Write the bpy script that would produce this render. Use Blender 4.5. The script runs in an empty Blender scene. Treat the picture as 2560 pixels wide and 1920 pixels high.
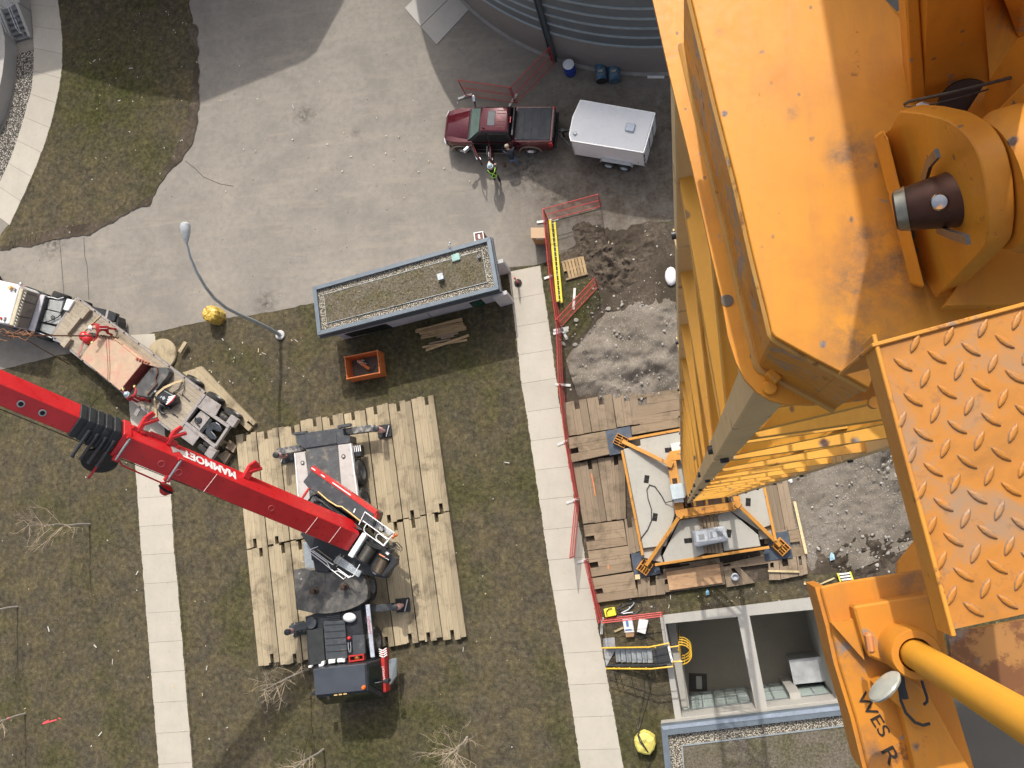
import bpy, bmesh, math, random
from mathutils import Vector, Matrix
RNG = random.Random(7)
SC = bpy.context.scene
# ---------------------------------------------------------------- camera
# Calibrated from the photograph: lens, height above the ground and the point straight below the lens.
F, NX, NY, CH = 2168.0, 1705.0, 1281.0, 42.0
_d = Vector((NX - 1280, 960 - NY, -F)).normalized()
_up = -_d
_X = (Vector((1, 0, 0)) - _up * _up.x).normalized()
_Y = _up.cross(_X)
R = Matrix((_X, _Y, _up))
CAM = Vector((0, 0, CH))
cd = bpy.data.cameras.new("camera"); cam = bpy.data.objects.new("camera", cd)
SC.collection.objects.link(cam); SC.camera = cam
cd.sensor_width = 36; cd.lens = F / 2560 * 36; cd.clip_start = 0.05; cd.clip_end = 2000
cam.matrix_world = Matrix.Translation(CAM) @ R.to_4x4()
# ---------------------------------------------------------------- light
SUN_EL, SUN_AZ = math.radians(46), (-0.105, 0.995)          # direction towards the sun, on the ground plan
SUNV = Vector((SUN_AZ[0] * math.cos(SUN_EL), SUN_AZ[1] * math.cos(SUN_EL), math.sin(SUN_EL))).normalized()
w = bpy.data.worlds.new("World"); SC.world = w; w.use_nodes = True
nt = w.node_tree; bg = nt.nodes["Background"]
sky = nt.nodes.new("ShaderNodeTexSky"); sky.sky_type = 'NISHITA'; sky.sun_disc = False
sky.sun_elevation = SUN_EL; sky.sun_rotation = math.atan2(SUN_AZ[0], SUN_AZ[1])
sky.air_density = 1.0; sky.dust_density = 6.0; sky.ozone_density = 0.6
hz = nt.nodes.new('ShaderNodeHueSaturation'); hz.inputs['Saturation'].default_value = .5      # hazy spring sky
nt.links.new(sky.outputs[0], hz.inputs['Color']); nt.links.new(hz.outputs[0], bg.inputs[0]); bg.inputs[1].default_value = 0.15
sl = bpy.data.lights.new("sun", 'SUN'); sl.energy = 2.9; sl.angle = math.radians(0.6); sl.color = (1, .95, .87)
so = bpy.data.objects.new("sun", sl); SC.collection.objects.link(so)
so.rotation_euler = SUNV.to_track_quat('Z', 'Y').to_euler()
SC.view_settings.view_transform = 'Standard'; SC.view_settings.look = 'None'
SC.view_settings.gamma = 1; SC.view_settings.exposure = 0.19
# ---------------------------------------------------------------- where things stand
FRM = {'o': (0, 0, 2560), 'z1': (0, 0, 640), 'z2': (640, 0, 640), 'z3': (1060, 200, 640), 'z4': (0, 480, 640), 'z5': (640, 480, 640),
       'z6': (1240, 480, 480), 'a1': (0, 900, 640), 'a2': (640, 960, 640), 'a3': (640, 1340, 640), 'a4': (0, 1440, 640),
       'a5': (1280, 960, 640), 'a6': (1380, 1440, 640), 'b1': (1600, 0, 960), 'b2': (1600, 640, 640), 'b3': (1920, 1040, 640),
       'b4': (1920, 1440, 640), 'b5': (2120, 200, 440), 'b6': (1640, 380, 480), 'c1': (0, 680, 320), 'c2': (180, 780, 240),
       'c3': (300, 920, 340), 'c4': (1160, 280, 240), 'c5': (1000, 0, 720), 'c6': (0, 0, 160), 'c7': (2160, 0, 400),
       'c8': (820, 1260, 240), 'd5': (1700, 1180, 320), 'e2': (700, 1020, 320), 'e3': (720, 1360, 280), 'e4': (740, 1520, 320), 'f1': (300, 1300, 960)}
def ray(fr, x, y):
    x0, y0, wd = FRM[fr]
    k = wd / 2212.0 if fr != 'o' else 1.0
    return R @ Vector((x0 + x * k - 1280, 960 - (y0 + y * k), -F))
def W(fr, x, y, z=0.0):
    """survey point at height z"""
    r = ray(fr, x, y)
    return CAM + r * ((z - CH) / r.z)
def WP(fr, x, y, p, n):
    """survey point on the plane through p with normal n"""
    r = ray(fr, x, y)
    return CAM + r * ((p - CAM).dot(n) / r.dot(n))
def WL(fr, pts, z=0.0): return [W(fr, p[0], p[1], z) for p in pts]
# ---------------------------------------------------------------- mesh building
WM = {}
def lerp(a, b, t): return a + (b - a) * t
class MB:
    def __init__(s): s.v = []; s.f = []; s.m = []
    def add(s, vs, fs, mi=0):
        o = len(s.v); s.v += [Vector(v) for v in vs]
        s.f += [tuple(i + o for i in f) for f in fs]; s.m += [mi] * len(fs); return s
    def prism(s, poly, z0, z1, mi=0):
        p = [Vector((a[0], a[1])) for a in poly]; n = len(p)
        ar = sum(p[i].x * p[(i + 1) % n].y - p[(i + 1) % n].x * p[i].y for i in range(n))
        if ar < 0: p.reverse()
        vs = [(a.x, a.y, z0) for a in p] + [(a.x, a.y, z1) for a in p]
        fs = [tuple(range(n - 1, -1, -1)), tuple(range(n, 2 * n))] + [(i, (i + 1) % n, n + (i + 1) % n, n + i) for i in range(n)]
        return s.add(vs, fs, mi)
    def sheet(s, poly, z=None, mi=0):
        p = [Vector((a[0], a[1], a[2] if z is None else z)) for a in poly]; n = len(p)
        if sum(p[i].x * p[(i + 1) % n].y - p[(i + 1) % n].x * p[i].y for i in range(n)) < 0: p.reverse()
        return s.add(p, [tuple(range(n))], mi)
    def loft(s, loops, mi=0, cap=True, close=True):
        n = len(loops[0]); vs = [v for l in loops for v in l]; fs = []
        for k in range(len(loops) - 1):
            for i in range(n if close else n - 1):
                j = (i + 1) % n; fs.append((k * n + i, k * n + j, (k + 1) * n + j, (k + 1) * n + i))
        if cap and close:
            fs.append(tuple(range(n - 1, -1, -1))); b = (len(loops) - 1) * n; fs.append(tuple(range(b, b + n)))
        return s.add(vs, fs, mi)
    def obox(s, c, dx, dy, dz, ax=(1, 0, 0), up=(0, 0, 1), mi=0):
        ax = Vector(ax).normalized(); up = Vector(up); ay = up.cross(ax).normalized(); az = ax.cross(ay)
        c = Vector(c); h = [ax * dx / 2, ay * dy / 2, az * dz / 2]
        vs = [c + h[0] * a + h[1] * b + h[2] * d for d in (-1, 1) for a, b in ((-1, -1), (1, -1), (1, 1), (-1, 1))]
        return s.add(vs, [(3, 2, 1, 0), (4, 5, 6, 7), (0, 1, 5, 4), (1, 2, 6, 5), (2, 3, 7, 6), (3, 0, 4, 7)], mi)
    def box(s, x0, x1, y0, y1, z0, z1, mi=0):
        return s.obox(((x0 + x1) / 2, (y0 + y1) / 2, (z0 + z1) / 2), x1 - x0, y1 - y0, z1 - z0, mi=mi)
    def bar(s, p, q, w_, h, up=(0, 0, 1), mi=0):
        p, q = Vector(p), Vector(q); d = q - p
        if abs(d.normalized().dot(Vector(up).normalized())) > .99: up = (0, 1, 0)
        return s.obox((p + q) / 2, d.length, w_, h, d, up, mi)
    def tube(s, pts, r, n=8, mi=0, cap=True):
        pts = [Vector(p) for p in pts]; L = []; prev = None
        for i, p in enumerate(pts):
            t = (pts[min(i + 1, len(pts) - 1)] - pts[max(i - 1, 0)]).normalized()
            if prev is None: prev = t.orthogonal().normalized()
            a = (prev - t * prev.dot(t))
            a = a.normalized() if a.length > 1e-6 else t.orthogonal().normalized()
            prev = a; b = t.cross(a); rr = r[i] if isinstance(r, (list, tuple)) else r
            L.append([p + (a * math.cos(6.28318 * k / n) + b * math.sin(6.28318 * k / n)) * rr for k in range(n)])
        return s.loft(L, mi, cap)
    def lathe(s, c, prof, n=24, ax=(0, 0, 1), mi=0, sx=1, sy=1, cap=True):
        ax = Vector(ax).normalized(); a = Vector((1, 0, 0)) if abs(ax.z) > .9 else Vector((0, 0, 1)).cross(ax).normalized()
        a = (a - ax * a.dot(ax)).normalized(); b = ax.cross(a); c = Vector(c)
        L = [[c + ax * z + (a * math.cos(6.28318 * k / n) * sx + b * math.sin(6.28318 * k / n) * sy) * max(r, 1e-4) for k in range(n)] for r, z in prof]
        return s.loft(L, mi, cap)
    def ball(s, c, r, n=12, sz=1, mi=0, sx=1, sy=1):
        prof = [(r * math.sin(math.pi * k / 8), -r * sz * math.cos(math.pi * k / 8)) for k in range(9)]
        return s.lathe(c, prof, n, mi=mi, sx=sx, sy=sy)
    def build(s, name, mats, parent=None, smooth=False, bevel=0, seg=1, label=None):
        me = bpy.data.meshes.new(name); inv = WM[parent].inverted() if parent else Matrix()
        me.from_pydata([inv @ v for v in s.v], [], s.f)
        for m_ in (mats if isinstance(mats, (list, tuple)) else [mats]): me.materials.append(m_)
        me.polygons.foreach_set('material_index', s.m)
        if smooth:
            me.polygons.foreach_set('use_smooth', [True] * len(s.f))
        me.update(); o = bpy.data.objects.new(name, me); SC.collection.objects.link(o)
        if smooth:
            try: me.set_sharp_from_angle(angle=math.radians(40))
            except Exception: pass
        WM[o] = WM[parent].copy() if parent else Matrix()
        if parent: o.parent = parent
        if bevel:
            b = o.modifiers.new('bevel', 'BEVEL'); b.width = bevel; b.segments = seg; b.limit_method = 'ANGLE'; b.angle_limit = math.radians(50)
        if label: o['label'] = label
        return o
def tag(o, label=None, cat=None, group=None, kind=None):
    for k, v in (('label', label), ('category', cat), ('group', group), ('kind', kind)):
        if v: o[k] = v
    return o
def thing(name, label, cat, loc=(0, 0, 0), rz=0, group=None):
    o = bpy.data.objects.new(name, None); SC.collection.objects.link(o); o.empty_display_size = .3
    o.location = loc; o.rotation_euler = (0, 0, rz)
    WM[o] = Matrix.Translation(Vector(loc)) @ Matrix.Rotation(rz, 4, 'Z')
    return tag(o, label, cat, group)
def put(o, loc, rz=0):
    o.location = loc; o.rotation_euler = (0, 0, rz); return o
def dup(o, parent=None):
    c = o.copy(); SC.collection.objects.link(c)
    if parent: c.parent = parent
    for ch in list(o.children): dup(ch, c)
    return c
def ragged(poly, step=.3, amp=.1):
    from mathutils import noise as nz
    out = []
    for i in range(len(poly)):
        a, b = poly[i], poly[(i + 1) % len(poly)]; n = max(1, min(160, int((b - a).length / step))); d = (b - a).normalized(); q = Vector((-d.y, d.x, 0))
        for k in range(n):
            p = lerp(a, b, k / n); out.append(p + q * amp * (nz.noise(p * 1.3) + .6 * nz.noise(p * 4.1 + Vector((3, 1, 7)))))
    return out
def heading(a, b): return math.atan2(b.y - a.y, b.x - a.x)
# ---------------------------------------------------------------- materials
class NT:
    def __init__(s, name):
        s.m = bpy.data.materials.new(name); s.m.use_nodes = True; s.t = s.m.node_tree
        s.b = s.t.nodes["Principled BSDF"]; s.tc = s.t.nodes.new("ShaderNodeTexCoord"); s.co = s.tc.outputs['Object']
    def set(s, sock, v):
        if hasattr(v, 'is_linked') or hasattr(v, 'links'): s.t.links.new(v, sock)
        else: sock.default_value = (tuple(v) + (1,) if isinstance(v, (tuple, list)) and len(v) == 3 and len(sock.default_value) == 4 else v)
    def nd(s, ty, **kw):
        n = s.t.nodes.new(ty)
        for k, v in kw.items(): setattr(n, k, v)
        return n
    def map(s, scale=(1, 1, 1), rot=(0, 0, 0), vec=None):
        n = s.nd("ShaderNodeMapping"); s.t.links.new(vec or s.co, n.inputs[0]); n.inputs['Scale'].default_value = scale; n.inputs['Rotation'].default_value = rot
        return n.outputs[0]
    def noise(s, scale, detail=4, rough=.6, dist=0, vec=None, color=False):
        n = s.nd("ShaderNodeTexNoise"); s.t.links.new(vec or s.co, n.inputs['Vector'])
        n.inputs['Scale'].default_value = scale; n.inputs['Detail'].default_value = detail; n.inputs['Roughness'].default_value = rough; n.inputs['Distortion'].default_value = dist
        return n.outputs['Color' if color else 'Fac']
    def vor(s, scale, feat='F1', out='Distance', vec=None):
        n = s.nd("ShaderNodeTexVoronoi", feature=feat); s.t.links.new(vec or s.co, n.inputs['Vector']); n.inputs['Scale'].default_value = scale
        return n.outputs[out]
    def ramp(s, fac, stops):
        n = s.nd("ShaderNodeValToRGB"); s.set(n.inputs[0], fac); e = n.color_ramp.elements
        while len(e) < len(stops): e.new(.5)
        for el, (p, c) in zip(e, stops):
            el.position = p; el.color = (c, c, c, 1) if not isinstance(c, (tuple, list)) else tuple(c) + (1,)
        return n.outputs[0]
    def mix(s, fac, a, b, mode='MIX'):
        n = s.nd("ShaderNodeMix", data_type='RGBA', blend_type=mode); s.set(n.inputs[0], fac); s.set(n.inputs[6], a); s.set(n.inputs[7], b); return n.outputs[2]
    def math(s, op, a, b=0.0, clamp=False):
        n = s.nd("ShaderNodeMath", operation=op, use_clamp=clamp); s.set(n.inputs[0], a); s.set(n.inputs[1], b); return n.outputs[0]
    def island(s): return s.nd("ShaderNodeNewGeometry").outputs['Random Per Island']
    def blob(s, c, r0, r1):
        """1 inside r0 of the ground point c, falling to 0 at r1"""
        n = s.nd("ShaderNodeVectorMath", operation='DISTANCE'); s.t.links.new(s.co, n.inputs[0]); n.inputs[1].default_value = (c[0], c[1], c[2] if len(c) > 2 else 0)
        m_ = s.nd("ShaderNodeMapRange"); s.t.links.new(n.outputs['Value'], m_.inputs[0])
        m_.inputs[1].default_value = r0; m_.inputs[2].default_value = r1; m_.inputs[3].default_value = 1; m_.inputs[4].default_value = 0
        return m_.outputs[0]
    def bump(s, h, strength=.5, dist=.02):
        n = s.nd("ShaderNodeBump"); s.set(n.inputs['Height'], h); n.inputs['Strength'].default_value = strength; n.inputs['Distance'].default_value = dist
        s.t.links.new(n.outputs[0], s.b.inputs['Normal'])
    def out(s, col, rough=.7, metal=0, spec=.5):
        s.set(s.b.inputs['Base Color'], col); s.set(s.b.inputs['Roughness'], rough); s.b.inputs['Metallic'].default_value = metal
        s.b.inputs['Specular IOR Level'].default_value = spec
        return s.m
def sc(c, k): return tuple(min(1, x * k) for x in c)
def mat(name, col, rough=.6, metal=0, var=.15, scale=4, dirt=None, dthr=.62, dscale=3, dsoft=.06, isl=0, bump=0, bscale=40, spec=.5, coat=0, fine=0):
    t = NT(name)
    c = t.ramp(t.noise(scale, 5), [(.3, sc(col, 1 - var)), (.7, sc(col, 1 + var))])
    if fine: c = t.mix(t.ramp(t.noise(scale * 14, 3), [(.4, 0.0), (.65, fine)]), c, sc(col, .55))
    if isl: c = t.mix(isl, c, t.ramp(t.island(), [(0, .45), (1, 1.0)]), 'MULTIPLY')
    if dirt:
        d = t.ramp(t.noise(dscale, 8, .65, .3), [(dthr - dsoft, 0.0), (dthr + dsoft, 1.0)])
        c = t.mix(d, c, dirt)
    if bump: t.bump(t.noise(bscale, 4), bump, .01)
    m_ = t.out(c, t.ramp(t.noise(scale * 2, 3), [(.3, max(0, rough - .1)), (.7, min(1, rough + .1))]), metal, spec)
    if coat: t.b.inputs['Coat Weight'].default_value = coat
    return m_
# ================================================================ ground materials
def m_grass():
    t = NT("dormant_grass")
    big = t.noise(.22, 4, .6, .4); mid = t.noise(.9, 6, .65); fine = t.math('ADD', t.math('MULTIPLY', t.noise(4.6, 3, .6, .3), .62), t.math('MULTIPLY', t.noise(11, 4, .7), .38)); tiny = t.noise(24, 3, .7)
    base = t.ramp(fine, [(.24, (.040, .033, .020)), (.46, (.118, .098, .056)), (.6, (.176, .145, .081)), (.8, (.31, .255, .145))])
    dark = t.ramp(fine, [(.26, (.034, .029, .022)), (.5, (.095, .082, .059)), (.76, (.185, .157, .11))])
    c = t.mix(t.ramp(mid, [(.38, 0.0), (.62, 1.0)]), dark, base)
    green = t.ramp(fine, [(.28, (.018, .021, .008)), (.5, (.066, .07, .023)), (.78, (.17, .16, .06))])
    g = t.ramp(big, [(.5, 0.0), (.68, .75)])
    for q, r0, r1, k in ((('z1', 900, 800), 1.5, 5.5, .95), (('a5', 170, 880), .6, 1.6, .8), (('a6', 720, 1400), .8, 2.2, .8), (('a1', 850, 1420), .4, 2.2, .5), (('z6', 900, 1250), .8, 2.2, .9), (('z5', 1500, 1400), 1.5, 4.5, .6)):
        p = W(*q); g = t.math('MAXIMUM', g, t.math('MULTIPLY', t.math('MULTIPLY', t.blob(p, r0, r1), k), t.ramp(mid, [(.3, .3), (.6, 1.0)])))
    c = t.mix(g, c, green)
    tan = t.ramp(t.noise(2.4, 6, .7, .8), [(.56, 0.0), (.74, .75)])
    c = t.mix(tan, c, t.ramp(fine, [(.3, (.06, .045, .025)), (.7, (.24, .185, .105))]))
    c = t.mix(t.ramp(tiny, [(.62, 0.0), (.72, .5)]), c, (.26, .21, .13))
    c = t.mix(t.ramp(tiny, [(.3, .75), (.42, 0.0)]), c, (.012, .010, .008))
    c = t.mix(t.ramp(t.vor(1.7), [(.022, 1.0), (.032, 0.0)]), c, (.62, .6, .55))
    cl = t.vor(3.6, 'SMOOTH_F1', vec=t.map((1, 1, 1), (0, 0, .3))); c = t.mix(t.ramp(cl, [(.25, 0.0), (.62, .28)]), c, (.028, .024, .017))
    t.bump(t.mix(.5, fine, tiny), .9, .12)
    return t.out(c, .95, 0, .1)
def m_asphalt():
    t = NT("weathered_asphalt")
    a = t.noise(.35, 6, .62, .5); b = t.noise(3, 6, .65); f = t.noise(70, 3, .7)
    c = t.ramp(a, [(.3, (.215, .196, .171)), (.5, (.272, .246, .212)), (.72, (.318, .286, .243))])
    c = t.mix(t.ramp(b, [(.35, .5), (.6, 0.0)]), c, (.195, .18, .16))
    pt_ = t.noise(.75, 7, .72, 1.2); c = t.mix(t.ramp(pt_, [(.55, 0.0), (.68, .32)]), c, (.165, .152, .137))
    c = t.mix(t.ramp(f, [(.35, .35), (.5, 0.0)]), c, (.12, .115, .108))
    c = t.mix(t.ramp(f, [(.6, 0.0), (.72, .45)]), c, (.45, .42, .37))
    st = t.noise(1, 5, .7, .2, t.map((.25, 1.6, 1), (0, 0, -.35)))
    c = t.mix(t.ramp(st, [(.53, 0.0), (.68, .28)]), c, (.40, .345, .275))
    # tracked-in soil on the yard side, and dark stains
    soil = 0.0
    for q, r0, r1 in ((('o', 1560, 470), 2.5, 7), (('o', 1640, 640), 1, 5), (('o', 1500, 330), 1, 6), (('o', 1680, 330), 1, 5)):
        soil = t.math('MAXIMUM', soil, t.blob(W(*q), r0, r1))
    sm = t.math('MULTIPLY', soil, t.ramp(t.noise(1.3, 7, .7, .3), [(.3, .35), (.6, 1.0)]))
    c = t.mix(sm, c, t.ramp(t.noise(6, 6, .7), [(.3, (.075, .058, .042)), (.7, (.16, .13, .1))]))
    stain = 0.0
    for q, r0, r1 in ((('z3', 1180, 1120), .1, 1.1), (('z6', 700, 90), .2, 1.3), (('z3', 1220, 280), .05, .4), (('z2', 860, 1140), .03, .35), (('z3', 900, 780), .3, 2.0), (('z5', 90, 960), .1, .9), (('z4', 450, 450), .2, 1.2), (('z2', 420, 990), .1, .8)):
        stain = t.math('MAXIMUM', stain, t.blob(W(*q), r0, r1))
    c = t.mix(t.math('MULTIPLY', stain, t.ramp(t.noise(3.5, 5, .7), [(.4, 0.0), (.62, .85)])), c, (.055, .047, .04))
    sp = t.vor(1.3); c = t.mix(t.ramp(sp, [(.03, .9), (.05, 0.0)]), c, (.045, .04, .035))
    sp2 = t.vor(2.1, vec=t.map((1, 1, 1), (0, 0, .6))); c = t.mix(t.ramp(sp2, [(.022, 1.0), (.03, 0.0)]), c, (.72, .70, .66))
    t.bump(f, .25, .01)
    return t.out(c, .88, 0, .3)
def m_concrete(name, col, stain=.5):
    t = NT(name)
    c = t.ramp(t.noise(.9, 6, .65), [(.3, sc(col, .86)), (.7, sc(col, 1.06))])
    c = t.mix(.35, c, t.ramp(t.island(), [(0, sc(col, .82)), (1, sc(col, 1.08))]))
    c = t.mix(t.ramp(t.noise(5, 7, .7, .4), [(.56, 0.0), (.75, stain)]), c, sc(col, .62))
    c = t.mix(t.ramp(t.noise(1, 5, .6, .1, t.map((5, .4, 1), (0, 0, .12))), [(.56, 0.0), (.75, .25)]), c, sc(col, .72))
    sp = t.vor(1.9); c = t.mix(t.ramp(sp, [(.022, .85), (.04, 0.0)]), c, (.07, .06, .05))
    f = t.noise(90, 3, .7); c = t.mix(t.ramp(f, [(.3, .25), (.5, 0.0)]), c, sc(col, .6))
    t.bump(f, .2, .008)
    return t.out(c, .85, 0, .3)
def m_dirt(name, cols, peb=.3, pscale=9):
    t = NT(name)
    f = t.noise(7, 8, .72, .3)
    c = t.ramp(f, [(.28, cols[0]), (.5, cols[1]), (.74, cols[2])])
    c = t.mix(t.ramp(t.noise(.5, 5, .65, .5), [(.42, .8), (.6, 0.0)]), c, cols[0])
    v = t.vor(pscale); cell = t.vor(pscale, out='Color')
    pk = t.math('MULTIPLY', t.ramp(v, [(.22, 1.0), (.34, 0.0)]), t.ramp(cell, [(1 - peb - .02, 0.0), (1 - peb, 1.0)]))
    c = t.mix(pk, c, t.ramp(cell, [(0.4, (.24, .22, .2)), (1, (.52, .49, .45))]))
    t.bump(t.mix(.5, f, pk), .9, .05)
    return t.out(c, .95, 0, .15)
def m_pebble(name, lo, hi, scale=16):
    t = NT(name)
    v = t.vor(scale); cell = t.vor(scale, out='Color')
    c = t.ramp(cell, [(.1, lo), (.5, tuple((a + b) / 2 for a, b in zip(lo, hi))), (.9, hi)])
    c = t.mix(t.ramp(v, [(.38, 0.0), (.6, .9)]), c, (.03, .027, .022))
    t.bump(t.ramp(v, [(.1, 1.0), (.6, 0.0)]), 1, .04)
    return t.out(c, .8, 0, .3)
def m_wood(name, col, grain=(1, 14, 1), rot=0, var=.35, dirt=(.06, .045, .03), damt=.6):
    t = NT(name)
    isl = t.island()
    g = t.noise(1.4, 6, .7, .6, t.map(grain, (0, 0, rot)))
    c = t.ramp(g, [(.3, sc(col, .66)), (.5, col), (.72, sc(col, 1.2))])
    c = t.mix(var, c, t.ramp(isl, [(0, sc(col, .55)), (.5, col), (1, sc(col, 1.25))]))
    c = t.mix(.8, c, t.ramp(t.nd('ShaderNodeObjectInfo').outputs['Random'], [(0, .72), (1, 1.0)]), 'MULTIPLY')
    d = t.noise(1.1, 7, .68, .4); c = t.mix(t.ramp(d, [(.5, 0.0), (.72, damt)]), c, dirt)
    k = t.vor(2.6, vec=t.map((1, 1, .3))); c = t.mix(t.ramp(k, [(.03, .8), (.06, 0.0)]), c, sc(col, .3))
    t.bump(g, .35, .012)
    return t.out(c, .85, 0, .2)
M = {}
M['grass'] = m_grass(); M['asphalt'] = m_asphalt()
M['walk'] = m_concrete("pale_concrete", (.475, .435, .37), .4); M['pad'] = m_concrete("slab_concrete", (.46, .44, .41), .3)
M['conc'] = m_concrete("cast_concrete", (.40, .385, .35), .4); M['ballast'] = m_concrete("ballast_concrete", (.40, .385, .34), .55)
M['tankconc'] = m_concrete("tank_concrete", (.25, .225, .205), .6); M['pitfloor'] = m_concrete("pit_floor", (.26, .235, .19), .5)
M['dirt'] = m_dirt("bare_soil", ((.05, .039, .028), (.105, .083, .063), (.19, .158, .127)), .1, 5)
M['mud'] = m_dirt("wet_mud", ((.03, .023, .017), (.075, .059, .045), (.14, .115, .09)), .1, 8)
M['gravel'] = m_dirt("gravel_fill", ((.14, .12, .096), (.225, .196, .163), (.30, .268, .228)), .35, 13)
M['stonebed'] = m_pebble("river_stone", (.10, .085, .065), (.6, .56, .5), 11)
M['roofgravel'] = m_pebble("roof_gravel", (.40, .34, .26), (.74, .68, .56), 17)
M['stone'] = mat("field_stone", (.38, .35, .31), .85, var=.3, scale=3, isl=.5)
M['wood'] = m_wood("new_timber", (.42, .345, .23), (12, .7, 1), -.07, .4, damt=.72); M['wood2'] = m_wood("used_timber", (.28, .215, .15), (12, .7, 1), -.1, .45, damt=.75); M['wood2x'] = m_wood("used_timber_cross", (.285, .215, .145), (.7, 12, 1), .15, .45, damt=.7)
M['plank'] = m_wood("sawn_lumber", (.44, .31, .17), rot=.2, var=.5); M['ply'] = m_wood("plywood", (.50, .315, .18), (1, 3, 1), var=.05, damt=.25)
M['paleboard'] = m_wood("pale_board", (.68, .55, .32), rot=1.4)
M['crack'] = mat("joint_dark", (.06, .055, .05), .9)
# ================================================================ setting
def struct(mb, name, m_, **k): return tag(mb.build(name, m_, **k), kind='structure')
# ground: one sheet to the horizon with an opening over the sunken area
PIT = WL('a6', [(962, 378), (2322, 238), (2500, 1080), (1095, 1258)])
g = MB(); BIG = [Vector((-400, 400, 0)), Vector((400, 400, 0)), Vector((400, -400, 0)), Vector((-400, -400, 0))]
for i in range(4):
    j = (i + 1) % 4; g.sheet([BIG[i], BIG[j], PIT[j], PIT[i]], 0)
struct(g, 'ground', M['grass'])
road = MB()
road.sheet(ragged(WL('o', [(-700, 1100), (-300, 985), (0, 925), (124, 894), (333, 846), (492, 806), (640, 786), (780, 760), (1100, 690), (1280, 668), (1351, 660), (1396, 640), (1440, 612), (1520, 590), (1620, 560), (1720, 545), (2000, 520), (2600, 430), (2900, 380)]) + [Vector((45, 60, 0)), Vector((-75, 60, 0))], .3, .07), .008)
def strip(mb, pts, wd, z, mi=0):
    for a, b in zip(pts, pts[1:]):
        d = (b - a); n = Vector((-d.y, d.x, 0)).normalized() * wd / 2
        mb.sheet([a - n, b - n, b + n, a + n], z, mi)
for fr, pts in (('z4', [(515, 400), (535, 640), (555, 905)]), ('z4', [(725, 395), (735, 560), (755, 640), (770, 930)]), ('z6', [(690, 560), (900, 500), (1080, 450), (1215, 415)]), ('z1', [(1600, 1390), (1690, 1460), (1760, 1530), (1900, 1590), (2020, 1610)])):
    strip(road, WL(fr, pts), .035, .013, 1)
struct(road, 'road', [M['asphalt'], M['crack']])
isl = MB(); isl.prism(ragged(WL('z1', [(510, -900), (505, 0), (540, 250), (547, 430), (540, 660), (510, 850), (460, 1000), (400, 1230), (310, 1480), (230, 1658)]) + WL('z4', [(130, 200), (0, 400), (-150, 560), (0, 497), (250, 455), (480, 402), (740, 350), (900, 275), (1050, 205), (1200, 115), (1350, 20)]) + WL('z1', [(1380, 1600), (1550, 1370), (1640, 1230), (1680, 1000), (1700, 850), (1690, 550), (1670, 300), (1640, 0), (1620, -900)]), .2, .16), -.05, .05)
struct(isl, 'lawn', M['grass'])
mud = MB(); mud.sheet(ragged(WL('z4', [(0, 480), (250, 440), (520, 310), (760, 280), (950, 250), (1100, 170), (1250, 85), (1330, 40), (1290, 110), (1050, 215), (760, 370), (480, 410), (250, 465), (0, 500)]), .15, .2), .056)
mud.sheet(ragged(WL('z1', [(1640, 200), (1700, 220), (1720, 560), (1725, 850), (1690, 1200), (1600, 1340), (1380, 1560), (1400, 1480), (1520, 1300), (1610, 1080), (1660, 850), (1680, 600)]), .15, .2), .056)
struct(mud, 'soil', M['dirt'])
tr = MB()                                              # tyre tread print in the soft lawn edge
for k in range(34):
    p = lerp(W('z4', 90, 455), W('z4', 830, 290), k / 33.0) + Vector((0, .12 * math.sin(k / 33 * 3.14), 0))
    tr.obox((p.x, p.y, .058), .06, .42, .02, (1, .35 if k % 2 else -.2, 0))
struct(tr, 'tyre_track', M['dirt'])
def walk(name, L, Rr, ts, z=.035, gap=.006, m_='walk', sub=1):
    """slabs between two edge lines; ts = joint positions along both lines"""
    def at(P, t):
        n = len(P) - 1; ln = [(P[i + 1] - P[i]).length for i in range(n)]; tot = sum(ln); s = t * tot
        for i in range(n):
            if s <= ln[i] or i == n - 1: return lerp(P[i], P[i + 1], s / ln[i])
            s -= ln[i]
    mb = MB(); tot = sum((L[i + 1] - L[i]).length for i in range(len(L) - 1)); e = gap / tot
    for a, b in zip(ts, ts[1:]):
        ks = [lerp(a + e, b - e, k / sub) for k in range(sub + 1)]
        mb.prism([at(L, t) for t in ks] + [at(Rr, t) for t in reversed(ks)], -.05, z)
    under = MB(); n = 12
    under.sheet([at(L, k / n) for k in range(n + 1)] + [at(Rr, k / n) for k in range(n, -1, -1)], z - .02)
    struct(mb, name, M[m_])
    o = struct(under, 'joint_bed', M['crack'])
Lc = WL('z1', [(255, -330), (265, 0), (285, 200), (299, 420), (298, 560), (280, 770), (225, 975), (165, 1180), (95, 1380), (0, 1585), (-110, 1800)])
Rc = WL('z1', [(490, -330), (508, 0), (535, 210), (547, 360), (545, 570), (520, 765), (470, 1000), (400, 1235), (315, 1455), (200, 1720), (90, 1950)])
nJ = 11; walk('sidewalk', Lc, Rc, [i / nJ for i in range(nJ + 1)], .06, .007, sub=4)
Lw = WL('o', [(316, 838), (322, 1005), (341, 1204), (353, 1380), (358, 1440), (397, 1920), (412, 2100)])
Rw = WL('o', [(389, 834), (402, 960), (414, 1088), (428, 1215), (437, 1380), (444, 1440), (483, 1920), (498, 2095)])
walk('sidewalk', Lw, Rw, [i / 17.4 for i in range(18)], .03, .006, sub=1)
Le = WL('o', [(1270, 680), (1290, 840), (1303, 960), (1316, 1035), (1374, 1434), (1418, 1692), (1451, 1920), (1476, 2100)])
Re = WL('o', [(1351, 664), (1366, 760), (1379, 850), (1397, 989), (1424, 1170), (1465, 1400), (1519, 1690), (1560, 1920), (1590, 2100)])
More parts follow.
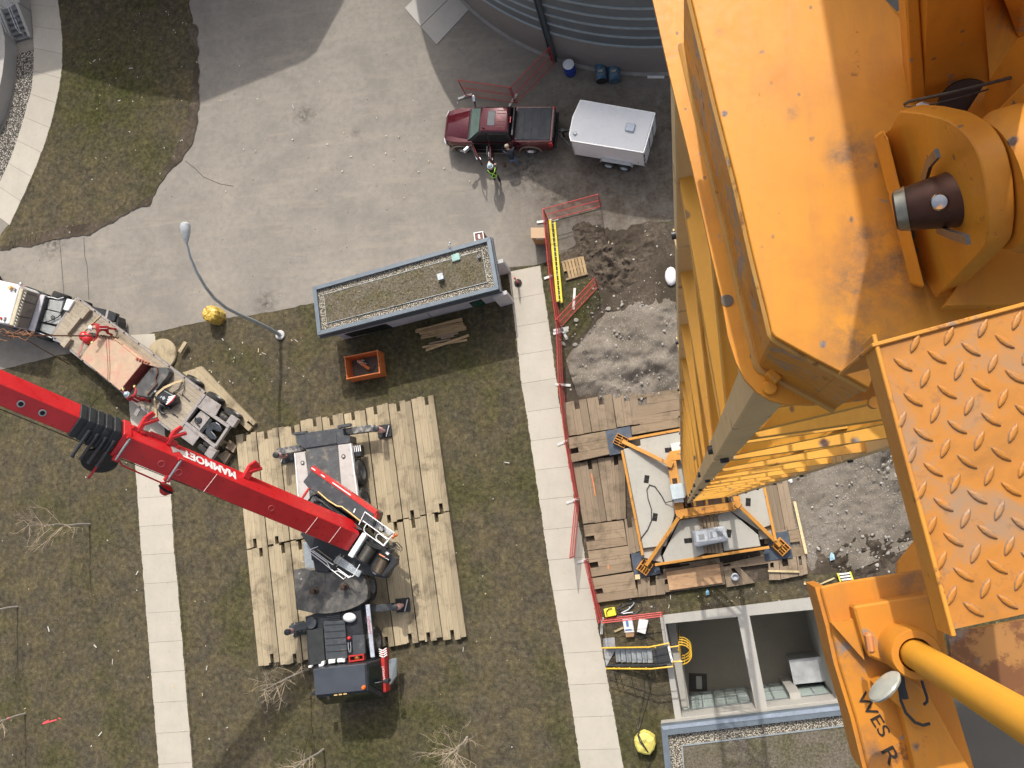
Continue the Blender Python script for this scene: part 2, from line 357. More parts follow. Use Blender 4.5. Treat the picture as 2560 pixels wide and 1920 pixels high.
walk('sidewalk', Le, Re, [i / 18.7 for i in range(19)], .03, .006, sub=1)
fr_ = MB()
def fringe(E_, side_, z):
    from mathutils import noise as nz
    for a, b in zip(E_, E_[1:]):
        d = (b - a); n = max(2, int(d.length / .09)); q = Vector((-d.y, d.x, 0)).normalized() * side_; L1 = []; L2 = []
        for k in range(n + 1):
            p = lerp(a, b, k / n); w_ = .02 + .03 * nz.noise(p * 2.3) + .035 * nz.noise(p * 9); L1.append(p + q * max(.002, w_)); L2.append(p - q * .09)
        fr_.add([v + Z0 * z for v in L1 + L2], [(i, i + 1, n + 2 + i, n + 1 + i) for i in range(n)])
Z0 = Vector((0, 0, 1))
fringe(Lw, 1, .036); fringe(Rw, -1, .036); fringe(Le, 1, .036); fringe(Re, -1, .036); fringe(Rc, -1, .066)
struct(fr_, 'lawn', M['grass'])
pads = MB()
for q in ([(38, 65), (160, 204), (420, -50), (300, -190)], [(163, 208), (283, 345), (545, 60), (424, -48)]): pads.prism(WL('c5', q), -.05, .05)
struct(pads, 'pavement', M['pad'])
gb = MB(); gb.sheet(WL('z1', [(152, 470), (140, 700), (105, 900), (50, 1080), (-60, 1260), (-60, 1680), (2, 1580), (95, 1380), (165, 1180), (225, 975), (280, 770), (298, 560), (297, 432)]) , .03)
gb.sheet(WL('c6', [(860, 470), (1040, 430), (1090, 500), (1160, 1080), (1060, 1130)]), .03)
struct(gb, 'gravel_bed', M['stonebed'])
yard = MB(); yard.sheet(ragged(WL('o', [(1398, 640), (1440, 612), (1520, 590), (1620, 560), (1720, 545), (2600, 430), (2700, 1000), (2500, 1500), (2060, 1500), (1990, 1500), (1850, 1505), (1650, 1545), (1500, 1545), (1470, 1420), (1430, 1180), (1395, 1000), (1390, 850), (1420, 720)]), .2, .35), .012)
struct(yard, 'soil', M['dirt'])
lw2 = MB(); lw2.sheet(ragged(WL('z6', [(560, 1250), (720, 1060), (860, 1000), (1060, 960), (1180, 1080), (1220, 1250), (1160, 1400), (1040, 1560), (900, 1720), (760, 2050), (640, 2060), (600, 1560)]), .15, .22), .018)
lw2.sheet(ragged(WL('a6', [(380, 240), (740, 190), (2600, -60), (2700, 120), (1000, 330), (430, 420)]), .2, .12), .018)
lw2.sheet(WL('a6', [(430, 520), (960, 430), (1075, 1260), (940, 1290), (1000, 1720), (620, 1720), (480, 850)]), .004)
struct(lw2, 'lawn', M['grass'])
# heaped soil and gravel: height-field mounds
def mound(name, m_, c, rx, ry, h, rot=0, n=46, z0=.0, rough=.12, seed=1, freq=1.2):
    from mathutils import noise as nz
    mb = MB(); vs = []; fs = []
    for j in range(n + 1):
        for i in range(n + 1):
            u, v = i / n * 2 - 1, j / n * 2 - 1; r = math.hypot(u, v)
            x, y = u * rx, v * ry; X_ = c.x + x * math.cos(rot) - y * math.sin(rot); Y_ = c.y + x * math.sin(rot) + y * math.cos(rot)
            r += .16 * nz.noise(Vector((X_ * 1.1, Y_ * 1.1, seed + 9))) + .07 * nz.noise(Vector((X_ * 3.4, Y_ * 3.4, seed + 2)))
            r = max(0, r); k = max(0, 1 - r ** 1.6 * (1 + .5 * nz.noise(Vector((X_ * .7, Y_ * .7, seed)))))
            hh = k * h * (.65 + .7 * nz.noise(Vector((X_ * freq, Y_ * freq, seed + 5)))) + (rough * nz.noise(Vector((X_ * 4.5, Y_ * 4.5, seed))) + rough * .6 * nz.noise(Vector((X_ * 11, Y_ * 11, seed)))) * min(1, k * 3)
            vs.append((X_, Y_, z0 + hh - (.04 if k < .02 else 0)))
    for j in range(n):
        for i in range(n): a = j * (n + 1) + i; fs.append((a, a + 1, a + n + 2, a + n + 1))
    mb.add(vs, fs); return struct(mb, name, m_, smooth=True)
mound('gravel_heap', M['gravel'], W('o', 1595, 890), 3.4, 2.6, .85, .3, 60, .018, .09, 3)
mound('gravel_heap', M['gravel'], W('o', 2110, 1170), 5.0, 4.3, .4, .4, 70, .018, .09, 9, .5)
mound('gravel_heap', M['gravel'], W('o', 2200, 1120), 2.0, 2.8, .7, .2, 40, .018, .12, 12)
mound('soil_heap', M['dirt'], W('z6', 1260, 760), 1.3, 2.3, .38, .5, 60, .018, .13, 5, 2.2)
mound('soil_heap', M['dirt'], W('z6', 1560, 620), 1.9, 1.0, .14, .3, 50, .016, .08, 6, 2)
mound('soil_heap', M['mud'], W('b3', 900, 1150), 2.0, 1.2, .12, .2, 36, .0, .1, 8)
st = MB()
def stone(mb, p, r):
    a = RNG.random() * 6.28; k = RNG.uniform(.6, .95); q = RNG.uniform(.5, .8)
    vs = []; n = 7
    for z_, rr in ((-.4, .8), (.25, 1), (.7, .6)):
        for i in range(n):
            t = 6.2832 * i / n; e = RNG.uniform(.8, 1.15) * rr * r
            x, y = math.cos(t) * e, math.sin(t) * e * k
            vs.append((p.x + x * math.cos(a) - y * math.sin(a), p.y + x * math.sin(a) + y * math.cos(a), p.z + z_ * r * q))
    fs = [(2 * n + i for i in range(n))]; fs = [tuple(range(2 * n, 3 * n))]
    for l in range(2):
        for i in range(n): fs.append((l * n + i, l * n + (i + 1) % n, (l + 1) * n + (i + 1) % n, (l + 1) * n + i))
    mb.add(vs, fs)
def scatter(c, rx, ry, n, r0, r1, z=.03, hz=0, ring=False):
    for _ in range(n):
        a = RNG.random() * 6.2832; d = math.sqrt(RNG.random()) if not ring else RNG.uniform(.8, 1.1)
        r = r0 * (r1 / r0) ** (RNG.random() ** 2.6)
        stone(st, Vector((c.x + math.cos(a) * d * rx, c.y + math.sin(a) * d * ry, z + hz * max(0, 1 - d * d))), r)
scatter(W('o', 1590, 900), 3.0, 2.5, 430, .015, .09, .05, .5); scatter(W('o', 1560, 840), 3.0, 1.6, 60, .06, .17, .06, ring=True)
scatter(W('o', 2110, 1180), 4.3, 4.0, 700, .015, .085, .05, .25); scatter(W('o', 2215, 1110), 1.4, 2.6, 320, .02, .11, .1, .5)
scatter(W('b3', 760, 1050), 2.6, 1.6, 60, .03, .13, .05); scatter(W('z6', 1250, 1250), 1.9, 1.4, 70, .02, .09)
scatter(W('o', 1640, 700), 1.6, 3.0, 60, .015, .05); scatter(W('o', 1770, 1500), 4, .6, 30, .02, .08)
tag(st.build('loose_stones', M['stone']), kind='stuff')
lit = MB()                                             # chips of wood and paper left over the ground
for fr, x, y, w_, h_, n in (('o', 620, 900, 300, 120, 26), ('o', 900, 330, 700, 330, 40), ('o', 200, 1450, 500, 900, 36), ('o', 560, 1700, 260, 400, 16), ('o', 1190, 1500, 240, 760, 18), ('o', 350, 230, 260, 440, 36), ('o', 1600, 640, 200, 160, 14), ('o', 1720, 1515, 400, 50, 12)):
    for _ in range(n):
        p = W(fr, x + RNG.uniform(-.5, .5) * w_, y + RNG.uniform(-.5, .5) * h_); L_ = RNG.uniform(.03, .10) * (3 if RNG.random() < .14 else 1)
        a = RNG.random() * 3.14; lit.obox((p.x, p.y, .075), L_, RNG.uniform(.02, .05), .012, (math.cos(a), math.sin(a), 0), mi=0 if RNG.random() < .6 else 1)
tag(lit.build('wood_chips', [mat('paper_scrap', (.62, .6, .55), .8), M['paleboard']]), kind='stuff')
# ================================================================ buildings and walls
M['steelblue'] = mat("blue_grey_cladding", (.155, .185, .215), .42, .25, .1, 2, (.25, .27, .28), .7, 3)
M['tanksteel'] = mat("tank_cladding", (.165, .185, .198), .5, .3, .12, .8, (.22, .23, .235), .66, 2)
M['tankrib'] = mat("tank_rib", (.34, .39, .41), .5, .2, .15, 2)
M['galv'] = mat("galvanised_steel", (.42, .46, .48), .4, .6, .12, 6)
M['alu'] = mat("bright_aluminium", (.62, .64, .66), .35, .7, .1, 8)
M['black'] = mat("black_steel", (.022, .024, .028), .42, 0, .3, 5, (.07, .065, .06), .64, 4)
M['rubber'] = mat("tyre_rubber", (.028, .027, .026), .85, 0, .2, 6, (.12, .105, .085), .6, 3)
M['white'] = mat("white_paint", (.78, .78, .77), .38, 0, .04, 3, (.5, .48, .44), .74, 5, coat=.3)
M['glass'] = mat("dark_glass", (.012, .018, .018), .06, 0, .1, spec=.8)
def circ(a, b, c):
    d = 2 * (a.x * (b.y - c.y) + b.x * (c.y - a.y) + c.x * (a.y - b.y)); s = [p.x ** 2 + p.y ** 2 for p in (a, b, c)]
    o = Vector(((s[0] * (b.y - c.y) + s[1] * (c.y - a.y) + s[2] * (a.y - b.y)) / d, (s[0] * (c.x - b.x) + s[1] * (a.x - c.x) + s[2] * (b.x - a.x)) / d, 0))
    return o, (a - o).length
TC, TR = circ(W('c5', 560, 75), W('c5', 1200, 449), W('c5', 2050, 562))
t = thing('storage_tank', 'huge round grey metal clad tank on a concrete ring behind the pickup', 'tank', TC)
MB().lathe(TC, [(TR, -.3), (TR, 2.62), (TR - .5, 2.62)], 160).build('concrete_ring', M['tankconc'], t, True)
MB().lathe(TC, [(TR + .16, -.2), (TR + .16, .05), (TR + .02, .12)], 160).build('kerb', mat("worn_kerb", (.26, .25, .235), .9, var=.3, scale=1.2), t)
prof = [(TR - .3, 2.60), (TR + .05, 2.62), (TR + .05, 2.76)]
k = 2.76
rib = MB()
for z_ in (2.7, 3.54, 4.35, 5.15, 5.97, 6.8, 7.6): rib.lathe(TC, [(TR + .02, z_ - .07), (TR + .10, z_ - .05), (TR + .10, z_ + .05), (TR + .02, z_ + .07)], 160)
MB().lathe(TC, [(TR - .3, 2.6), (TR + .04, 2.64), (TR + .04, 8.1), (TR - 1, 8.5), (.1, 9.6)], 160).build('cladding', M['tanksteel'], t, True)
rib.build('rib', M['tankrib'], t, True)
pb = W('c5', 1192, 455); dr = (pb - TC).normalized(); q = TC + dr * (TR + .17)
pp = MB()
for e in (-.13, .13): pp.bar(q + dr.cross(Vector((0, 0, 1))) * e + Vector((0, 0, .05)), q + dr.cross(Vector((0, 0, 1))) * e + Vector((0, 0, 8.2)), .05, .16, dr)
pp.bar(q + Vector((0, 0, .1)), q + Vector((0, 0, 8.2)), .2, .05, dr); pp.build('cable_riser', mat('riser_steel', (.10, .125, .145), .4, .5), t)
# unseen building out of frame, outlined to throw the corner shadow on the yard
hB = 12.0; sh = Vector((SUN_AZ[0], SUN_AZ[1], 0)) * (hB / math.tan(SUN_EL))
fp = [p + sh for p in WL('o', [(-500, 350), (60, 198), (156, 176), (320, 232), (498, 260), (764, 153), (790, 132), (863, 0), (960, -190)])] + [Vector((-14, 70, 0)), Vector((-70, 70, 0))]
t = thing('unseen_shadow_building', 'unseen flat roofed building shaped to throw a corner shadow across yard and lawn', 'building', fp[4])
MB().prism(fp, 0, hB - .4).build('wall', M['tankconc'], t); MB().prism(fp, hB - .4, hB).build('roof', M['steelblue'], t)
# terrace, curved retaining wall and steps
ter = MB(); ter.prism(WL('z1', [(-400, -300), (175, -300), (168, 20), (25, 88), (-10, 120), (42, 335), (40, 470), (20, 640), (-5, 760), (-60, 950), (-400, 1500)], .95), -.1, .95)
tag(ter.build('retaining_wall', M['pad']), 'pale curved concrete terrace wall beside the steps at the top left corner', 'wall')
t = thing('outdoor_steps', 'grey concrete steps with double tube handrails climbing to the terrace', 'stairs', W('c6', 560, 1470))
BL, BR_, TL, TR_ = W('c6', 560, 1470), W('c6', 1060, 1330), W('c6', 110, 330, .95), W('c6', 590, 150, .95)
TL.z = TR_.z = 0; n = 6; tr = MB()
for i in range(n):
    a, b = i / n, (i + 1) / n; z_ = .95 * (i + 1) / n
    tr.prism([lerp(BL, TL, a), lerp(BR_, TR_, a), lerp(BR_, TR_, b), lerp(BL, TL, b)], -.05, z_ - .02)
tr.build('tread', mat('stair_concrete', (.17, .17, .175), .8), t)
for p, q, s_ in ((BL, TL, -1), (BR_, TR_, 1)):
    m_ = MB(); nrm = (BR_ - BL).normalized() * .09 * s_; up = Vector((0, 0, 1))
    m_.loft([[v + nrm * 2 - up * .05, v + nrm * 0 - up * .05, v + up * (zz + .18), v + nrm * 2 + up * (zz + .18)] for v, zz in ((p, .06), (q, .98))]); m_.build('stringer', M['pad'], t)
    h = MB(); a, b = p - nrm * 1.6, q - nrm * 1.6
    for hh in (.62, .92): h.tube([a + up * (hh - .25), a + (b - a) * .06 + up * (hh + .05), b + up * (.95 + hh), b + (b - a) * .25 + up * (.95 + hh)], .024)
    for k in (.08, .55, 1): h.tube([lerp(a, b, k) + up * (.95 * k), lerp(a, b, k) + up * (.95 * k + .92)], .02)
    h.build('handrail', M['alu'], t)
# pump shed with planted roof
def sub_edge(poly, d):
    n = len(poly); c = sum(poly, Vector()) / n; out = []
    for i in range(n):
        p, a, b = poly[i], poly[i - 1], poly[(i + 1) % n]
        e1, e2 = (p - a).normalized(), (b - p).normalized()
        bis = (e2 - e1); bis = bis.normalized(); s_ = abs(bis.cross(e1).length); out.append(p + bis * (d / max(.3, s_)))
    return out
SH = WL('z5', [(485, 820), (2022, 385), (2098, 838), (530, 1240)], 2.9)
t = thing('pump_house', 'small grey building with a planted flat roof and pale gravel border', 'shed', sum((Vector((p.x, p.y, 0)) for p in SH), Vector()) / 4)
def ring(mb, P, Q, z0, z1, mi=0):
    for i in range(4): j = (i + 1) % 4; mb.prism([P[i], P[j], Q[j], Q[i]], z0, z1, mi)
I1, I2 = sub_edge(SH, .2), sub_edge(SH, .52)
wl = sub_edge(SH, .3); MB().prism(wl, 0, 2.55).build('wall', mat('lavender_grey_render', (.46, .45, .475), .8, var=.08, scale=1.5), t)
cap = MB(); ring(cap, SH, I1, 2.66, 2.9); cap.build('parapet_cap', M['steelblue'], t, bevel=.01)
MB().prism(sub_edge(SH, -.05), 2.32, 2.62).build('fascia', mat('dark_fascia', (.10, .118, .14), .4, .3), t)
gr = MB(); gr.prism(I1, 2.6, 2.74); gr.build('gravel_border', M['roofgravel'], t)
def m_sedum():
    t_ = NT("planted_roof"); f = t_.noise(10, 7, .75); b = t_.noise(1.1, 5, .6, .4); q = t_.noise(45, 3, .7)
    c = t_.mix(t_.ramp(b, [(.35, 0.0), (.62, 1.0)]), t_.ramp(f, [(.3, (.075, .062, .05)), (.5, (.185, .158, .125)), (.75, (.35, .31, .26))]), t_.ramp(f, [(.3, (.05, .047, .03)), (.5, (.135, .122, .075)), (.75, (.29, .25, .16))]))
    c = t_.mix(t_.ramp(q, [(.3, .6), (.45, 0.0)]), c, (.03, .025, .018)); c = t_.mix(t_.ramp(q, [(.62, 0.0), (.75, .6)]), c, (.42, .37, .28))
    t_.bump(t_.mix(.5, f, q), 1, .08); return t_.out(c, .95, 0, .1)
M['sedum'] = m_sedum()
sd = MB(); sd.prism(I2, 2.7, 2.78); sd.build('planting', M['sedum'], t)
ed = MB(); ring(ed, sub_edge(I2, -.02), I2, 2.7, 2.80); ed.build('edging_strip', M['galv'], t)
tf = MB()
for _ in range(420):                                   # dry stalks on the roof
    a, b = RNG.random(), RNG.random(); p = lerp(lerp(I2[0], I2[1], a), lerp(I2[3], I2[2], a), b); p.z = 2.78
    a = RNG.random() * 6.28; l = RNG.uniform(.08, .34); tf.tube([p, p + Vector((math.cos(a) * l * .6, math.sin(a) * l * .6, l * .35)), p + Vector((math.cos(a) * l, math.sin(a) * l, l * .3))], .006, 3)
tag(tf.build('dry_stalk', mat('dry_straw', (.36, .28, .15), .9, isl=.6), t), kind='stuff')
p = W('z5', 1597, 735, 3.0); v = MB(); v.obox((p.x, p.y, 2.92), .26, .28, .32, (1, .27, 0)); v.obox((p.x, p.y, 3.1), .3, .32, .05, (1, .27, 0)); v.build('roof_vent', M['galv'], t, bevel=.01)
p = W('z5', 1725, 565, 2.85); v = MB(); v.obox((p.x, p.y, 2.83), .42, .36, .12, (1, .27, 0)); v.build('roof_hatch', mat('pale_teal', (.27, .43, .40), .5, dirt=(.35, .33, .28)), t, bevel=.04, seg=3)
p = W('z5', 1930, 560, 2.85); v = MB(); v.lathe((p.x, p.y, 2.76), [(.07, 0), (.07, .22), (.05, .22), (.05, .05)], 14); v.build('vent_pipe', M['galv'], t)
v = MB(); c = p + Vector((.1, .12, -.05)); v.tube([c + Vector((math.cos(a) * .22, math.sin(a) * .3, 0)) for a in [i * .45 for i in range(14)]], .012, 5); v.build('coiled_cable', M['black'], t)
p = W('z5', 1672, 492, 2.95); v = MB(); v.tube([(p.x, p.y, 2.88), (p.x - .02, p.y + .12, 3.05), (p.x + .02, p.y + .3, 3.0)], .02, 6); v.ball((p.x + .02, p.y + .3, 2.97), .06); v.tube([(p.x + .1, p.y, 2.9), (p.x + .1, p.y, 3.25)], .012, 5); v.build('wall_lamp', M['galv'], t)
wS = (wl[2] - wl[3]).normalized(); nS = Vector((wS.y, -wS.x, 0))
def on_wall(quad, p0, nrm, off, th=.03, fr='z5'):
    q = [WP(fr, x, y, p0 + nrm * off, nrm) for x, y in quad]
    return [[v for v in q], [v + nrm * th for v in q]]
for nm, quad, m_ in (('window', [(1842, 957), (1945, 925), (2005, 990), (1898, 1012)], M['black']), ('window', [(765, 1228), (1120, 1138), (1182, 1168), (830, 1250)], M['black'])):
    fo = MB().loft(on_wall(quad, wl[3], nS, .004)).build(nm, m_, t)
    cx = sum(a for a, _ in quad) / 4; cy = sum(b for _, b in quad) / 4; sm = [(cx + (a - cx) * .84, cy + (b - cy) * .84) for a, b in quad]
    MB().loft(on_wall(sm, wl[3], nS, .038, .012)).build('pane', mat('green_glass', (.02, .075, .05), .1, var=.5, scale=3) if quad[0][0] > 1500 else M['glass'], fo)
js = MB()
for x0, y0, x1, y1 in ((1480, 1045, 1535, 1095), (2040, 905, 2100, 975)):
    q = [WP('z5', x0 + a, y0 + b, wl[3] + nS * .002, nS) for a, b in ((-3, 0), (3, 0))] + [WP('z5', x1 + a, y1 + b, wl[3] + nS * .002, nS) for a, b in ((3, 0), (-3, 0))]
    js.loft([q, [v + nS * .006 for v in q]])
js.build('panel_joint', M['crack'], t)
eE = wS
for a, b in (('z5', (2120, 700)), ('z5', (2150, 962))):
    p = W(a, *b); v = MB(); v.obox((p.x + .12, p.y, .95), .75, .2, 1.9, eE); v.build('fin_wall', mat('pale_render', (.5, .49, .5), .8, var=.06), t, bevel=.01)
# sunken concrete area
zt = .14; t = thing('sunken_areaway', 'deep open concrete pit with a cross beam and glazed wall beside the stair', 'pit', W('a6', 1600, 800))
inn = WL('a6', [(978, 412), (2292, 287), (2467, 1090), (1125, 1245)], zt); outr = WL('a6', [(930, 342), (2345, 172), (2550, 1090), (1070, 1275)], zt)
wm = MB(); ring(wm, outr, inn, -5.3, zt); wm.build('wall', M['conc'], t)
MB().prism(WL('a6', [(1605, 352), (1706, 342), (1866, 1160), (1766, 1170)], zt), -.62, zt - .004).build('beam', M['conc'], t)
lg = [lerp(inn[0], inn[1], .004), lerp(inn[0], inn[1], .06), lerp(inn[3], inn[2], .055), lerp(inn[3], inn[2], .004)]
MB().prism(lg, -5.2, -1.5).build('ledge', M['conc'], t)
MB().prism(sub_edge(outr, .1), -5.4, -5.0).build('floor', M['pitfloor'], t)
gS = (inn[2] - inn[3]); u = gS.normalized(); nn = Vector((-u.y, u.x, 0)); L_ = gS.length
sw = MB(); sw.prism([inn[3], inn[2], inn[2] + nn * .12, inn[3] + nn * .12], -1.15, zt - .01); sw.build('lintel', M['conc'], t)
M['paleglass'] = mat('pale_glass_block', (.47, .55, .52), .12, var=.1, scale=1, spec=.8)
wf = MB()
for a, b in ((.01, .055), (.065, .47), (.53, .72), (.80, .985)):
    p, q = inn[3] + gS * a + nn * .1, inn[3] + gS * b + nn * .1
    wd = MB(); wd.prism([p, q, q + nn * .04, p + nn * .04], -4.9, -1.2); wo = wd.build('window', M['paleglass'], t)
    fr = MB(); nm = max(1, round((b - a) * L_ / .55))
    for i in range(nm + 1): c = lerp(p, q, i / nm) + nn * .05; fr.bar(c + Vector((0, 0, -4.9)), c + Vector((0, 0, -1.2)), .045, .06, nn)
    for z_ in (-4.9, -3.1, -1.25): fr.bar(p + nn * .055 + Vector((0, 0, z_)), q + nn * .055 + Vector((0, 0, z_)), .05, .05)
    fr.build('frame', mat('grey_mullion', (.2, .22, .22), .4, .3), wo)
pc = inn[3] + gS * .76; sw = MB(); sw.obox((pc.x + nn.x * .2, pc.y + nn.y * .2, -3), gS.length * .07, .4, 4.2, u); sw.build('column', M['conc'], t)
q = WL('b4', [(180, 728), (490, 692), (540, 905), (225, 938)], -2.6); v = MB(); v.prism(q, -2.7, -2.6); v.prism(sub_edge(q, .1), -5, -2.7)
tag(v.build('metal_hatch_box', mat('zinc_sheet', (.48, .49, .50), .45, .5, .2, 2)), 'square pale metal topped box standing on the pit floor', 'equipment box')
v = MB(); p = W('a6', 1262, 920, -5); v.box(p.x - .45, p.x + .45, p.y - .45, p.y + .45, -5.0, -4.985); g_ = v.build('floor_drain', M['crack']); tag(g_, 'dark square drain grating in the pit floor', 'drain')
v = MB(); v.obox((p.x + .05, p.y, -4.97), .28, .62, .03); v.build('drain_cover', M['conc'], g_)
# planted roof of the lower building
t = thing('low_building', 'low building with planted roof and wide blue grey parapet at the bottom edge', 'building', W('a6', 1400, 1500))
zr = .95; po = WL('a6', [(940, 1288), (2900, 1062), (2990, 2200), (1030, 2200)], zr); pi_ = WL('a6', [(1000, 1376), (2900, 1158), (2900, 2200), (1092, 2200)], zr); pk = WL('a6', [(1130, 1478), (2900, 1262), (2900, 2200), (1185, 2200)], zr)
MB().prism(po, -.2, zr - .32).build('wall', M['conc'], t)
cp = MB(); cp.prism([po[0], po[1], pi_[1], pi_[0]], zr - .3, zr); cp.prism([po[0], pi_[0], pi_[3], po[3]], zr - .3, zr - .003); cp.build('parapet_cap', M['steelblue'], t)
sp = WL('a6', [(945, 1300), (2900, 1075), (2900, 1112), (962, 1330)], zr + .004); MB().prism(sp, zr - .01, zr + .02).build('cap_flashing', mat('light_flashing', (.33, .38, .45), .4, .3), t)
MB().sheet(pi_, zr - .2).build('gravel_border', M['roofgravel'], t); MB().prism([pk[0], pk[1], pk[2], pk[3]], zr - .25, zr - .14).build('planting', M['sedum'], t)
eg = MB(); eg.prism([pk[0], pk[1], pk[1] + Vector((0, .05, 0)), pk[0] + Vector((0, .05, 0))], zr - .2, zr - .11); eg.prism([pk[0], pk[0] - Vector((.05, 0, 0)), pk[3] - Vector((.05, 0, 0)), pk[3]], zr - .2, zr - .113); eg.build('edging_strip', M['galv'], t)
# ---------------------------------------------------------------- lamp post
t = thing('street_lamp', 'tall grey street lamp with a bent arm reaching over the road', 'street lamp', W('o', 702, 837))
pts = [(702, 838, 0), (670, 820, 1.3), (640, 805, 2.5), (600, 787, 3.8), (566, 770, 5.0), (537, 747, 5.9), (514, 718, 6.7), (492, 680, 7.4), (476, 643, 7.95), (466, 604, 8.35)]
P3 = [W('o', a, b, c) for a, b, c in pts]
MB().lathe((P3[0].x, P3[0].y, 0), [(.25, -.2), (.25, .12), (.22, .14)], 28).build('footing', mat('footing_concrete', (.5, .49, .47), .85), t)
v = MB(); v.lathe((P3[0].x, P3[0].y, .13), [(.16, 0), (.16, .03)], 4); v.tube([P3[0] + Vector((0, 0, .1))] + P3[1:], [.105, .1, .092, .086, .08, .074, .068, .06, .054, .046], 12); v.build('pole', mat('lamp_galv', (.40, .45, .48), .38, .35), t, True)
a, b = W('o', 466.5, 605, 8.35), W('o', 463, 566, 8.55); ax = (b - a).normalized(); v = MB()
v.lathe(a - ax * .05, [(.05, 0), (.12, .15), (.2, .45), (.235, .7), (.2, .85), (.08, .93)], 20, ax); v.build('lamp_head', mat('lamp_head_grey', (.48, .51, .52), .35, .2), t, True)
# ================================================================ timber mats
def tmat(fr, c, z0, z1, nb, m_, label, group, notch=(1, 1), slot=None):
    """mat of heavy timbers: c = four corners, c0-c1 is one end; a short timber leaves a lifting notch at each end"""
    q = WL(fr, c, z1); ce = sum(q, Vector()) / 4; ce.z = z0
    o = MB(); slot = slot if slot is not None else RNG.randrange(1, nb - 1) if nb > 2 else 0
    for i in range(nb):
        a, b = (i + .008) / nb, (i + .992) / nb
        s0, s1 = (RNG.uniform(-.012, .008) for _ in range(2))
        L_ = (q[3] - q[0]).length; n0 = n1 = 0
        P = lambda u, v: lerp(lerp(q[0], q[1], u), lerp(q[3], q[2], u), v)
        if i == slot and max(notch):
            m0 = a + (b - a) * .35; n0, n1 = notch[0] * .42 / L_, notch[1] * .42 / L_
            o.prism([P(a, s0), P(m0, s0), P(m0, 1 + s1), P(a, 1 + s1)], z0, z1); a = m0 + .002
        o.prism([P(a, s0 + n0), P(b, s0 + n0), P(b, 1 + s1 - n1), P(a, 1 + s1 - n1)], z0, z1 - RNG.uniform(0, .006))
    ob = o.build('timber_mat', M[m_], bevel=.006)
    return tag(ob, label, 'timber mat', group)
ORD = ['leftmost', 'second', 'third', 'fourth', 'fifth', 'sixth', 'seventh', 'eighth', 'rightmost']
TLc, TRc, MLc, MRc, BLc, BRc = Vector((588, 1090)), Vector((1084, 986)), Vector((616, 1376)), Vector((1124, 1279)), Vector((645, 1670)), Vector((1167, 1591))
cut = [0, .105, .215, .325, .435, .545, .655, .77, .885, 1.0]
for i in range(9):
    a, b = cut[i] + .0022, cut[i + 1] - .0022; dy = RNG.uniform(-5, 5) if 0 < i < 8 else 0
    for top, (A, B, C, D) in ((1, (TLc, TRc, MLc, MRc)), (0, (MLc, MRc, BLc, BRc))):
        j = RNG.uniform(-4, 4); g_ = Vector((0, 1.5))
        c = [lerp(A, B, a) + g_ + Vector((0, dy if top else 0)), lerp(A, B, b) + g_ + Vector((0, dy if top else 0)), lerp(C, D, b) - g_ + Vector((0, j if not top else 0)), lerp(C, D, a) - g_ + Vector((0, j if not top else 0))]
        tmat('o', c, .02, .28, 4, 'wood', '%s long timber mat in the %s row under the red crane' % (ORD[i] if i in (0, 8) else ORD[i] + ' from the left', 'upper' if top else 'lower'), 'timber mats under the mobile crane', (1, 1))
tmat('c3', [(1010, 70), (1330, -20), (2200, 885), (2085, 1025)], .02, .24, 3, 'wood', 'long single timber mat on the grass beside the flatbed trailer', 'loose timber mats', (0, 1))
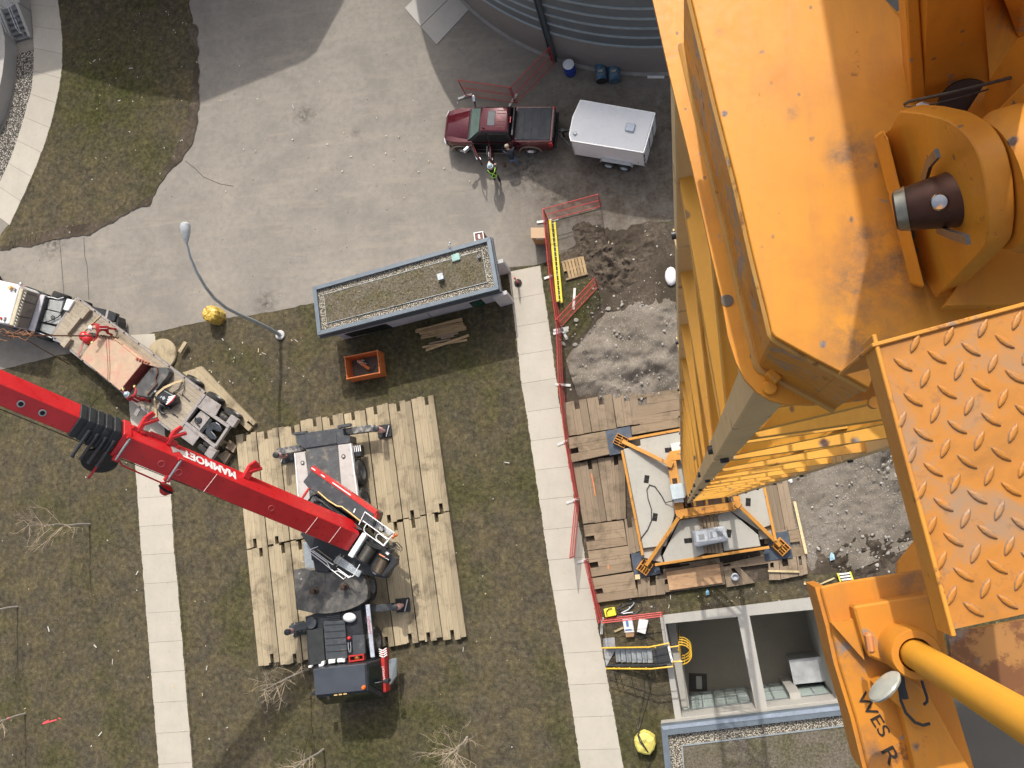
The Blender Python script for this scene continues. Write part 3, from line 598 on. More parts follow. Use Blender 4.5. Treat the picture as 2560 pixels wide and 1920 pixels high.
U = [('a5', [(445, 160), (640, 126), (690, 420), (492, 450)], .02, .26, 3, 'old grey brown mat with upright boards nearest the red fence top corner'),
     ('a5', [(645, 125), (860, 88), (903, 382), (693, 418)], .02, .26, 3, 'old mat with upright boards second from the fence below the gravel heap'),
     ('a5', [(866, 88), (1078, 70), (1118, 340), (908, 378)], .02, .26, 3, 'old mat with upright boards touching the gravel heap edge'),
     ('a5', [(1085, 95), (1100, 285), (1560, 200), (1545, 20)], .02, .262, 2, 'old crosswise mat partly buried by the gravel heap'),
     ('a5', [(1030, 295), (1040, 440), (1570, 350), (1560, 205)], .02, .262, 2, 'old crosswise mat along the top of the ballast slab'),
     ('a5', [(480, 466), (520, 676), (850, 606), (810, 404)], .27, .52, 3, 'raised mat of three crosswise timbers beside the upper blue plate'),
     ('a5', [(528, 690), (735, 650), (820, 1185), (615, 1215)], .02, .24, 4, 'worn mat with an orange paint line and a split board'),
     ('a5', [(738, 650), (975, 610), (985, 1165), (823, 1185)], .02, .24, 4, 'worn upright mat between the paint marked mat and the ballast slab'),
     ('a5', [(617, 1220), (650, 1440), (1000, 1392), (965, 1176)], .02, .24, 3, 'old crosswise mat with one slot below the split board mat'),
     ('a5', [(652, 1445), (690, 1668), (1040, 1612), (1002, 1398)], .02, .245, 3, 'old crosswise mat with a faded orange dash'),
     ('a5', [(970, 1170), (1090, 1150), (1140, 1440), (1010, 1470)], .02, .235, 2, 'short upright mat left of the ballast slab'),
     ('a6', [(330, 22), (392, 232), (745, 182), (705, -34)], .02, .245, 3, 'bottom left old crosswise mat by the red fence corner'),
     ('a6', [(735, 20), (975, -10), (978, 158), (748, 186)], .02, .24, 3, 'short mat of upright boards beside the plywood sheet'),
     ('a6', [(960, -60), (985, 142), (1500, 72), (1480, -120)], .02, .24, 3, 'old crosswise mat under the plywood sheet'),
     ('a6', [(1482, -60), (1620, -78), (1755, 58), (1510, 98)], .02, .24, 3, 'old mat of short boards right of the plywood sheet'),
     ('d5', [(690, 1600), (720, 1690), (1660, 1560), (1500, 1420)], .02, .24, 2, 'dark shaded mat along the lower orange beam'),
     ('b3', [(0, 1230), (90, 1225), (110, 1415), (10, 1420)], .02, .24, 2, 'short mat of upright boards below the lower blue plate'),
     ('b3', [(92, 1225), (245, 1215), (265, 1385), (112, 1412)], .02, .24, 2, 'short mat with a notch below the lower right corner'),
     ('b3', [(248, 1215), (325, 1200), (345, 1365), (268, 1384)], .02, .24, 2, 'last short mat at the lower right corner of the crane pad'),
     ('d5', [(1415, 120), (1640, 60), (1820, 1010), (1610, 1030)], .02, .24, 3, 'old upright mat right of the ballast slab with a square gap'),
     ('d5', [(1645, 60), (1830, 20), (2010, 990), (1825, 1010)], .02, .24, 2, 'outermost old upright mat right of the ballast slab'),
     ('d5', [(1450, 1020), (1480, 1530), (1960, 1480), (1850, 990)], .02, .24, 3, 'mat below the lower right blue plate'),
     ('d5', [(1865, 1015), (1955, 1475), (2165, 1440), (2085, 985)], .02, .242, 3, 'small mat with a slot right of the lower right blue plate'),
     ('d5', [(0, 1580), (30, 1690), (700, 1590), (680, 1480)], .02, .236, 2, 'shaded mat left of the plywood sheet under the orange beam')]
for fr, c, z0, z1, nb, lb in U:
    tmat(fr, c, z0, z1, nb, 'wood2x' if ('cross' in lb or 'raised' in lb or 'lower right blue' in lb or 'beam' in lb) else 'wood2', lb, 'old timber mats around the tower crane base', (1, 0))
rd = W('z4', 1405, 1410); o = MB().lathe((rd.x, rd.y, 0), [(.88, .02), (.9, .1), (.86, .17), (.3, .175)], 26).build('cable_drum_end', M['wood'], smooth=False); tag(o, 'round wooden disc lying on the ground beside the flatbed trailer', 'wooden disc')
o = MB().bar(W('z4', 1555, 1385, .3), W('z4', 1608, 1298, .3), .2, .15).build('timber_block', M['wood']); tag(o, 'squared timber block by the round wooden disc', 'timber')
for k, c in enumerate(([(1570, 1420), (1700, 1560), (1800, 1400), (1720, 1345)], [(1715, 1290), (1840, 1380), (1895, 1265), (1780, 1170)])):
    tmat('c3', c, .05, .35, 3, 'wood2', ('short stack of weathered timbers behind the trailer bumper', 'narrow weathered timbers beside the trailer rear tyre')[k], 'cribbing timbers behind the trailer', (0, 0))
# ================================================================ tower crane base
def m_crane(name, col, rust=.64, grey=.66, gcol=(.24, .22, .20), k=1, blobs=()):
    t = NT(name)
    c = t.ramp(t.noise(.9 * k, 6, .65, .3), [(.3, sc(col, .80)), (.5, col), (.72, sc(col, 1.1))])
    c = t.mix(t.ramp(t.noise(2.3 * k, 6, .7, .4), [(.52, 0.0), (.75, .45)]), c, (col[0] * .62, col[1] * .5, col[2] * .9 + .012))
    pr = t.noise(3.3 * k, 9, .68, .5); c = t.mix(t.ramp(pr, [(grey, 0.0), (grey + .035, .9)]), c, gcol)
    v = t.vor(5.5 * k, vec=t.map((1, 1, 1), (0, 0, .4))); vs = t.vor(5.5 * k, out='Color', vec=t.map((1, 1, 1), (0, 0, .4)))
    n2 = t.noise(24 * k, 4, .7)
    sp = t.math('MULTIPLY', t.ramp(t.math('ADD', v, t.math('MULTIPLY', n2, .12)), [(.12, 1.0), (.17, 0.0)]), t.ramp(vs, [(.38, 0.0), (.42, 1.0)]))
    c = t.mix(sp, c, t.ramp(n2, [(.4, (.10, .045, .03)), (.6, (.26, .23, .21))]))
    r = t.noise(6 * k, 8, .75); c = t.mix(t.ramp(r, [(rust, 0.0), (rust + .05, .8)]), c, (.15, .055, .025))
    v2 = t.vor(15 * k, vec=t.map((1, .8, 1), (0, 0, 1.1))); vc2 = t.vor(15 * k, out='Color', vec=t.map((1, .8, 1), (0, 0, 1.1)))
    c = t.mix(t.math('MULTIPLY', t.ramp(t.math('ADD', v2, t.math('MULTIPLY', n2, .2)), [(.2, 1.0), (.26, 0.0)]), t.ramp(vc2, [(.72, 0.0), (.75, .85)])), c, (.19, .12, .08))
    gr_ = t.noise(1, 6, .7, .2, t.map((9 * k, 1.2 * k, 1), (0, 0, .28))); c = t.mix(t.ramp(gr_, [(.5, 0.0), (.75, .3)]), c, (.30, .15, .05))
    if blobs:
        bb_ = 0.0
        for p, r0, r1 in blobs: bb_ = t.math('MAXIMUM', bb_, t.blob(p, r0, r1))
        c = t.mix(t.math('MULTIPLY', bb_, t.ramp(t.noise(14, 7, .72), [(.38, 0.0), (.62, .9)])), c, (.17, .105, .065))
    t.bump(t.mix(.6, n2, pr), .22, .004)
    return t.out(c, t.ramp(n2, [(.3, .42), (.7, .6)]), 0, .45)
YC = (.66, .27, .024)
M['crane'] = m_crane("orange_crane_paint", YC, .63, .615, k=1.5); M['web'] = m_crane("scuffed_web_paint", (.60, .25, .032), .6, .535, (.27, .235, .21), 1.6); M['cranefar'] = m_crane("faded_crane_paint", (.74, .375, .055), .64, .7, (.62, .5, .3), .35)
M['cranepost'] = m_crane("bleached_post_paint", (.70, .50, .255), .6, .68, (.42, .25, .14), .3); M['base'] = m_crane("base_frame_paint", (.54, .25, .045), .58, .66, (.35, .2, .1), .5)
M['plate'] = mat("blue_steel_plate", (.075, .095, .125), .5, .3, .3, 2, (.13, .10, .075), .66, 3)
M['slot'] = mat("slot_dark", (.012, .010, .008), .9)
for c, lb in (([(808, 405), (1020, 363), (1052, 580), (845, 617)], 'blue grey steel plate under the upper left crane foot'), ([(1025, 1470), (1230, 1430), (1285, 1640), (1062, 1690)], 'blue grey steel plate under the lower left crane foot')):
    o = MB().prism(WL('a5', c, .55), .50 if c[0][0] < 900 else .25, .55 if c[0][0] < 900 else .3).build('steel_plate', M['plate']); tag(o, lb, 'steel plate', 'steel plates under the crane feet')
o = MB().prism(WL('d5', [(1640, 1050), (1860, 1018), (1952, 1480), (1475, 1535), (1440, 1390)], .3), .25, .3).build('steel_plate', M['plate']); tag(o, 'blue grey steel plate under the lower right crane foot', 'steel plate', 'steel plates under the crane feet')
# ballast slabs
def slab(fr, c, z0, z1, lb, holes):
    mb = MB(); mb.prism(WL(fr, c, z1), z0, z1); o = mb.build('ballast_slab', M['ballast'], bevel=.03); tag(o, lb, 'concrete slab', 'concrete ballast slabs')
    for f, x, y, rz in holes:
        p = W(f, x, y, z1); h = MB(); d = Vector((math.cos(rz), math.sin(rz), 0)); h.obox((p.x, p.y, z1 + .004), .36, .22, .016, d)
        ho = h.build('lifting_pocket', M['slot'], o); MB().obox((p.x, p.y, z1 + .016), .04, .2, .02, d).build('lifting_bar', M['black'], ho)
ZS = .86
slab('a5', [(1105, 478), (1470, 408), (1560, 900), (1420, 1080), (1330, 1398), (1133, 1422), (962, 562), (1112, 532)], .45, ZS, 'pale concrete slab with lifting pockets left of the tower crane mast', (('a5', 1163, 822, 1.4), ('a5', 1235, 1150, 1.4), ('a5', 1355, 570, .1)))
slab('a5', [(1112, 1424), (1326, 1400), (1420, 1100), (1440, 1180), (1285, 1470), (1310, 1548), (1120, 1500)], .4, ZS - .22, 'lower concrete slab end beside the left crane foot', ())
slab('d5', [(-260, 1590), (-300, 1450), (-120, 1080), (0, 830), (320, 780), (440, 1400), (220, 1500)], .45, ZS - .012, 'pale concrete slab with one pocket below left of the mast', (('d5', 140, 1185, .12),))
slab('d5', [(640, 760), (800, 640), (880, 690), (1350, 1085), (1395, 1285), (760, 1370)], .45, ZS - .004, 'pale stained concrete slab with a pocket right of the grey counterweight block', (('d5', 842, 1062, 1.4),))
slab('d5', [(810, 365), (1440, 60), (1425, 140), (1592, 915), (1355, 1000), (900, 690)], .45, ZS, 'pale concrete slab right of the mast with one pocket', (('d5', 1178, 520, 1.5),))
slab('d5', [(1350, 1010), (1585, 935), (1615, 1130), (1380, 1170)], .4, ZS - .24, 'lower concrete slab end by the lower right crane foot', ())
v = MB()
for i in range(5):
    x = 345 + i * 64; o = MB().bar(W('d5', x, 775, .82), W('d5', x + 110, 1400, .82), .19, .16).build('timber_beam', M['wood2'])
    tag(o, 'weathered timber under the grey counterweight block, %s from the left' % ('first', 'second', 'third', 'fourth', 'fifth')[i], 'timber', 'timbers under the grey block')
t = thing('counterweight_block', 'pale grey concrete block with three recesses resting on timbers', 'concrete block', W('d5', 520, 1110, .9))
q = WL('d5', [(200, 1022), (772, 928), (846, 1190), (265, 1302)], 1.36); MB().prism(q, .9, 1.36).build('block', mat('grey_cast_block', (.40, .42, .45), .6, var=.1, scale=3, dirt=(.62, .63, .65), dthr=.6), t, bevel=.07, seg=2)
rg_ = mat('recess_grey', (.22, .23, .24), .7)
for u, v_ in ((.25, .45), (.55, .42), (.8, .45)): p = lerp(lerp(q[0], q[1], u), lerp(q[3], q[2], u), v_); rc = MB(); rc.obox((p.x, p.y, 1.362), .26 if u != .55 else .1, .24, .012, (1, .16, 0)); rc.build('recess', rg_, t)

# ================================================================ tower crane
SWc = W('o', 1719, 1258, 1.0); SWc.z = 0; th = math.radians(7.6); E1 = Vector((math.cos(th), math.sin(th), 0)); E2 = Vector((-math.sin(th), math.cos(th), 0)); MS = 1.98; Z = Vector((0, 0, 1))
CR = thing('tower_crane', 'orange yellow tower crane seen from its top, with mast, slewing plate and tread platform', 'tower crane', SWc + (E1 + E2) * MS / 2)
def mp(a, b, z): return SWc + E1 * a + E2 * b + Z * z
ZT = 38.94
for a, b in ((0, 0), (1, 0), (1, 1), (0, 1)):
    pm = MB(); w_ = .16; x0 = a * (MS - w_); y0 = b * (MS - w_)
    pm.prism([mp(x0, y0, 0), mp(x0 + w_, y0, 0), mp(x0 + w_, y0 + w_, 0), mp(x0, y0 + w_, 0)], 1.0, ZT)
    po_ = pm.build('mast_post', M['cranepost'], CR, bevel=.008)
    fl = MB(); jb = MB(); zz = ZT - 4.2
    while zz > 1.5:
        fl.prism([mp(x0 - .012, y0 - .012, 0), mp(x0 + w_ + .012, y0 - .012, 0), mp(x0 + w_ + .012, y0 + w_ + .012, 0), mp(x0 - .012, y0 + w_ + .012, 0)], zz - .004, zz + .008)
        for nrm, px, py in ((E1 * (1 if a else -1), x0 + (w_ if a else 0), y0 + (.5 * w_ if 1 else 0)), (E2 * (1 if b else -1), x0 + .5 * w_, y0 + (w_ if b else 0))):
            MB().lathe(mp(px, py, zz + .12), [(.036, 0), (.036, .035), (.026, .037), (.024, .03)], 14, nrm).build('joint_bolt', M['black'], po_, True)
        fl.build('joint_flange', M['cranepost'], po_); fl = MB()
        zz -= 4.7
hs = 2.35
side = [((0, 0), E1, E2), ((0, 0), E2, E1), ((0, 1), E1, -E2), ((1, 0), E2, -E1)]
LB = []
for si, ((a, b), du, inn_) in enumerate(side):
    zz = ZT - .28; k = 0
    o0 = SWc + E1 * a * MS + E2 * b * MS + inn_ * .09
    while zz > 1.4:
        p, q = o0 + du * .16 + Z * zz, o0 + du * (MS - .16) + Z * zz
        lat = MB(); dg = MB(); lat.bar(p, q, .13, .012); lat.bar(p - inn_ * .06 - Z * .085, q - inn_ * .06 - Z * .085, .012, .17)   # rolled angle: flange and web
        if zz - hs > 1.2:
            r_, s_ = (q, p - Z * hs) if si != 1 else (q, p - Z * hs)
            dg.bar(r_ - Z * .1 + inn_ * .02, s_ + Z * .1 + inn_ * .02, .10, .012); dg.bar(r_ - Z * .16 - inn_ * .03, s_ + Z * .04 - inn_ * .03, .012, .11)
            m_ = (p + q) / 2 - Z * hs * .5; dg.bar(m_ + inn_ * .02, (p if 1 else q) - Z * hs * .5 + inn_ * .02, .07, .07)
            dg.build('mast_diagonal', M['cranefar'], CR)
        lat.build('mast_girt', M['cranefar'], CR); zz -= hs; k += 1
ld = MB()
for e in (.75, 1.2): ld.tube([mp(e, 1.55, 1.2), mp(e, 1.55, ZT - .2)], .02, 6)
zz = 1.4
while zz < ZT - .3: ld.tube([mp(.75, 1.55, zz), mp(1.2, 1.55, zz)], .012, 5); zz += .3
ld.build('mast_ladder', M['cranefar'], CR)
bf = MB(); pf = lambda a, b: (mp(a, b, 0).x, mp(a, b, 0).y)
for A in ([(-.62, -.42), (-.42, -.66), (2.0, -.62), (2.34, -.35), (2.3, -.22), (-.62, -.22)], [(-.62, 2.0), (2.3, 2.0), (2.3, 2.45), (-.4, 2.45), (-.62, 2.2)], [(-.62, -.215), (-.2, -.215), (-.2, 1.995), (-.62, 1.995)], [(2.02, -.215), (2.34, -.215), (2.3, 1.995), (2.02, 1.995)]): bf.prism([pf(*p) for p in A], .9, 1.28)
for e in (.3, .85, 1.6): bf.bar(mp(e, -.2, 1.1), mp(e, .3, 1.1), .12, .34)
bf.build('base_frame', M['base'], CR, bevel=.012)
for a0, a1, b0, b1 in ((-.14, .22, -.16, .24), (.42, 1.5, -.17, .2), (-.52, -.3, .5, 1.2), (2.08, 2.26, .2, 1.0)): MB().prism([pf(a0, b0), pf(a1, b0), pf(a1, b1), pf(a0, b1)], 1.0, 1.284 if a0 < -.2 or a0 > 2 else 1.02).build('frame_opening', mat('dark_hole_shade', (.045, .022, .012), .9), CR)  # dark blocks stand in for the shade down inside the frame holes
MB().bar(mp(-.46, -.56, 1.3), mp(2.1, -.52, 1.3), .05, .06).build('frame_rib', M['base'], CR)
FT = [('a5', 940, 490, .72), ('a5', 1150, 1580, .55), ('d5', 1755, 1300, .55)]
ST = [mp(-.5, 1.85, 1.3), mp(-.42, -.5, 1.3), mp(2.2, -.36, 1.3)]
for (fr, x, y, z_), q in zip(FT, ST):
    p = W(fr, x, y, z_); d = (q - p); d.z = 0; d.normalize(); n_ = Vector((-d.y, d.x, 0))
    MB().bar(p + d * .1 + Z * .1, q, .17, .2).build('stay_strut', M['base'], CR, bevel=.01)
    f = MB(); f.obox(p - Z * .1, .62, .05, .34, d); 
    for e in (-.24, -.12, .12, .24): f.obox(p + n_ * e - Z * .1, .6, .025, .36, d)
    for e in (-.28, 0, .28): f.obox(p + d * e - Z * .1, .025, .5, .34, d)
    f.obox(p - Z * .24, .68, .58, .04, d); f.build('outrigger_foot', M['base'], CR)
    g2 = MB(); g2.obox(q + Z * -.02, .26, .3, .26, d); g2.build('strut_clevis', M['base'], CR, bevel=.02)
fb = MB()
for (f1, a), (f2, b) in ((('a5', (1010, 478)), ('a5', (1600, 370))), (('a5', (952, 575)), ('a5', (1130, 1480))), (('a5', (1235, 1562)), ('d5', (1540, 1300))), (('d5', (1420, 120)), ('d5', (1650, 1190)))):
    fb.bar(W(f1, *a, .78), W(f2, *b, .78), .12, .26)
fb.build('tie_beam', M['base'], CR, bevel=.012)
t = thing('electrical_box', 'pale blue grey electrical box at the foot of the mast with a cable', 'electrical box', W('a5', 1425, 930, 1.3))
q = WL('a5', [(1362, 870), (1470, 855), (1490, 985), (1385, 1000)], 1.8); MB().prism(q, 1.2, 1.8).build('cabinet', mat('cabinet_grey', (.44, .5, .53), .5, dirt=(.55, .42, .12), dthr=.68), t, bevel=.02)
q = WL('a5', [(1395, 992), (1480, 985), (1484, 1020), (1400, 1027)], 1.6); MB().prism(q, 1.2, 1.6).build('socket_box', M['alu'], t)
v = MB(); v.tube([W('a5', x, y, z_) for x, y, z_ in ((1395, 1008, 1.2), (1325, 1025, .92), (1290, 960, .9), (1235, 885, .9), (1190, 870, .9), (1165, 910, .9), (1175, 990, .9), (1205, 1080, .9), (1205, 1180, .9), (1170, 1260, .9), (1115, 1330, .9), (1100, 1400, .88), (1135, 1500, .84), (1180, 1570, .7), (1260, 1660, .4))], .022, 6)
v.build('power_cable', M['black'], t, True)
o = MB().prism(WL('a5', [(1368, 515), (1480, 500), (1500, 630), (1395, 640)], 1.2), .86, 1.2).build('foam_block', mat('dull_white', (.62, .60, .55), .7, dirt=(.4, .37, .3)), bevel=.02); tag(o, 'dull white box on the slab partly hidden behind the mast', 'box')
o = MB().prism(WL('o', [(1665, 1430), (1798, 1409), (1806, 1457), (1674, 1476)], .32), .26, .32).build('plywood_sheet', M['ply']); tag(o, 'tan plywood sheet lying on mats below the ballast slabs', 'plywood sheet')
# ---------------------------------------------------------------- tower crane: slewing deck within arm's reach of the camera
def N(fr, x, y, D): return W(fr, x, y, CH - D)
def NL(fr, pts, D): return [N(fr, a, b, D) for a, b in pts]
CM = M['crane']
fl = NL('o', [(1600, -160), (1632, 0), (1674, 187), (1730, 417), (1779, 640), (1802, 735), (1820, 842), (1840, 906), (1862, 948), (1892, 980), (1924, 1000), (1964, 1011), (2028, 1012), (2110, 1006), (2300, 980), (2900, 860), (2900, 330), (2340, 130), (2185, -30), (2110, -160)], 3.0)
MB().prism(fl, CH - 3.03, CH - 3.0).build('slewing_flange', CM, CR)
tp = NL('o', [(1700, -130), (1730, 0), (1791, 256), (1843, 460), (1884, 640), (1915, 764), (1930, 830), (1939, 842), (2034, 895), (2106, 932), (2173, 970), (2200, 905), (2800, 745), (2800, 58), (2262, 58), (2190, -30), (2120, -130)], 2.43)
M['deckp'] = m_crane('grimy_deck_paint', YC, .63, .66, k=1.5, blobs=[(N(*q, 2.43) - CR.location, a, b) for q, a, b in ((('b1', 1240, 880), .02, .1), (('b1', 1460, 1500), .03, .2), (('b1', 1300, 1380), .01, .09), (('b1', 870, 650), .005, .035), (('b2', 1900, 700), .02, .14), (('b1', 1150, 900), .01, .06), (('b1', 460, 190), .003, .02), (('b1', 1250, 1640), .02, .12))]); MB().prism(tp, CH - 2.462, CH - 2.43).build('deck_plate', M['deckp'], CR, bevel=.003)
web = MB(); P = [Vector((p.x, p.y, 0)) for p in tp[:11]]
for i in range(10):
    a, b = P[i], P[i + 1]; d = (b - a).normalized(); n_ = Vector((d.y, -d.x, 0)); c = Vector((.9, 1.2, 0))
    if (c - a).dot(n_) < 0: n_ = -n_
    e = d * .0; web.loft([[a + n_ * .012 + Z * z_, b + n_ * .012 + Z * z_, b + n_ * .045 + Z * z_, a + n_ * .045 + Z * z_] for z_ in (CH - 3.0, CH - 2.462)])
web.build('deck_web', M['web'], CR)
wd = MB(); wd.tube([p + Vector((0, 0, CH - 2.462)) for p in P], .011, 6); wd.tube([p + Vector((.006, .006, CH - 2.995)) for p in P], .016, 6); wd.build('weld_seam', m_crane('weld_paint', (.5, .27, .07), .6, .6), CR, True)
gs = MB(); g0, g1 = N('b2', 1100, 1010, 2.98), N('b2', 1190, 1090, 2.98); gs.bar(g0, g1, .03, .1); gs.build('deck_lug', CM, CR, bevel=.004); MB().lathe(N('b2', 1120, 1140, 2.995), [(.026, 0), (.022, .012)], 16).build('deck_stud', CM, CR); MB().lathe(N('b2', 2010, 1275, 2.5), [(.016, 0), (.016, .03)], 12).build('deck_stud', CM, CR)
hbm_ = mat('dull_grease', (.12, .10, .08), .6); MB().lathe(N('b2', 755, 385, 2.998), [(.021, 0), (.021, .001)], 20).build('bolt_hole', hbm_, CR); MB().lathe(N('b2', 975, 865, 2.998), [(.011, 0), (.011, .001)], 12).build('bolt_hole', hbm_, CR)
# pin ear: an upright plate
ea, eb = N('b1', 1340, 790, 2.42), N('b1', 1645, 1658, 2.42); eD = (eb - ea).normalized(); eN = Vector((eD.y, -eD.x, 0))
if eN.x > 0: eN = -eN                                   # faces west
ep = [(1375, 790), (1440, 740), (1495, 640), (1620, 652), (1740, 682), (1840, 740), (1900, 805), (1950, 900), (1985, 1040), (2003, 1200), (2000, 1340), (1965, 1450), (1760, 1656), (1700, 1720), (1620, 1560), (1560, 1360), (1470, 1150), (1425, 1060)]
def smooth_curve(P_, i0, i1, n=4):
    out = list(P_[:i0])
    for i in range(i0, i1):
        p0, p1, p2, p3 = (Vector(P_[max(0, min(len(P_) - 1, i + k))]) for k in (-1, 0, 1, 2))
        for k in range(n): u = k / n; out.append(tuple(.5 * ((2 * p1) + (p2 - p0) * u + (2 * p0 - 5 * p1 + 4 * p2 - p3) * u * u + (3 * p1 - p0 - 3 * p2 + p3) * u ** 3)))
    return out + list(P_[i1:])
ef = [WP('b1', x, y, ea, eN) for x, y in smooth_curve(ep, 4, 11)]
ear = MB(); ear.loft([ef, [v - eN * .055 for v in ef]])
ear.build('pin_ear', CM, CR, True, bevel=.003)
rb = MB(); rb.loft([[WP('b1', x, y, ea + eN * .045, eN) for x, y in ((1345, 785), (1400, 745), (1430, 800), (1640, 1658), (1560, 1640), (1360, 840))], [WP('b1', x, y, ea + eN * .0, eN) for x, y in ((1345, 785), (1400, 745), (1430, 800), (1640, 1658), (1560, 1640), (1360, 840))]]); rb.build('ear_rib', CM, CR, bevel=.006)
pc = WP('b1', 1790, 1150, ea, eN); pe = N('b1', 1465, 1218, CH - pc.z + .035); rP = .054; L_ = .2; ax = (pe - pc).normalized(); L_ = (pe - pc).length
pin = MB().lathe(pc, [(rP * 1.2, -.03), (rP * 1.2, 0), (rP * 1.0, L_ * .6), (rP * .86, L_ - .006), (rP * .78, L_)], 40, ax)
po_ = pin.build('pivot_pin', mat('rusty_pin', (.085, .038, .026), .45, .5, .3, 9, (.05, .03, .022), .6, 12, bump=.1), CR, True)
MB().lathe(pc, [(rP * .99, L_ * .76), (rP * .955, L_ * .80), (rP * .885, L_ * .96)], 40, ax).build('bare_steel_band', mat('bare_steel', (.32, .31, .26), .35, .8, .3, 20), po_, True)
cv_ = (CAM - pc).normalized(); cv_ = (cv_ - ax * cv_.dot(ax)).normalized(); bt = pc + ax * L_ * .2 + cv_ * rP * 1.1; nb = cv_
MB().lathe(bt, [(.020, -.006), (.020, .005), (.016, .010), (.006, .012)], 20, nb).build('pin_bolt', mat('shiny_bolt', (.62, .62, .62), .2, 1, .2, 30), po_, True)
ctm = mat('grey_cotter', (.17, .16, .15), .45, .7, .2, 12); ct = MB()
for pts in (((1635, 1040, .022), (1665, 940, .03), (1712, 885, .05)), ((1715, 1318, .022), (1790, 1350, .035), (1885, 1380, .06))):
    L = [WP('b1', x, y, ea + eN * o, eN) for x, y, o in pts]; 
    for a_, b_ in zip(L, L[1:]): ct.bar(a_, b_ + (b_ - a_) * .04, .02, .009, eN)
    ct.build('cotter_bar', ctm, CR); ct = MB()
# boss and heavy arms behind the ear
bo = MB(); bc = WP('b1', 2040, 1080, ea - eN * .06, eN); bo.lathe(bc, [(.14, 0), (.16, .03), (.16, .16), (.12, .18), (.12, .7)], 36, -eN); bo.build('pivot_boss', CM, CR, True)
q = [WP('b1', x, y, ea - eN * .14, eN) for x, y in ((2045, 640), (2212, 470), (2420, 420), (2420, 1300), (2250, 1120), (2150, 1010))]
MB().loft([q, [v - eN * .05 for v in q]]).build('arm_plate', CM, CR, bevel=.005)
q = [WP('b1', x, y, ea - eN * .24, eN) for x, y in ((2160, 225), (2000, 470), (1960, 620), (1915, 690), (1990, 720), (2050, 650), (2230, 480), (2400, 200))]
MB().loft([q, [v - eN * .05 for v in q]]).build('arm_plate', CM, CR, bevel=.005)
MB().prism(NL('b1', [(1900, 620), (1990, 480), (2300, 900), (2300, 1750), (1760, 1760), (1980, 1400)], 2.30), CH - 2.34, CH - 2.30).build('arm_floor', CM, CR)
# leaning leg of the tower head; it rises out of the picture and throws the shadow across the deck
lb = [N('c7', 640, 1372, 2.40), N('c7', 830, 1345, 2.40), N('c7', 1745, 1150, 2.40)]; lt_ = [N('c7', 548, -60, 2.04), N('c7', 735, -60, 2.04), N('c7', 1640, -60, 2.04)]
ext = 3.6; lt2 = [a + (b - a) * ext for a, b in zip(lb, lt_)]; bk = Vector((0, .03, -.012))
MB().loft([[lb[1], lb[2], lb[2] + bk, lb[1] + bk], [lt2[1], lt2[2], lt2[2] + bk, lt2[1] + bk]]).build('tower_head_leg', CM, CR)
fwd = Vector((0, -.014, .01))
MB().loft([[lb[0] + fwd, lb[1] + fwd, lb[1] + bk * 4, lb[0] + bk * 4], [lt2[0] + fwd, lt2[1] + fwd, lt2[1] + bk * 4, lt2[0] + bk * 4]]).build('leg_flange', CM, CR, bevel=.003)
q0 = [N('c7', 1735, 1155, 2.40), N('c7', 2110, 520, 2.40), N('c7', 2500, 420, 2.40)]; q1 = [N('c7', 1640, -60, 2.02), N('c7', 1900, -60, 2.0), N('c7', 2500, -60, 2.0)]
q1 = [a + (b - a) * 3 for a, b in zip(q0, q1)]
MB().loft([q0 + [q0[2] + Vector((0, .2, 0)), q0[0] + Vector((0, .2, 0))], q1 + [q1[2] + Vector((0, .2, 0)), q1[0] + Vector((0, .2, 0))]]).build('tower_head_column', CM, CR, bevel=.004)
# unseen tower head box, added out of frame to shade the deck's right side
x0 = N('o', 2062, 250, 2.43); dsh = SUNV / SUNV.z
hx = x0 + dsh * 1.2
mb = MB(); mb.prism([(hx.x, hx.y + .35), (hx.x + 2.2, hx.y + .1), (hx.x + 2.2, hx.y + 2.6), (hx.x - .05, hx.y + 2.4)], CH - 2.40, CH - .2); mb.build('unseen_shade_box', CM, CR)
rp = MB(); rp.tube([N('c7', 560, 1440, 2.28), N('c7', 620, 1405, 2.26), N('c7', 1180, 1285, 2.2), N('c7', 1740, 1150, 2.14), N('c7', 2300, 1000, 2.1)], .0042, 8); rp.tube([N('c7', 560, 1470, 2.30), N('c7', 720, 1480, 2.28), N('c7', 1000, 1430, 2.26), N('c7', 1400, 1330, 2.22), N('c7', 1720, 1235, 2.18)], .0022, 6); rp.build('wire_rope', mat('greasy_rope', (.10, .09, .075), .5, .4, .3, 60), CR, True)
sk = MB(); sk.tube([N('c7', 740, 1470, 2.275), N('c7', 810, 1440, 2.265), N('c7', 890, 1460, 2.265)], .007, 8); sk.build('shackle', M['alu'], CR, True)
dk = MB(); dk.lathe(N('c7', 1400, 1480, 2.36), [(.07, 0), (.072, .006), (.068, .012)], 36, (-.1, -.35, .93), sx=1); dk.build('sheave', mat('dark_sheave', (.05, .032, .024), .6, .3), CR, True)
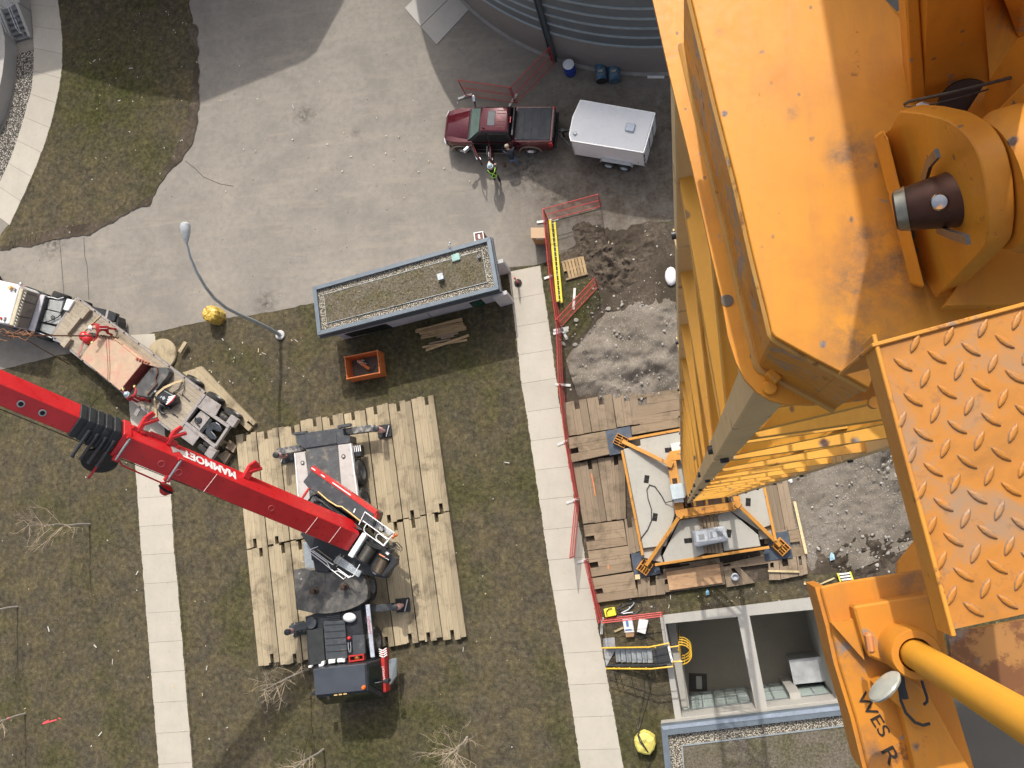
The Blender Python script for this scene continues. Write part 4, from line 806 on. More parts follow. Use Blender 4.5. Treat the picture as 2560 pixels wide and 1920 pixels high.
# tread platform
DT = 1.45; tz = CH - DT
tq = NL('o', [(2196, 866), (2600, 757), (2700, 1505), (2384, 1573)], DT)
tr = MB(); tr.prism(tq, tz - .008, tz)
def lug(mb, c, d, L, w_):
    n_ = Vector((-d.y, d.x, 0)); N1 = 10; vs = []; fs = []
    for k, (s_, h) in enumerate(((1, 0), (.72, .0035), (.3, .0048))):
        for i in range(N1):
            t_ = 6.2832 * i / N1; x = math.cos(t_); y = math.sin(t_); y *= (1 - abs(x) ** 1.3 * .45)
            vs.append(c + d * x * L * s_ ** .5 + n_ * y * w_ * s_ + Z * h)
    for l in range(2):
        for i in range(N1): fs.append((l * N1 + i, l * N1 + (i + 1) % N1, (l + 1) * N1 + (i + 1) % N1, (l + 1) * N1 + i))
    fs.append(tuple(range(2 * N1, 3 * N1))); mb.add(vs, fs)
def inside(p, poly):
    s_ = 0
    for i in range(len(poly)):
        a, b = poly[i], poly[(i + 1) % len(poly)]; s_ += 1 if (b.x - a.x) * (p.y - a.y) - (b.y - a.y) * (p.x - a.x) > 0 else -1
    return abs(s_) == len(poly)
tin = [lerp(p, sum(tq, Vector()) / 4, .03) for p in tq]
for j in range(-2, 12):
    for i in range(-14, 14):
        x, y = 1340 + 87 * i + 190 * j, 160 + 302 * i + 118 * j; p = N('b3', x, y, DT)
        if not inside(p, tin): continue
        d = (N('b3', x + (150 if j % 2 == 0 else -78), y + (98 if j % 2 == 0 else 170), DT) - p).normalized(); lug(tr, p, d, .0178, .0066)
def m_tread():
    t_ = NT('worn_tread_paint'); g = t_.nd("ShaderNodeNewGeometry"); f = t_.noise(7, 8, .7, .4); q = t_.noise(34, 5, .7)
    pt = t_.nd("ShaderNodeSeparateXYZ"); t_.t.links.new(g.outputs['Position'], pt.inputs[0])
    c = t_.ramp(f, [(.3, (.34, .142, .026)), (.5, (.46, .185, .028)), (.7, (.40, .18, .05))])
    c = t_.mix(t_.ramp(f, [(.5, 0.0), (.66, .8)]), c, (.29, .20, .13))
    c = t_.mix(t_.ramp(q, [(.58, 0.0), (.7, .55)]), c, (.17, .10, .06))
    # paint worn to grey steel round the foot of each raised lug
    h = t_.nd("ShaderNodeMapRange"); t_.t.links.new(pt.outputs['Z'], h.inputs[0]); h.inputs[1].default_value = tz; h.inputs[2].default_value = tz + .0036; h.inputs[3].default_value = 0; h.inputs[4].default_value = 1
    wn = t_.ramp(h.outputs[0], [(.0, 0.0), (.08, 1.0), (.7, .9), (.97, 0.0)]); c = t_.mix(t_.math('MULTIPLY', wn, t_.ramp(t_.noise(16, 4, .7), [(.35, .15), (.6, .9)])), c, (.19, .165, .14))
    t_.bump(q, .2, .002); return t_.out(c, t_.ramp(q, [(.3, .4), (.7, .65)]), 0, .45)
tr.build('tread_plate', m_tread(), CR)
kb = MB(); a, b = tq[0], tq[3]; dk_ = (b - a).normalized(); nk = Vector((dk_.y, -dk_.x, 0)); 
if nk.x > 0: nk = -nk
kb.loft([[a + nk * .006 + Z * .004 - dk_ * .02, a - nk * .001 + Z * .004 - dk_ * .02, a - nk * .001 - Z * .075 - dk_ * .02, a + nk * .006 - Z * .075 - dk_ * .02], [b + nk * .006 + Z * .004 + dk_ * .01, b - nk * .001 + Z * .004 + dk_ * .01, b - nk * .001 - Z * .075 + dk_ * .01, b + nk * .006 - Z * .075 + dk_ * .01]])
c2 = tq[1]; d2 = (c2 - a).normalized(); n2 = Vector((-d2.y, d2.x, 0)); kb.loft([[v + n2 * .007 + Z * .006, v - n2 * .0 + Z * .006, v - n2 * .0 - Z * .3, v + n2 * .007 - Z * .3] for v in (a - d2 * .01, c2)])
kb.build('kick_plate', m_crane('chipped_edge_paint', (.62, .27, .035), .56, .6), CR, bevel=.0015)
# bracket, handrail post and gusset at the lower right
DB = 1.78
bp = NL('b4', [(450, 96), (620, 55), (1010, -5), (1430, -70), (1490, 330), (1560, 700), (1600, 1050), (1660, 1250), (1800, 1720), (880, 1720), (760, 1230), (650, 870), (610, 740), (545, 440)], DB)
bx = MB(); bx.prism(bp, CH - DB - .012, CH - DB); M['brk'] = m_crane('grimy_bracket_paint', (.58, .225, .022), .6, .63, k=1.7, blobs=[(N(*q, DB) - CR.location, a, b) for q, a, b in ((('b4', 1300, 60), .01, .09), (('b4', 900, 1500), .01, .05), (('b4', 1180, 720), .02, .07), (('b4', 700, 700), .005, .06))]); bx.build('bracket_plate', M['brk'], CR, bevel=.003)
lw = MB(); e0 = [Vector((p.x, p.y, 0)) for p in bp[8:14]] + [Vector((bp[0].x, bp[0].y, 0))]
for p, q in zip(e0[1:], e0[2:]):
    d = (q - p).normalized(); n_ = Vector((d.y, -d.x, 0)) * .008; lw.loft([[p + n_ + Z * z_, p - n_ + Z * z_, q - n_ + Z * z_, q + n_ + Z * z_] for z_ in (CH - DB - .14, CH - DB - .012)])
lw.build('bracket_web', M['brk'], CR)
gu = NL('b3', [(1128, 1270), (1300, 1052), (1420, 1370), (1400, 1560), (1120, 1380)], 2.05); MB().prism(gu, CH - 2.07, CH - 2.05).build('gusset', M['brk'], CR)
sk_ = NL('b4', [(735, 262), (1395, 158), (1500, 600), (1190, 800), (1085, 790), (880, 700), (820, 560)], DB - .05); MB().prism(sk_, CH - DB, CH - DB + .05).build('socket_base', M['brk'], CR, bevel=.004)
gt = NL('b4', [(545, 405), (760, 365), (820, 640), (835, 730)], DB - .02); MB().prism(gt, CH - DB, CH - DB + .02).build('socket_gusset', M['brk'], CR)
hbm = MB(); hb0 = NL('b4', [(905, 930), (1150, 830), (1380, 1000), (1800, 1760), (1290, 1760), (1150, 1150)], DB - .045); hbm.prism(hb0, CH - DB, CH - DB + .045); hbm.build('bracket_arm', M['brk'], CR, bevel=.006, seg=2)
ps = N('b4', 1130, 590, DB - .02); s0 = Vector((ps.x, ps.y, 0))
MB().lathe((ps.x, ps.y, CH - DB + .05), [(.043, 0), (.043, .09), (.040, .095), (.0285, .095), (.0285, .06)], 32).build('post_socket', M['brk'], CR, True)
MB().lathe((ps.x, ps.y, CH - DB + .06), [(.0245, 0), (.0245, 1.55)], 32).build('handrail_post', m_crane('handrail_paint', (.70, .33, .028), .66, .7), CR, True)
MB().obox(N('b4', 875, 575, DB - .115), .012, .034, .03, (1, .1, 0)).build('socket_bolt', mat('orange_bolt', (.55, .22, .08), .5), CR, bevel=.004)
rf = MB(); rc_ = N('b4', 1008, 955, DB - .2); rf.lathe(rc_, [(.031, -.004), (.033, 0), (.031, .003), (.02, .005), (.004, .006)], 32, Vector((-.62, .62, 0)) * .95 + (CAM - rc_).normalized() * .12); rf.build('lamp_lens', mat('milky_lens', (.36, .37, .33), .15, var=.2, scale=14, dirt=(.2, .18, .16), dthr=.66, dscale=14), CR, True)
cb = MB(); cb.tube([N('b4', x, y, DB - .06) for x, y in ((1120, 820), (1130, 950), (1150, 1080), (1190, 1180), (1270, 1265), (1340, 1290), (1400, 1275))], .0028, 6); cb.tube([N('b4', x, y, DB - .07) for x, y in ((1320, 870), (1345, 960), (1375, 1050), (1375, 1085), (1345, 1115))], .0028, 6); cb.tube([N('b4', x, y, DB - .08) for x, y in ((1150, 850), (1160, 950), (1190, 1060))], .006, 6); cb.build('lamp_cable', M['black'], CR, True)
MB().prism(NL('b4', [(1560, 500), (2500, 330), (2500, 1400), (2212, 1330), (1620, 1000)], 1.95), CH - 1.97, CH - 1.95).build('side_plate', m_crane('stained_side_paint', (.42, .20, .06), .52, .55), CR)
MB().prism(NL('b4', [(1520, 880), (2700, 700), (2700, 1900), (1500, 1900)], 2.75), CH - 2.8, CH - 2.75).build('shadow_plate', mat('painted_shade_plate', (.04, .037, .034), .8, var=.5, scale=3, dirt=(.09, .085, .08), dthr=.56), CR)  # near-black plate stands in for the deep shadow beside the handrail post
def lettering(name, txt, o, ux, uy, size, m_, parent, ext=.0006, bold=0):
    """flat raised letters: origin o, reading direction ux, letter-up direction uy"""
    cu = bpy.data.curves.new(name, 'FONT'); cu.body = txt; cu.size = size; cu.extrude = ext; cu.align_x = 'CENTER'; cu.align_y = 'CENTER'; cu.offset = bold
    ob = bpy.data.objects.new(name, cu); SC.collection.objects.link(ob); bpy.context.view_layer.update()
    me = bpy.data.meshes.new_from_object(ob.evaluated_get(bpy.context.evaluated_depsgraph_get())); bpy.data.objects.remove(ob)
    ux, uy = Vector(ux), Vector(uy); T = Matrix((ux, uy, ux.cross(uy).normalized())).transposed().to_4x4(); T.translation = o
    me.transform(WM[parent].inverted() @ T); me.materials.clear(); me.materials.append(m_); o2 = bpy.data.objects.new(name, me); SC.collection.objects.link(o2); o2.parent = parent; WM[o2] = WM[parent].copy(); return o2
mk = mat('marker_ink', (.02, .015, .012), .8)
du = (N('b4', 1030, 1330, DB) - N('b4', 860, 1050, DB)).normalized(); dv = Vector((-du.y, du.x, 0))
lettering('marker_lettering', 'WES', N('b4', 905, 1195, DB) + Z * .0015, du * 1.4, dv, .03, mk, CR)
lettering('marker_lettering', 'R', N('b4', 1050, 1545, DB) + Z * .0015, du * 1.5, dv, .036, mk, CR)
# ================================================================ red mobile crane
M['dgrey'] = mat("dark_grey_paint", (.058, .064, .072), .45, .1, .2, 3, (.13, .12, .11), .62, 3, coat=.1)
M['deckgrey'] = mat("scuffed_deck", (.085, .088, .092), .6, .1, .35, 2.2, (.19, .165, .135), .58, 2.6)
M['sidedeck'] = mat("dusty_white_deck", (.47, .435, .41), .55, 0, .1, 2, (.30, .26, .22), .66, 3)
M['red'] = mat("crane_red", (.54, .018, .022), .34, 0, .12, 1.2, (.30, .02, .02), .66, 2.4, coat=.25)
M['redtrim'] = mat("red_trim", (.45, .03, .025), .4, 0, .15, 3)
M['amber'] = mat("amber_lens", (.75, .14, .02), .2, 0, .1, coat=.5)
M['greyjack'] = mat("worn_grey_beam", (.34, .315, .27), .55, .1, .25, 5, (.075, .08, .09), .5, 4)
def m_stripe(name, a, b, scale, ax=0, skew=0):
    t = NT(name); sx = t.nd("ShaderNodeSeparateXYZ"); t.t.links.new(t.co, sx.inputs[0])
    v = t.math('ADD', t.math('MULTIPLY', sx.outputs[ax], scale), t.math('MULTIPLY', sx.outputs[1 if ax != 1 else 2], skew))
    return t.out(t.mix(t.ramp(t.math('FRACT', v), [(.49, 0.0), (.51, 1.0)]), a, b), .45)
M['chev'] = m_stripe('red_white_chevron', (.5, .03, .03), (.72, .70, .66), 7, 2, 3)
M['hazard'] = m_stripe('red_white_band', (.5, .03, .03), (.72, .70, .66), 7, 2)
base = W('o', 830, 1350); MC = thing('mobile_crane', 'red boomed mobile crane with black cab standing on timber mats with outriggers out', 'mobile crane', base)
def pr(name, fr, c, z0, z1, m_, parent=MC, bevel=.015, **k): return MB().prism(WL(fr, c, z1), z0, z1).build(name, m_, parent, bevel=bevel, **k)
pr('chassis', 'o', [(764, 1118), (843, 1108), (905, 1545), (800, 1560)], .75, 1.62, M['deckgrey'])
pr('rear_box', 'e2', [(270, 462), (425, 432), (960, 352), (1085, 358), (1100, 470), (1205, 478), (1212, 600), (1010, 628), (440, 705), (345, 650), (285, 612)], .75, 1.66, M['dgrey'])
pr('rear_box_lid', 'e2', [(430, 440), (960, 365), (985, 610), (445, 695)], 1.66, 1.70, M['dgrey'])
v = MB(); v.bar(W('e2', 245, 452, 1.55), W('e2', 470, 420, 1.55), .12, .3); v.bar(W('e2', 1010, 330, 1.55), W('e2', 1225, 290, 1.55), .14, .3); v.build('rear_lamp_bar', M['dgrey'], MC)
pr('side_deck', 'e2', [(1000, 640), (1225, 612), (1352, 1545), (1360, 1700), (1130, 1700), (1060, 1350)], 1.58, 1.68, M['sidedeck'])
pr('side_deck', 'e2', [(268, 778), (425, 755), (475, 1100), (520, 1620), (520, 1700), (335, 1700)], 1.58, 1.68, M['sidedeck'])
v = MB(); v.bar(W('e2', 1228, 612, 1.62), W('e2', 1352, 1545, 1.62), .06, .22); v.build('white_skirt', M['white'], MC, bevel=.01)
v = MB(); v.bar(W('e2', 268, 780, 1.62), W('e2', 345, 1700, 1.62), .06, .22); v.build('white_skirt', M['white'], MC, bevel=.01)
for x, y in ((1100, 836), (393, 946)):
    p = W('e2', x, y, 1.68); f = MB().lathe(p, [(.10, 0), (.10, .04), (.065, .045)], 20).build('filler_ring', M['black'], MC, True); MB().lathe(p + Z * .03, [(.062, 0), (.062, .02)], 16).build('filler_cap', M['sidedeck'], f)
pr('side_deck', 'e3', [(295, -40), (560, -40), (525, 490), (335, 465)], 1.56, 1.66, M['galv'])
v = MB()
for y in (210, 345): v.tube([W('e3', 385, y, 1.5), W('e3', 275, y + 5, 1.5)], .02, 6)
v.build('step_rung', M['galv'], MC)
bxl = MB(); bxl.prism(WL('e2', [(1262, 650), (1380, 632), (1398, 830), (1285, 850)], 1.35), .8, 1.35); bo = bxl.build('battery_box', M['black'], MC, bevel=.02)
v = MB()
for k in range(4): p = W('e2', 1278 + k * 34, 655 - k * 4, 1.36); q = W('e2', 1292 + k * 34, 760 - k * 4, 1.36); v.bar(p, q, .045, .03)
v.build('white_label_strip', M['white'], bo)
# wheels
def tyre(parent, c, ax, R_, w_, rim=.55, name='wheel', rimm=None):
    o = MB().lathe(c, [(R_ * rim, -w_ / 2), (R_ * .86, -w_ / 2), (R_ * .97, -w_ * .42), (R_, -w_ * .3), (R_, w_ * .3), (R_ * .97, w_ * .42), (R_ * .86, w_ / 2), (R_ * rim, w_ / 2)], 36, ax, cap=False).build(name, M['rubber'], parent, True)
    MB().lathe(c, [(.02, w_ * .18), (R_ * .2, w_ * .2), (R_ * .24, w_ * .05), (R_ * .48, w_ * .02), (R_ * rim, w_ * .44), (R_ * (rim + .03), w_ * .5)], 28, ax, cap=False).build('rim', rimm or M['rimgrey'], o, True)
    MB().lathe(c, [(.02, w_ * .28), (R_ * .16, w_ * .26), (R_ * .17, w_ * .1)], 16, ax).build('hub', rimm or M['rimgrey'], o, True)
    return o
M['rimgrey'] = mat('grey_rim', (.19, .19, .185), .5, .2, .2, 6, (.10, .09, .075), .6, 5); M['alurim'] = mat('polished_rim', (.6, .6, .6), .25, .9, .1, 8)
axd = (W('o', 905, 1179) - W('o', 945, 1602)); axd.z = 0; axd.normalize(); side = Vector((axd.y, -axd.x, 0))
for u, v_ in ((898, 1182), (905, 1252), (922, 1467), (936, 1602)):
    p = W('o', u, v_, .98); p.z = .98
    tyre(MC, p, side, .66, .42); tyre(MC, p - side * 2.25, -side, .66, .42)
pr('wheel_well', 'o', [(858, 1150), (872, 1148), (918, 1560), (900, 1560)], .8, 1.5, M['black'])
# outriggers
for nm, b0, b1, jt, pad, zb in (('outrigger', ('e2', 1050, 425), ('e2', 1640, 345), ('e2', 1600, 335), ('e2', 1812, 402), 1.15), ('outrigger', ('a2', 440, 545), ('a2', 190, 590), ('a2', 148, 585), ('a2', 272, 628), 1.15),
                            ('outrigger', ('a3', 960, 632), ('a3', 1190, 608), ('a3', 1190, 612), ('a3', 1272, 596), 1.0), ('outrigger', ('a3', 470, 762), ('a3', 300, 802), ('a3', 284, 806), ('a3', 372, 800), 1.05)):
    p, q = W(*b0, zb), W(*b1, zb); d = (q - p).normalized()
    o = MB().bar(p, q, .34, .36).build(nm, M['greyjack'] if zb > 1.1 else M['dgrey'], MC, bevel=.02)
    f = W(*pad, .3); j = Vector((f.x, f.y, 0))
    MB().lathe(j + Z * .42, [(.09, 0), (.09, .5), (.15, .52), (.15, 1.15), (.12, 1.2)], 18).build('jack_cylinder', M['hazard'], o, True)
    MB().lathe(j + Z * 1.55, [(.155, 0), (.155, .12), (.1, .14)], 18).build('jack_cap', M['black'], o, True)
    g = MB(); g.obox((f.x, f.y, .34), .72, .66, .1, d); g.obox((f.x, f.y, .41), .3, .5, .06, d); g.build('outrigger_pad', M['black'], o, bevel=.04)
    g = MB(); g.bar(Vector((f.x, f.y, .45)) + d * .3 - d.cross(Z) * .25, Vector((f.x, f.y, .45)) + d * .1 + d.cross(Z) * .3, .05, .05); g.build('pad_handle', M['alu'], o)
# engine deck between counterweight plate and cab
ED = 2.05
E4K = 260 / 1797 / (320 / 2212)                          # e4 picture was returned 1797 wide
def e4(c): return [(a * E4K, b * E4K) for a, b in c]
pr('engine_deck', 'e4', e4([(160, 150), (330, 98), (870, 68), (1120, 30), (1195, 700), (1215, 950), (300, 1050), (215, 1015)]), 1.0, ED - .18, M['black'])
pr('engine_cover', 'e4', e4([(470, 235), (840, 215), (890, 865), (520, 905)]), ED - .2, ED, M['dgrey'])
v = MB()
for k in range(5): a = 300 + k * 115; v.bar(W('e4', *e4([(490 + k * 9, a)])[0], ED), W('e4', *e4([(840 + k * 9, a - 25)])[0], ED), .04, .03)
for k in range(4): v.bar(W('e4', *e4([(535, 120 + k * 30)])[0], ED - .1), W('e4', *e4([(770, 95 + k * 32)])[0], ED - .1), .05, .08)
v.build('cover_rib', M['black'], MC)
pr('tread_panel', 'e4', e4([(195, 375), (465, 350), (500, 890), (480, 960), (230, 990)]), ED - .2, ED - .06, mat('ribbed_black', (.03, .033, .033), .55, .1, .3, 3, bump=.6, bscale=60))
pr('side_panel', 'e4', e4([(970, 480), (1180, 465), (1200, 790), (990, 815)]), ED - .2, ED - .02, M['dgrey'])
pr('side_panel', 'e4', e4([(945, 290), (1150, 270), (1170, 465), (965, 480)]), ED - .25, ED - .14, M['black'])
p = W('e4', *e4([(257, 262)])[0], ED); MB().lathe(p - Z * .3, [(.27, 0), (.27, .3), (.25, .32)], 26).build('air_filter', M['dgrey'], MC, True)
p = W('e4', *e4([(925, 165)])[0], ED); MB().ball(p, .33, 20, .5, sy=.68).build('expansion_tank', M['white'], MC, True)
p = W('e4', *e4([(918, 522)])[0], ED); MB().ball(p, .09, 14).build('red_cap', mat('red_cap', (.7, .02, .03), .3, coat=.3), MC, True)
v = MB(); L_ = [W('e4', *e4([(a, b)])[0], ED - .05) for a, b in ((900, 595), (905, 690), (920, 760), (945, 755), (950, 680), (940, 590))]; v.tube(L_, .022, 6); v.build('grab_handle', M['alu'], MC)
fr_ = e4([(905, 828), (1168, 792), (1178, 900), (915, 938)]); ff = MB(); fo = WL('e4', fr_, ED + .04); fi = sub_edge(fo, .06); ring(ff, fo, fi, ED - .2, ED + .04); fo_ = ff.build('lamp_frame', M['redtrim'], MC)
p = sum(fo, Vector()) / 4; MB().ball(p - Z * .15, .14, 14).build('beacon', mat('dim_amber', (.25, .10, .02), .2), fo_, True)
for c in ([(555, 895), (670, 882), (672, 950), (560, 965)], [(708, 878), (800, 872), (805, 935), (712, 945)], [(802, 880), (838, 878), (840, 938), (806, 942)], [(208, 1000), (268, 994), (270, 1030), (210, 1036)], [(388, 975), (430, 970), (440, 925), (485, 918), (488, 975), (462, 1005), (392, 1015)]):
    pr('white_box', 'e4', e4(c), ED - .1, ED + .12, M['white'])
v = MB(); v.bar(W('e4', *e4([(1240, -60)])[0], ED + .05), W('e4', *e4([(1328, 850)])[0], ED + .05), .2, .08); ml = v.build('stowed_ladder', mat('pale_blue_grey', (.46, .49, .56), .45, .2, dirt=(.2, .16, .14)), MC, bevel=.01)
du = (W('e4', *e4([(1300, 430)])[0], ED + .09) - W('e4', *e4([(1255, 150)])[0], ED + .09)).normalized(); dv = Vector((du.y, -du.x, 0))
lettering('lettering', 'MAMMOET', W('e4', *e4([(1262, 290)])[0], ED + .096) , -du, -dv, .17, M['redtrim'], ml)
# cab
CZ = 2.85
roof = WL('e4', e4([(292, 1058), (1188, 958), (1212, 1425), (330, 1512)]), CZ)
lo = [Vector((p.x, p.y, 0)) for p in roof]; fw = (lo[3] - lo[0]).normalized(); sd = (lo[1] - lo[0]).normalized()
body = [lo[0] + sd * .02, lo[1] + sd * .34, lo[2] + sd * .34 + fw * .58, lo[3] + fw * .62]
cb = MB(); cb.loft([[p + Z * .95 for p in body], [p + Z * 1.75 for p in body], [lo[0] + Z * (CZ - .06), lo[1] + sd * .06 + Z * (CZ - .06), lo[2] + sd * .06 + fw * .05 + Z * (CZ - .06), lo[3] + fw * .05 + Z * (CZ - .06)]]); co = cb.build('cab', M['black'], MC, bevel=.06, seg=2)
MB().prism(roof, CZ - .06, CZ).build('cab_roof', mat('slate_cab_roof', (.05, .058, .074), .42, 0, .1, 1.5, (.12, .125, .13), .7, 4), MC, bevel=.05, seg=2)
ws = [body[3] + Z * 1.78 + fw * -.02, body[2] + Z * 1.78 + fw * -.02, lo[2] + sd * .03 + fw * .09 + Z * (CZ - .14), lo[3] + fw * .09 + Z * (CZ - .14)]; MB().loft([ws, [p + fw * .03 for p in ws]]).build('windscreen', M['glass'], MC)
sg = [body[1] + fw * .25 + Z * 1.8 + sd * -.0, body[2] - fw * .3 + Z * 1.8, lo[2] + sd * .09 - fw * .25 + Z * (CZ - .15), lo[1] + sd * .09 + fw * .2 + Z * (CZ - .15)]; MB().loft([sg, [p + sd * .03 for p in sg]]).build('side_window', M['glass'], MC)
rs = MB(); a, b = body[1] - fw * .35 + sd * .02, body[2] - fw * .2 + sd * .02; rs.loft([[a + Z * 1.05, b + Z * 1.05, b + Z * 1.62 + sd * -.02, a + Z * 1.62 + sd * -.02], [a + Z * 1.05 + sd * .2, b + Z * 1.05 + sd * .16, b + Z * 1.6 + sd * .12, a + Z * 1.6 + sd * .16]]); ro = rs.build('red_side_panel', M['redtrim'], MC, bevel=.02)
lettering('lettering', 'MAMMOET', lerp(a, b, .55) + Z * 1.613 + sd * .075, -fw, (-sd + Z * .05).normalized() * -1 * -1, .14, M['white'], ro)
ch = MB(); c0 = a - fw * .06
for k in range(4):
    for s_ in (-1, 1): ch.obox(c0 + sd * (.12 + s_ * .1) + fw * (.02 + .1 * k - abs(0)) + Z * (1.635 - .0) , .05, .2, .02, (fw - sd * s_ * -.55))
ch.build('chevron', M['white'], ro)
st_ = MB(); st_.loft([[a + fw * .5 + sd * .26 + Z * .9, b - fw * .25 + sd * .22 + Z * .9, b - fw * .25 + sd * .20 + Z * 1.25, a + fw * .5 + sd * .22 + Z * 1.25], [a + fw * .5 + sd * .55 + Z * .85, b - fw * .6 + sd * .48 + Z * .85, b - fw * .6 + sd * .45 + Z * .95, a + fw * .5 + sd * .52 + Z * .95]]); st_.build('side_step', M['galv'], MC, bevel=.01)
mr = MB(); m0 = lo[2] + sd * .1 - fw * .2 + Z * 2.3; mr.tube([m0, m0 + sd * .35 - Z * .1, m0 + sd * .6 - Z * .25], .03, 8); mr.obox(m0 + sd * .62 - Z * .32, .16, .26, .4, fw); mr.build('mirror', M['black'], MC, bevel=.03)
mr = MB(); m0 = lo[3] + Z * 2.3; mr.tube([m0, m0 - sd * .25 - Z * .05], .03, 8); mr.obox(m0 - sd * .3 - Z * .2, .16, .24, .4, fw); mr.build('mirror', M['black'], MC, bevel=.03)
p = W('e4', *e4([(1163, 1378)])[0], CZ + .1); MB().lathe(Vector((p.x, p.y, CZ)), [(.1, 0), (.1, .1), (.07, .16), (.02, .18)], 16).build('beacon', M['amber'], MC, True)
v = MB()
for x, y in ((685, 1487), (768, 1478), (848, 1468)): p = W('e4', *e4([(x, y)])[0], CZ - .02); v.obox(p + fw * .04, .05, .16, .04, fw)
v.build('roof_marker', mat('marker_lamp', (.6, .42, .18), .3), MC)
# counterweight plate resting on the deck
t = thing('counterweight_plate', 'thick dark steel counterweight plate with two lifting posts behind the crane cab', 'counterweight', W('e3', 800, 900, 1.7))
cz = 2.12; c = [(105, 512), (215, 488), (330, 480), (420, 512), (520, 540), (640, 552), (760, 552), (880, 545), (1200, 500), (1440, 540), (1530, 690), (1580, 900), (1562, 1090), (1480, 1165), (1380, 1225), (1250, 1280), (1100, 1325), (900, 1365), (700, 1380), (560, 1372), (430, 1350), (250, 1310), (160, 1298), (140, 1010), (165, 985), (135, 920)]
MB().prism(WL('e3', c, cz), 1.7, cz).build('plate', mat('scuffed_ballast', (.075, .073, .07), .5, .2, .3, 1.6, (.20, .18, .155), .57, 2.2, dsoft=.12), t, bevel=.02)
for x, y in ((545, 925), (1135, 842)):
    p = W('e3', x, y, cz); b = MB(); b.lathe(p, [(.17, 0), (.17, .06), (.12, .065), (.09, .08), (.09, .38), (.13, .4), (.13, .46), (.06, .47)], 20); b.build('lifting_post', mat('rust_brown_post', (.07, .045, .03), .5, .4, .4, 8), t, True)
v = MB()
for x, y in ((228, 582), (265, 690)): v.lathe(W('e3', x, y, cz), [(.05, 0), (.05, .03)], 10)
v.build('plate_bolt', M['galv'], t)
v = MB(); v.bar(W('e3', 735, 565, cz), W('e3', 735, 780, cz), .06, .02); v.build('weld_bead', M['dgrey'], t)
# superstructure
v = MB(); p = W('o', 806, 1318, 1.6); v.lathe((p.x, p.y, 1.5), [(.95, 0), (.95, .32), (.85, .34)], 40); v.build('slew_ring', M['black'], MC, True)
pr('slew_platform', 'a2', [(385, 1300), (500, 1010), (640, 1050), (930, 1250), (1100, 1390), (1215, 1490), (1130, 1680), (950, 1650), (660, 1600), (480, 1520), (470, 1420)], 1.85, 2.35, M['black'])
eh = [(405, 842), (482, 748), (1040, 1112), (1005, 1235), (905, 1195), (455, 905)]
pr('engine_housing', 'a2', eh, 1.9, 2.95, M['dgrey'], bevel=.03)
v = MB(); a, b = W('a2', 488, 722, 2.8), W('a2', 1046, 1112, 2.8); d = (b - a).normalized(); v.bar(a, b, .22, .35); v.build('red_side_strip', mat('red_reflective', (.5, .035, .03), .35, coat=.3), MC, bevel=.01)
v = MB()
for k, (u, l) in enumerate(((.01, .07), (.16, .22), (.34, .62))): v.bar(lerp(a, b, u) + Z * .18, lerp(a, b, l) + Z * .18, .05, .02)
v.build('white_reflector', M['white'], MC)
v = MB(); v.bar(W('a2', 1046, 1112, 2.7), W('a2', 1040, 1165, 2.7), .16, .5); v.build('red_corner', M['redtrim'], MC)
pr('white_label', 'a2', [(838, 1108), (852, 1075), (862, 1080), (848, 1113)], 2.95, 2.965, M['white'], bevel=0)
v = MB(); v.tube(WL('a2', [(535, 930), (620, 1005), (700, 1055), (740, 1060), (820, 1120), (905, 1188)], 3.05), .035, 8); v.build('yellow_pipe', mat('yellow_pipe', (.62, .42, .14), .4), MC, True)
v = MB()
for o in (0, 26, 52): v.tube([W('a2', 470 + o, 960 + o * .4, 2.6), W('a2', 560 + o, 1010 + o * .3, 2.7), W('a2', 700 + o, 1120 + o * .2, 2.7), W('a2', 900 + o * .4, 1260, 2.7)], .03, 6)
v.tube(WL('a2', [(455, 1010), (480, 970), (520, 960), (560, 985)], 2.5), .05, 8); v.build('hydraulic_hose', M['black'], MC, True)
pr('drum_frame', 'c8', [(640, 1260), (900, 790), (1250, 1010), (1590, 1260), (1560, 1360), (1270, 1680), (1000, 1560), (900, 1450)], 2.3, 2.72, M['black'])
for (a, b), (c_, d_), R_, cl in (((1040, 955), (828, 1300), .36, (.055, .052, .045)), ((1325, 1235), (1168, 1575), .33, (.085, .065, .045))):
    p, q = W('c8', a, b, 2.78), W('c8', c_, d_, 2.78); ax = (q - p); L_ = ax.length; ax.normalize()
    n = 22; pf_ = [(R_ * .9 + (.012 if k % 2 else 0), L_ * k / (2 * n)) for k in range(2 * n + 1)]
    o = MB().lathe(p, pf_, 28, ax).build('winch_drum', mat('rope_windings', cl, .45, .4, .2, 10), MC)
    for e in (-.03, L_): MB().lathe(p + ax * e, [(R_ * 1.16, 0), (R_ * 1.16, .035), (.05, .035)], 28, ax).build('drum_flange', M['black'], o)
v = MB(); v.tube([W('c8', 1180, 1155, 3.1), W('c8', 1310, 1230, 3.1)], .03, 8); v.build('orange_handle', mat('orange_handle', (.75, .2, .05), .4), MC)
v = MB(); v.bar(W('c8', 1310, 1240, 3.05), W('c8', 1400, 1290, 3.05), .04, .04); v.bar(W('c8', 1340, 1110, 3.0), W('c8', 1400, 1160, 3.0), .1, .08); v.bar(W('c8', 1045, 1560, 2.8), W('c8', 1110, 1605, 2.8), .1, .08); v.build('white_tag_plate', M['white'], MC)
pr('drum_side_guard', 'c8', [(1500, 1230), (1590, 1260), (1570, 1380), (1290, 1680), (1230, 1640)], 2.6, 3.0, M['black'])
pr('white_case', 'c8', [(795, 650), (888, 725), (560, 1252), (448, 1182)], 2.7, 3.1, M['white'], bevel=.03)
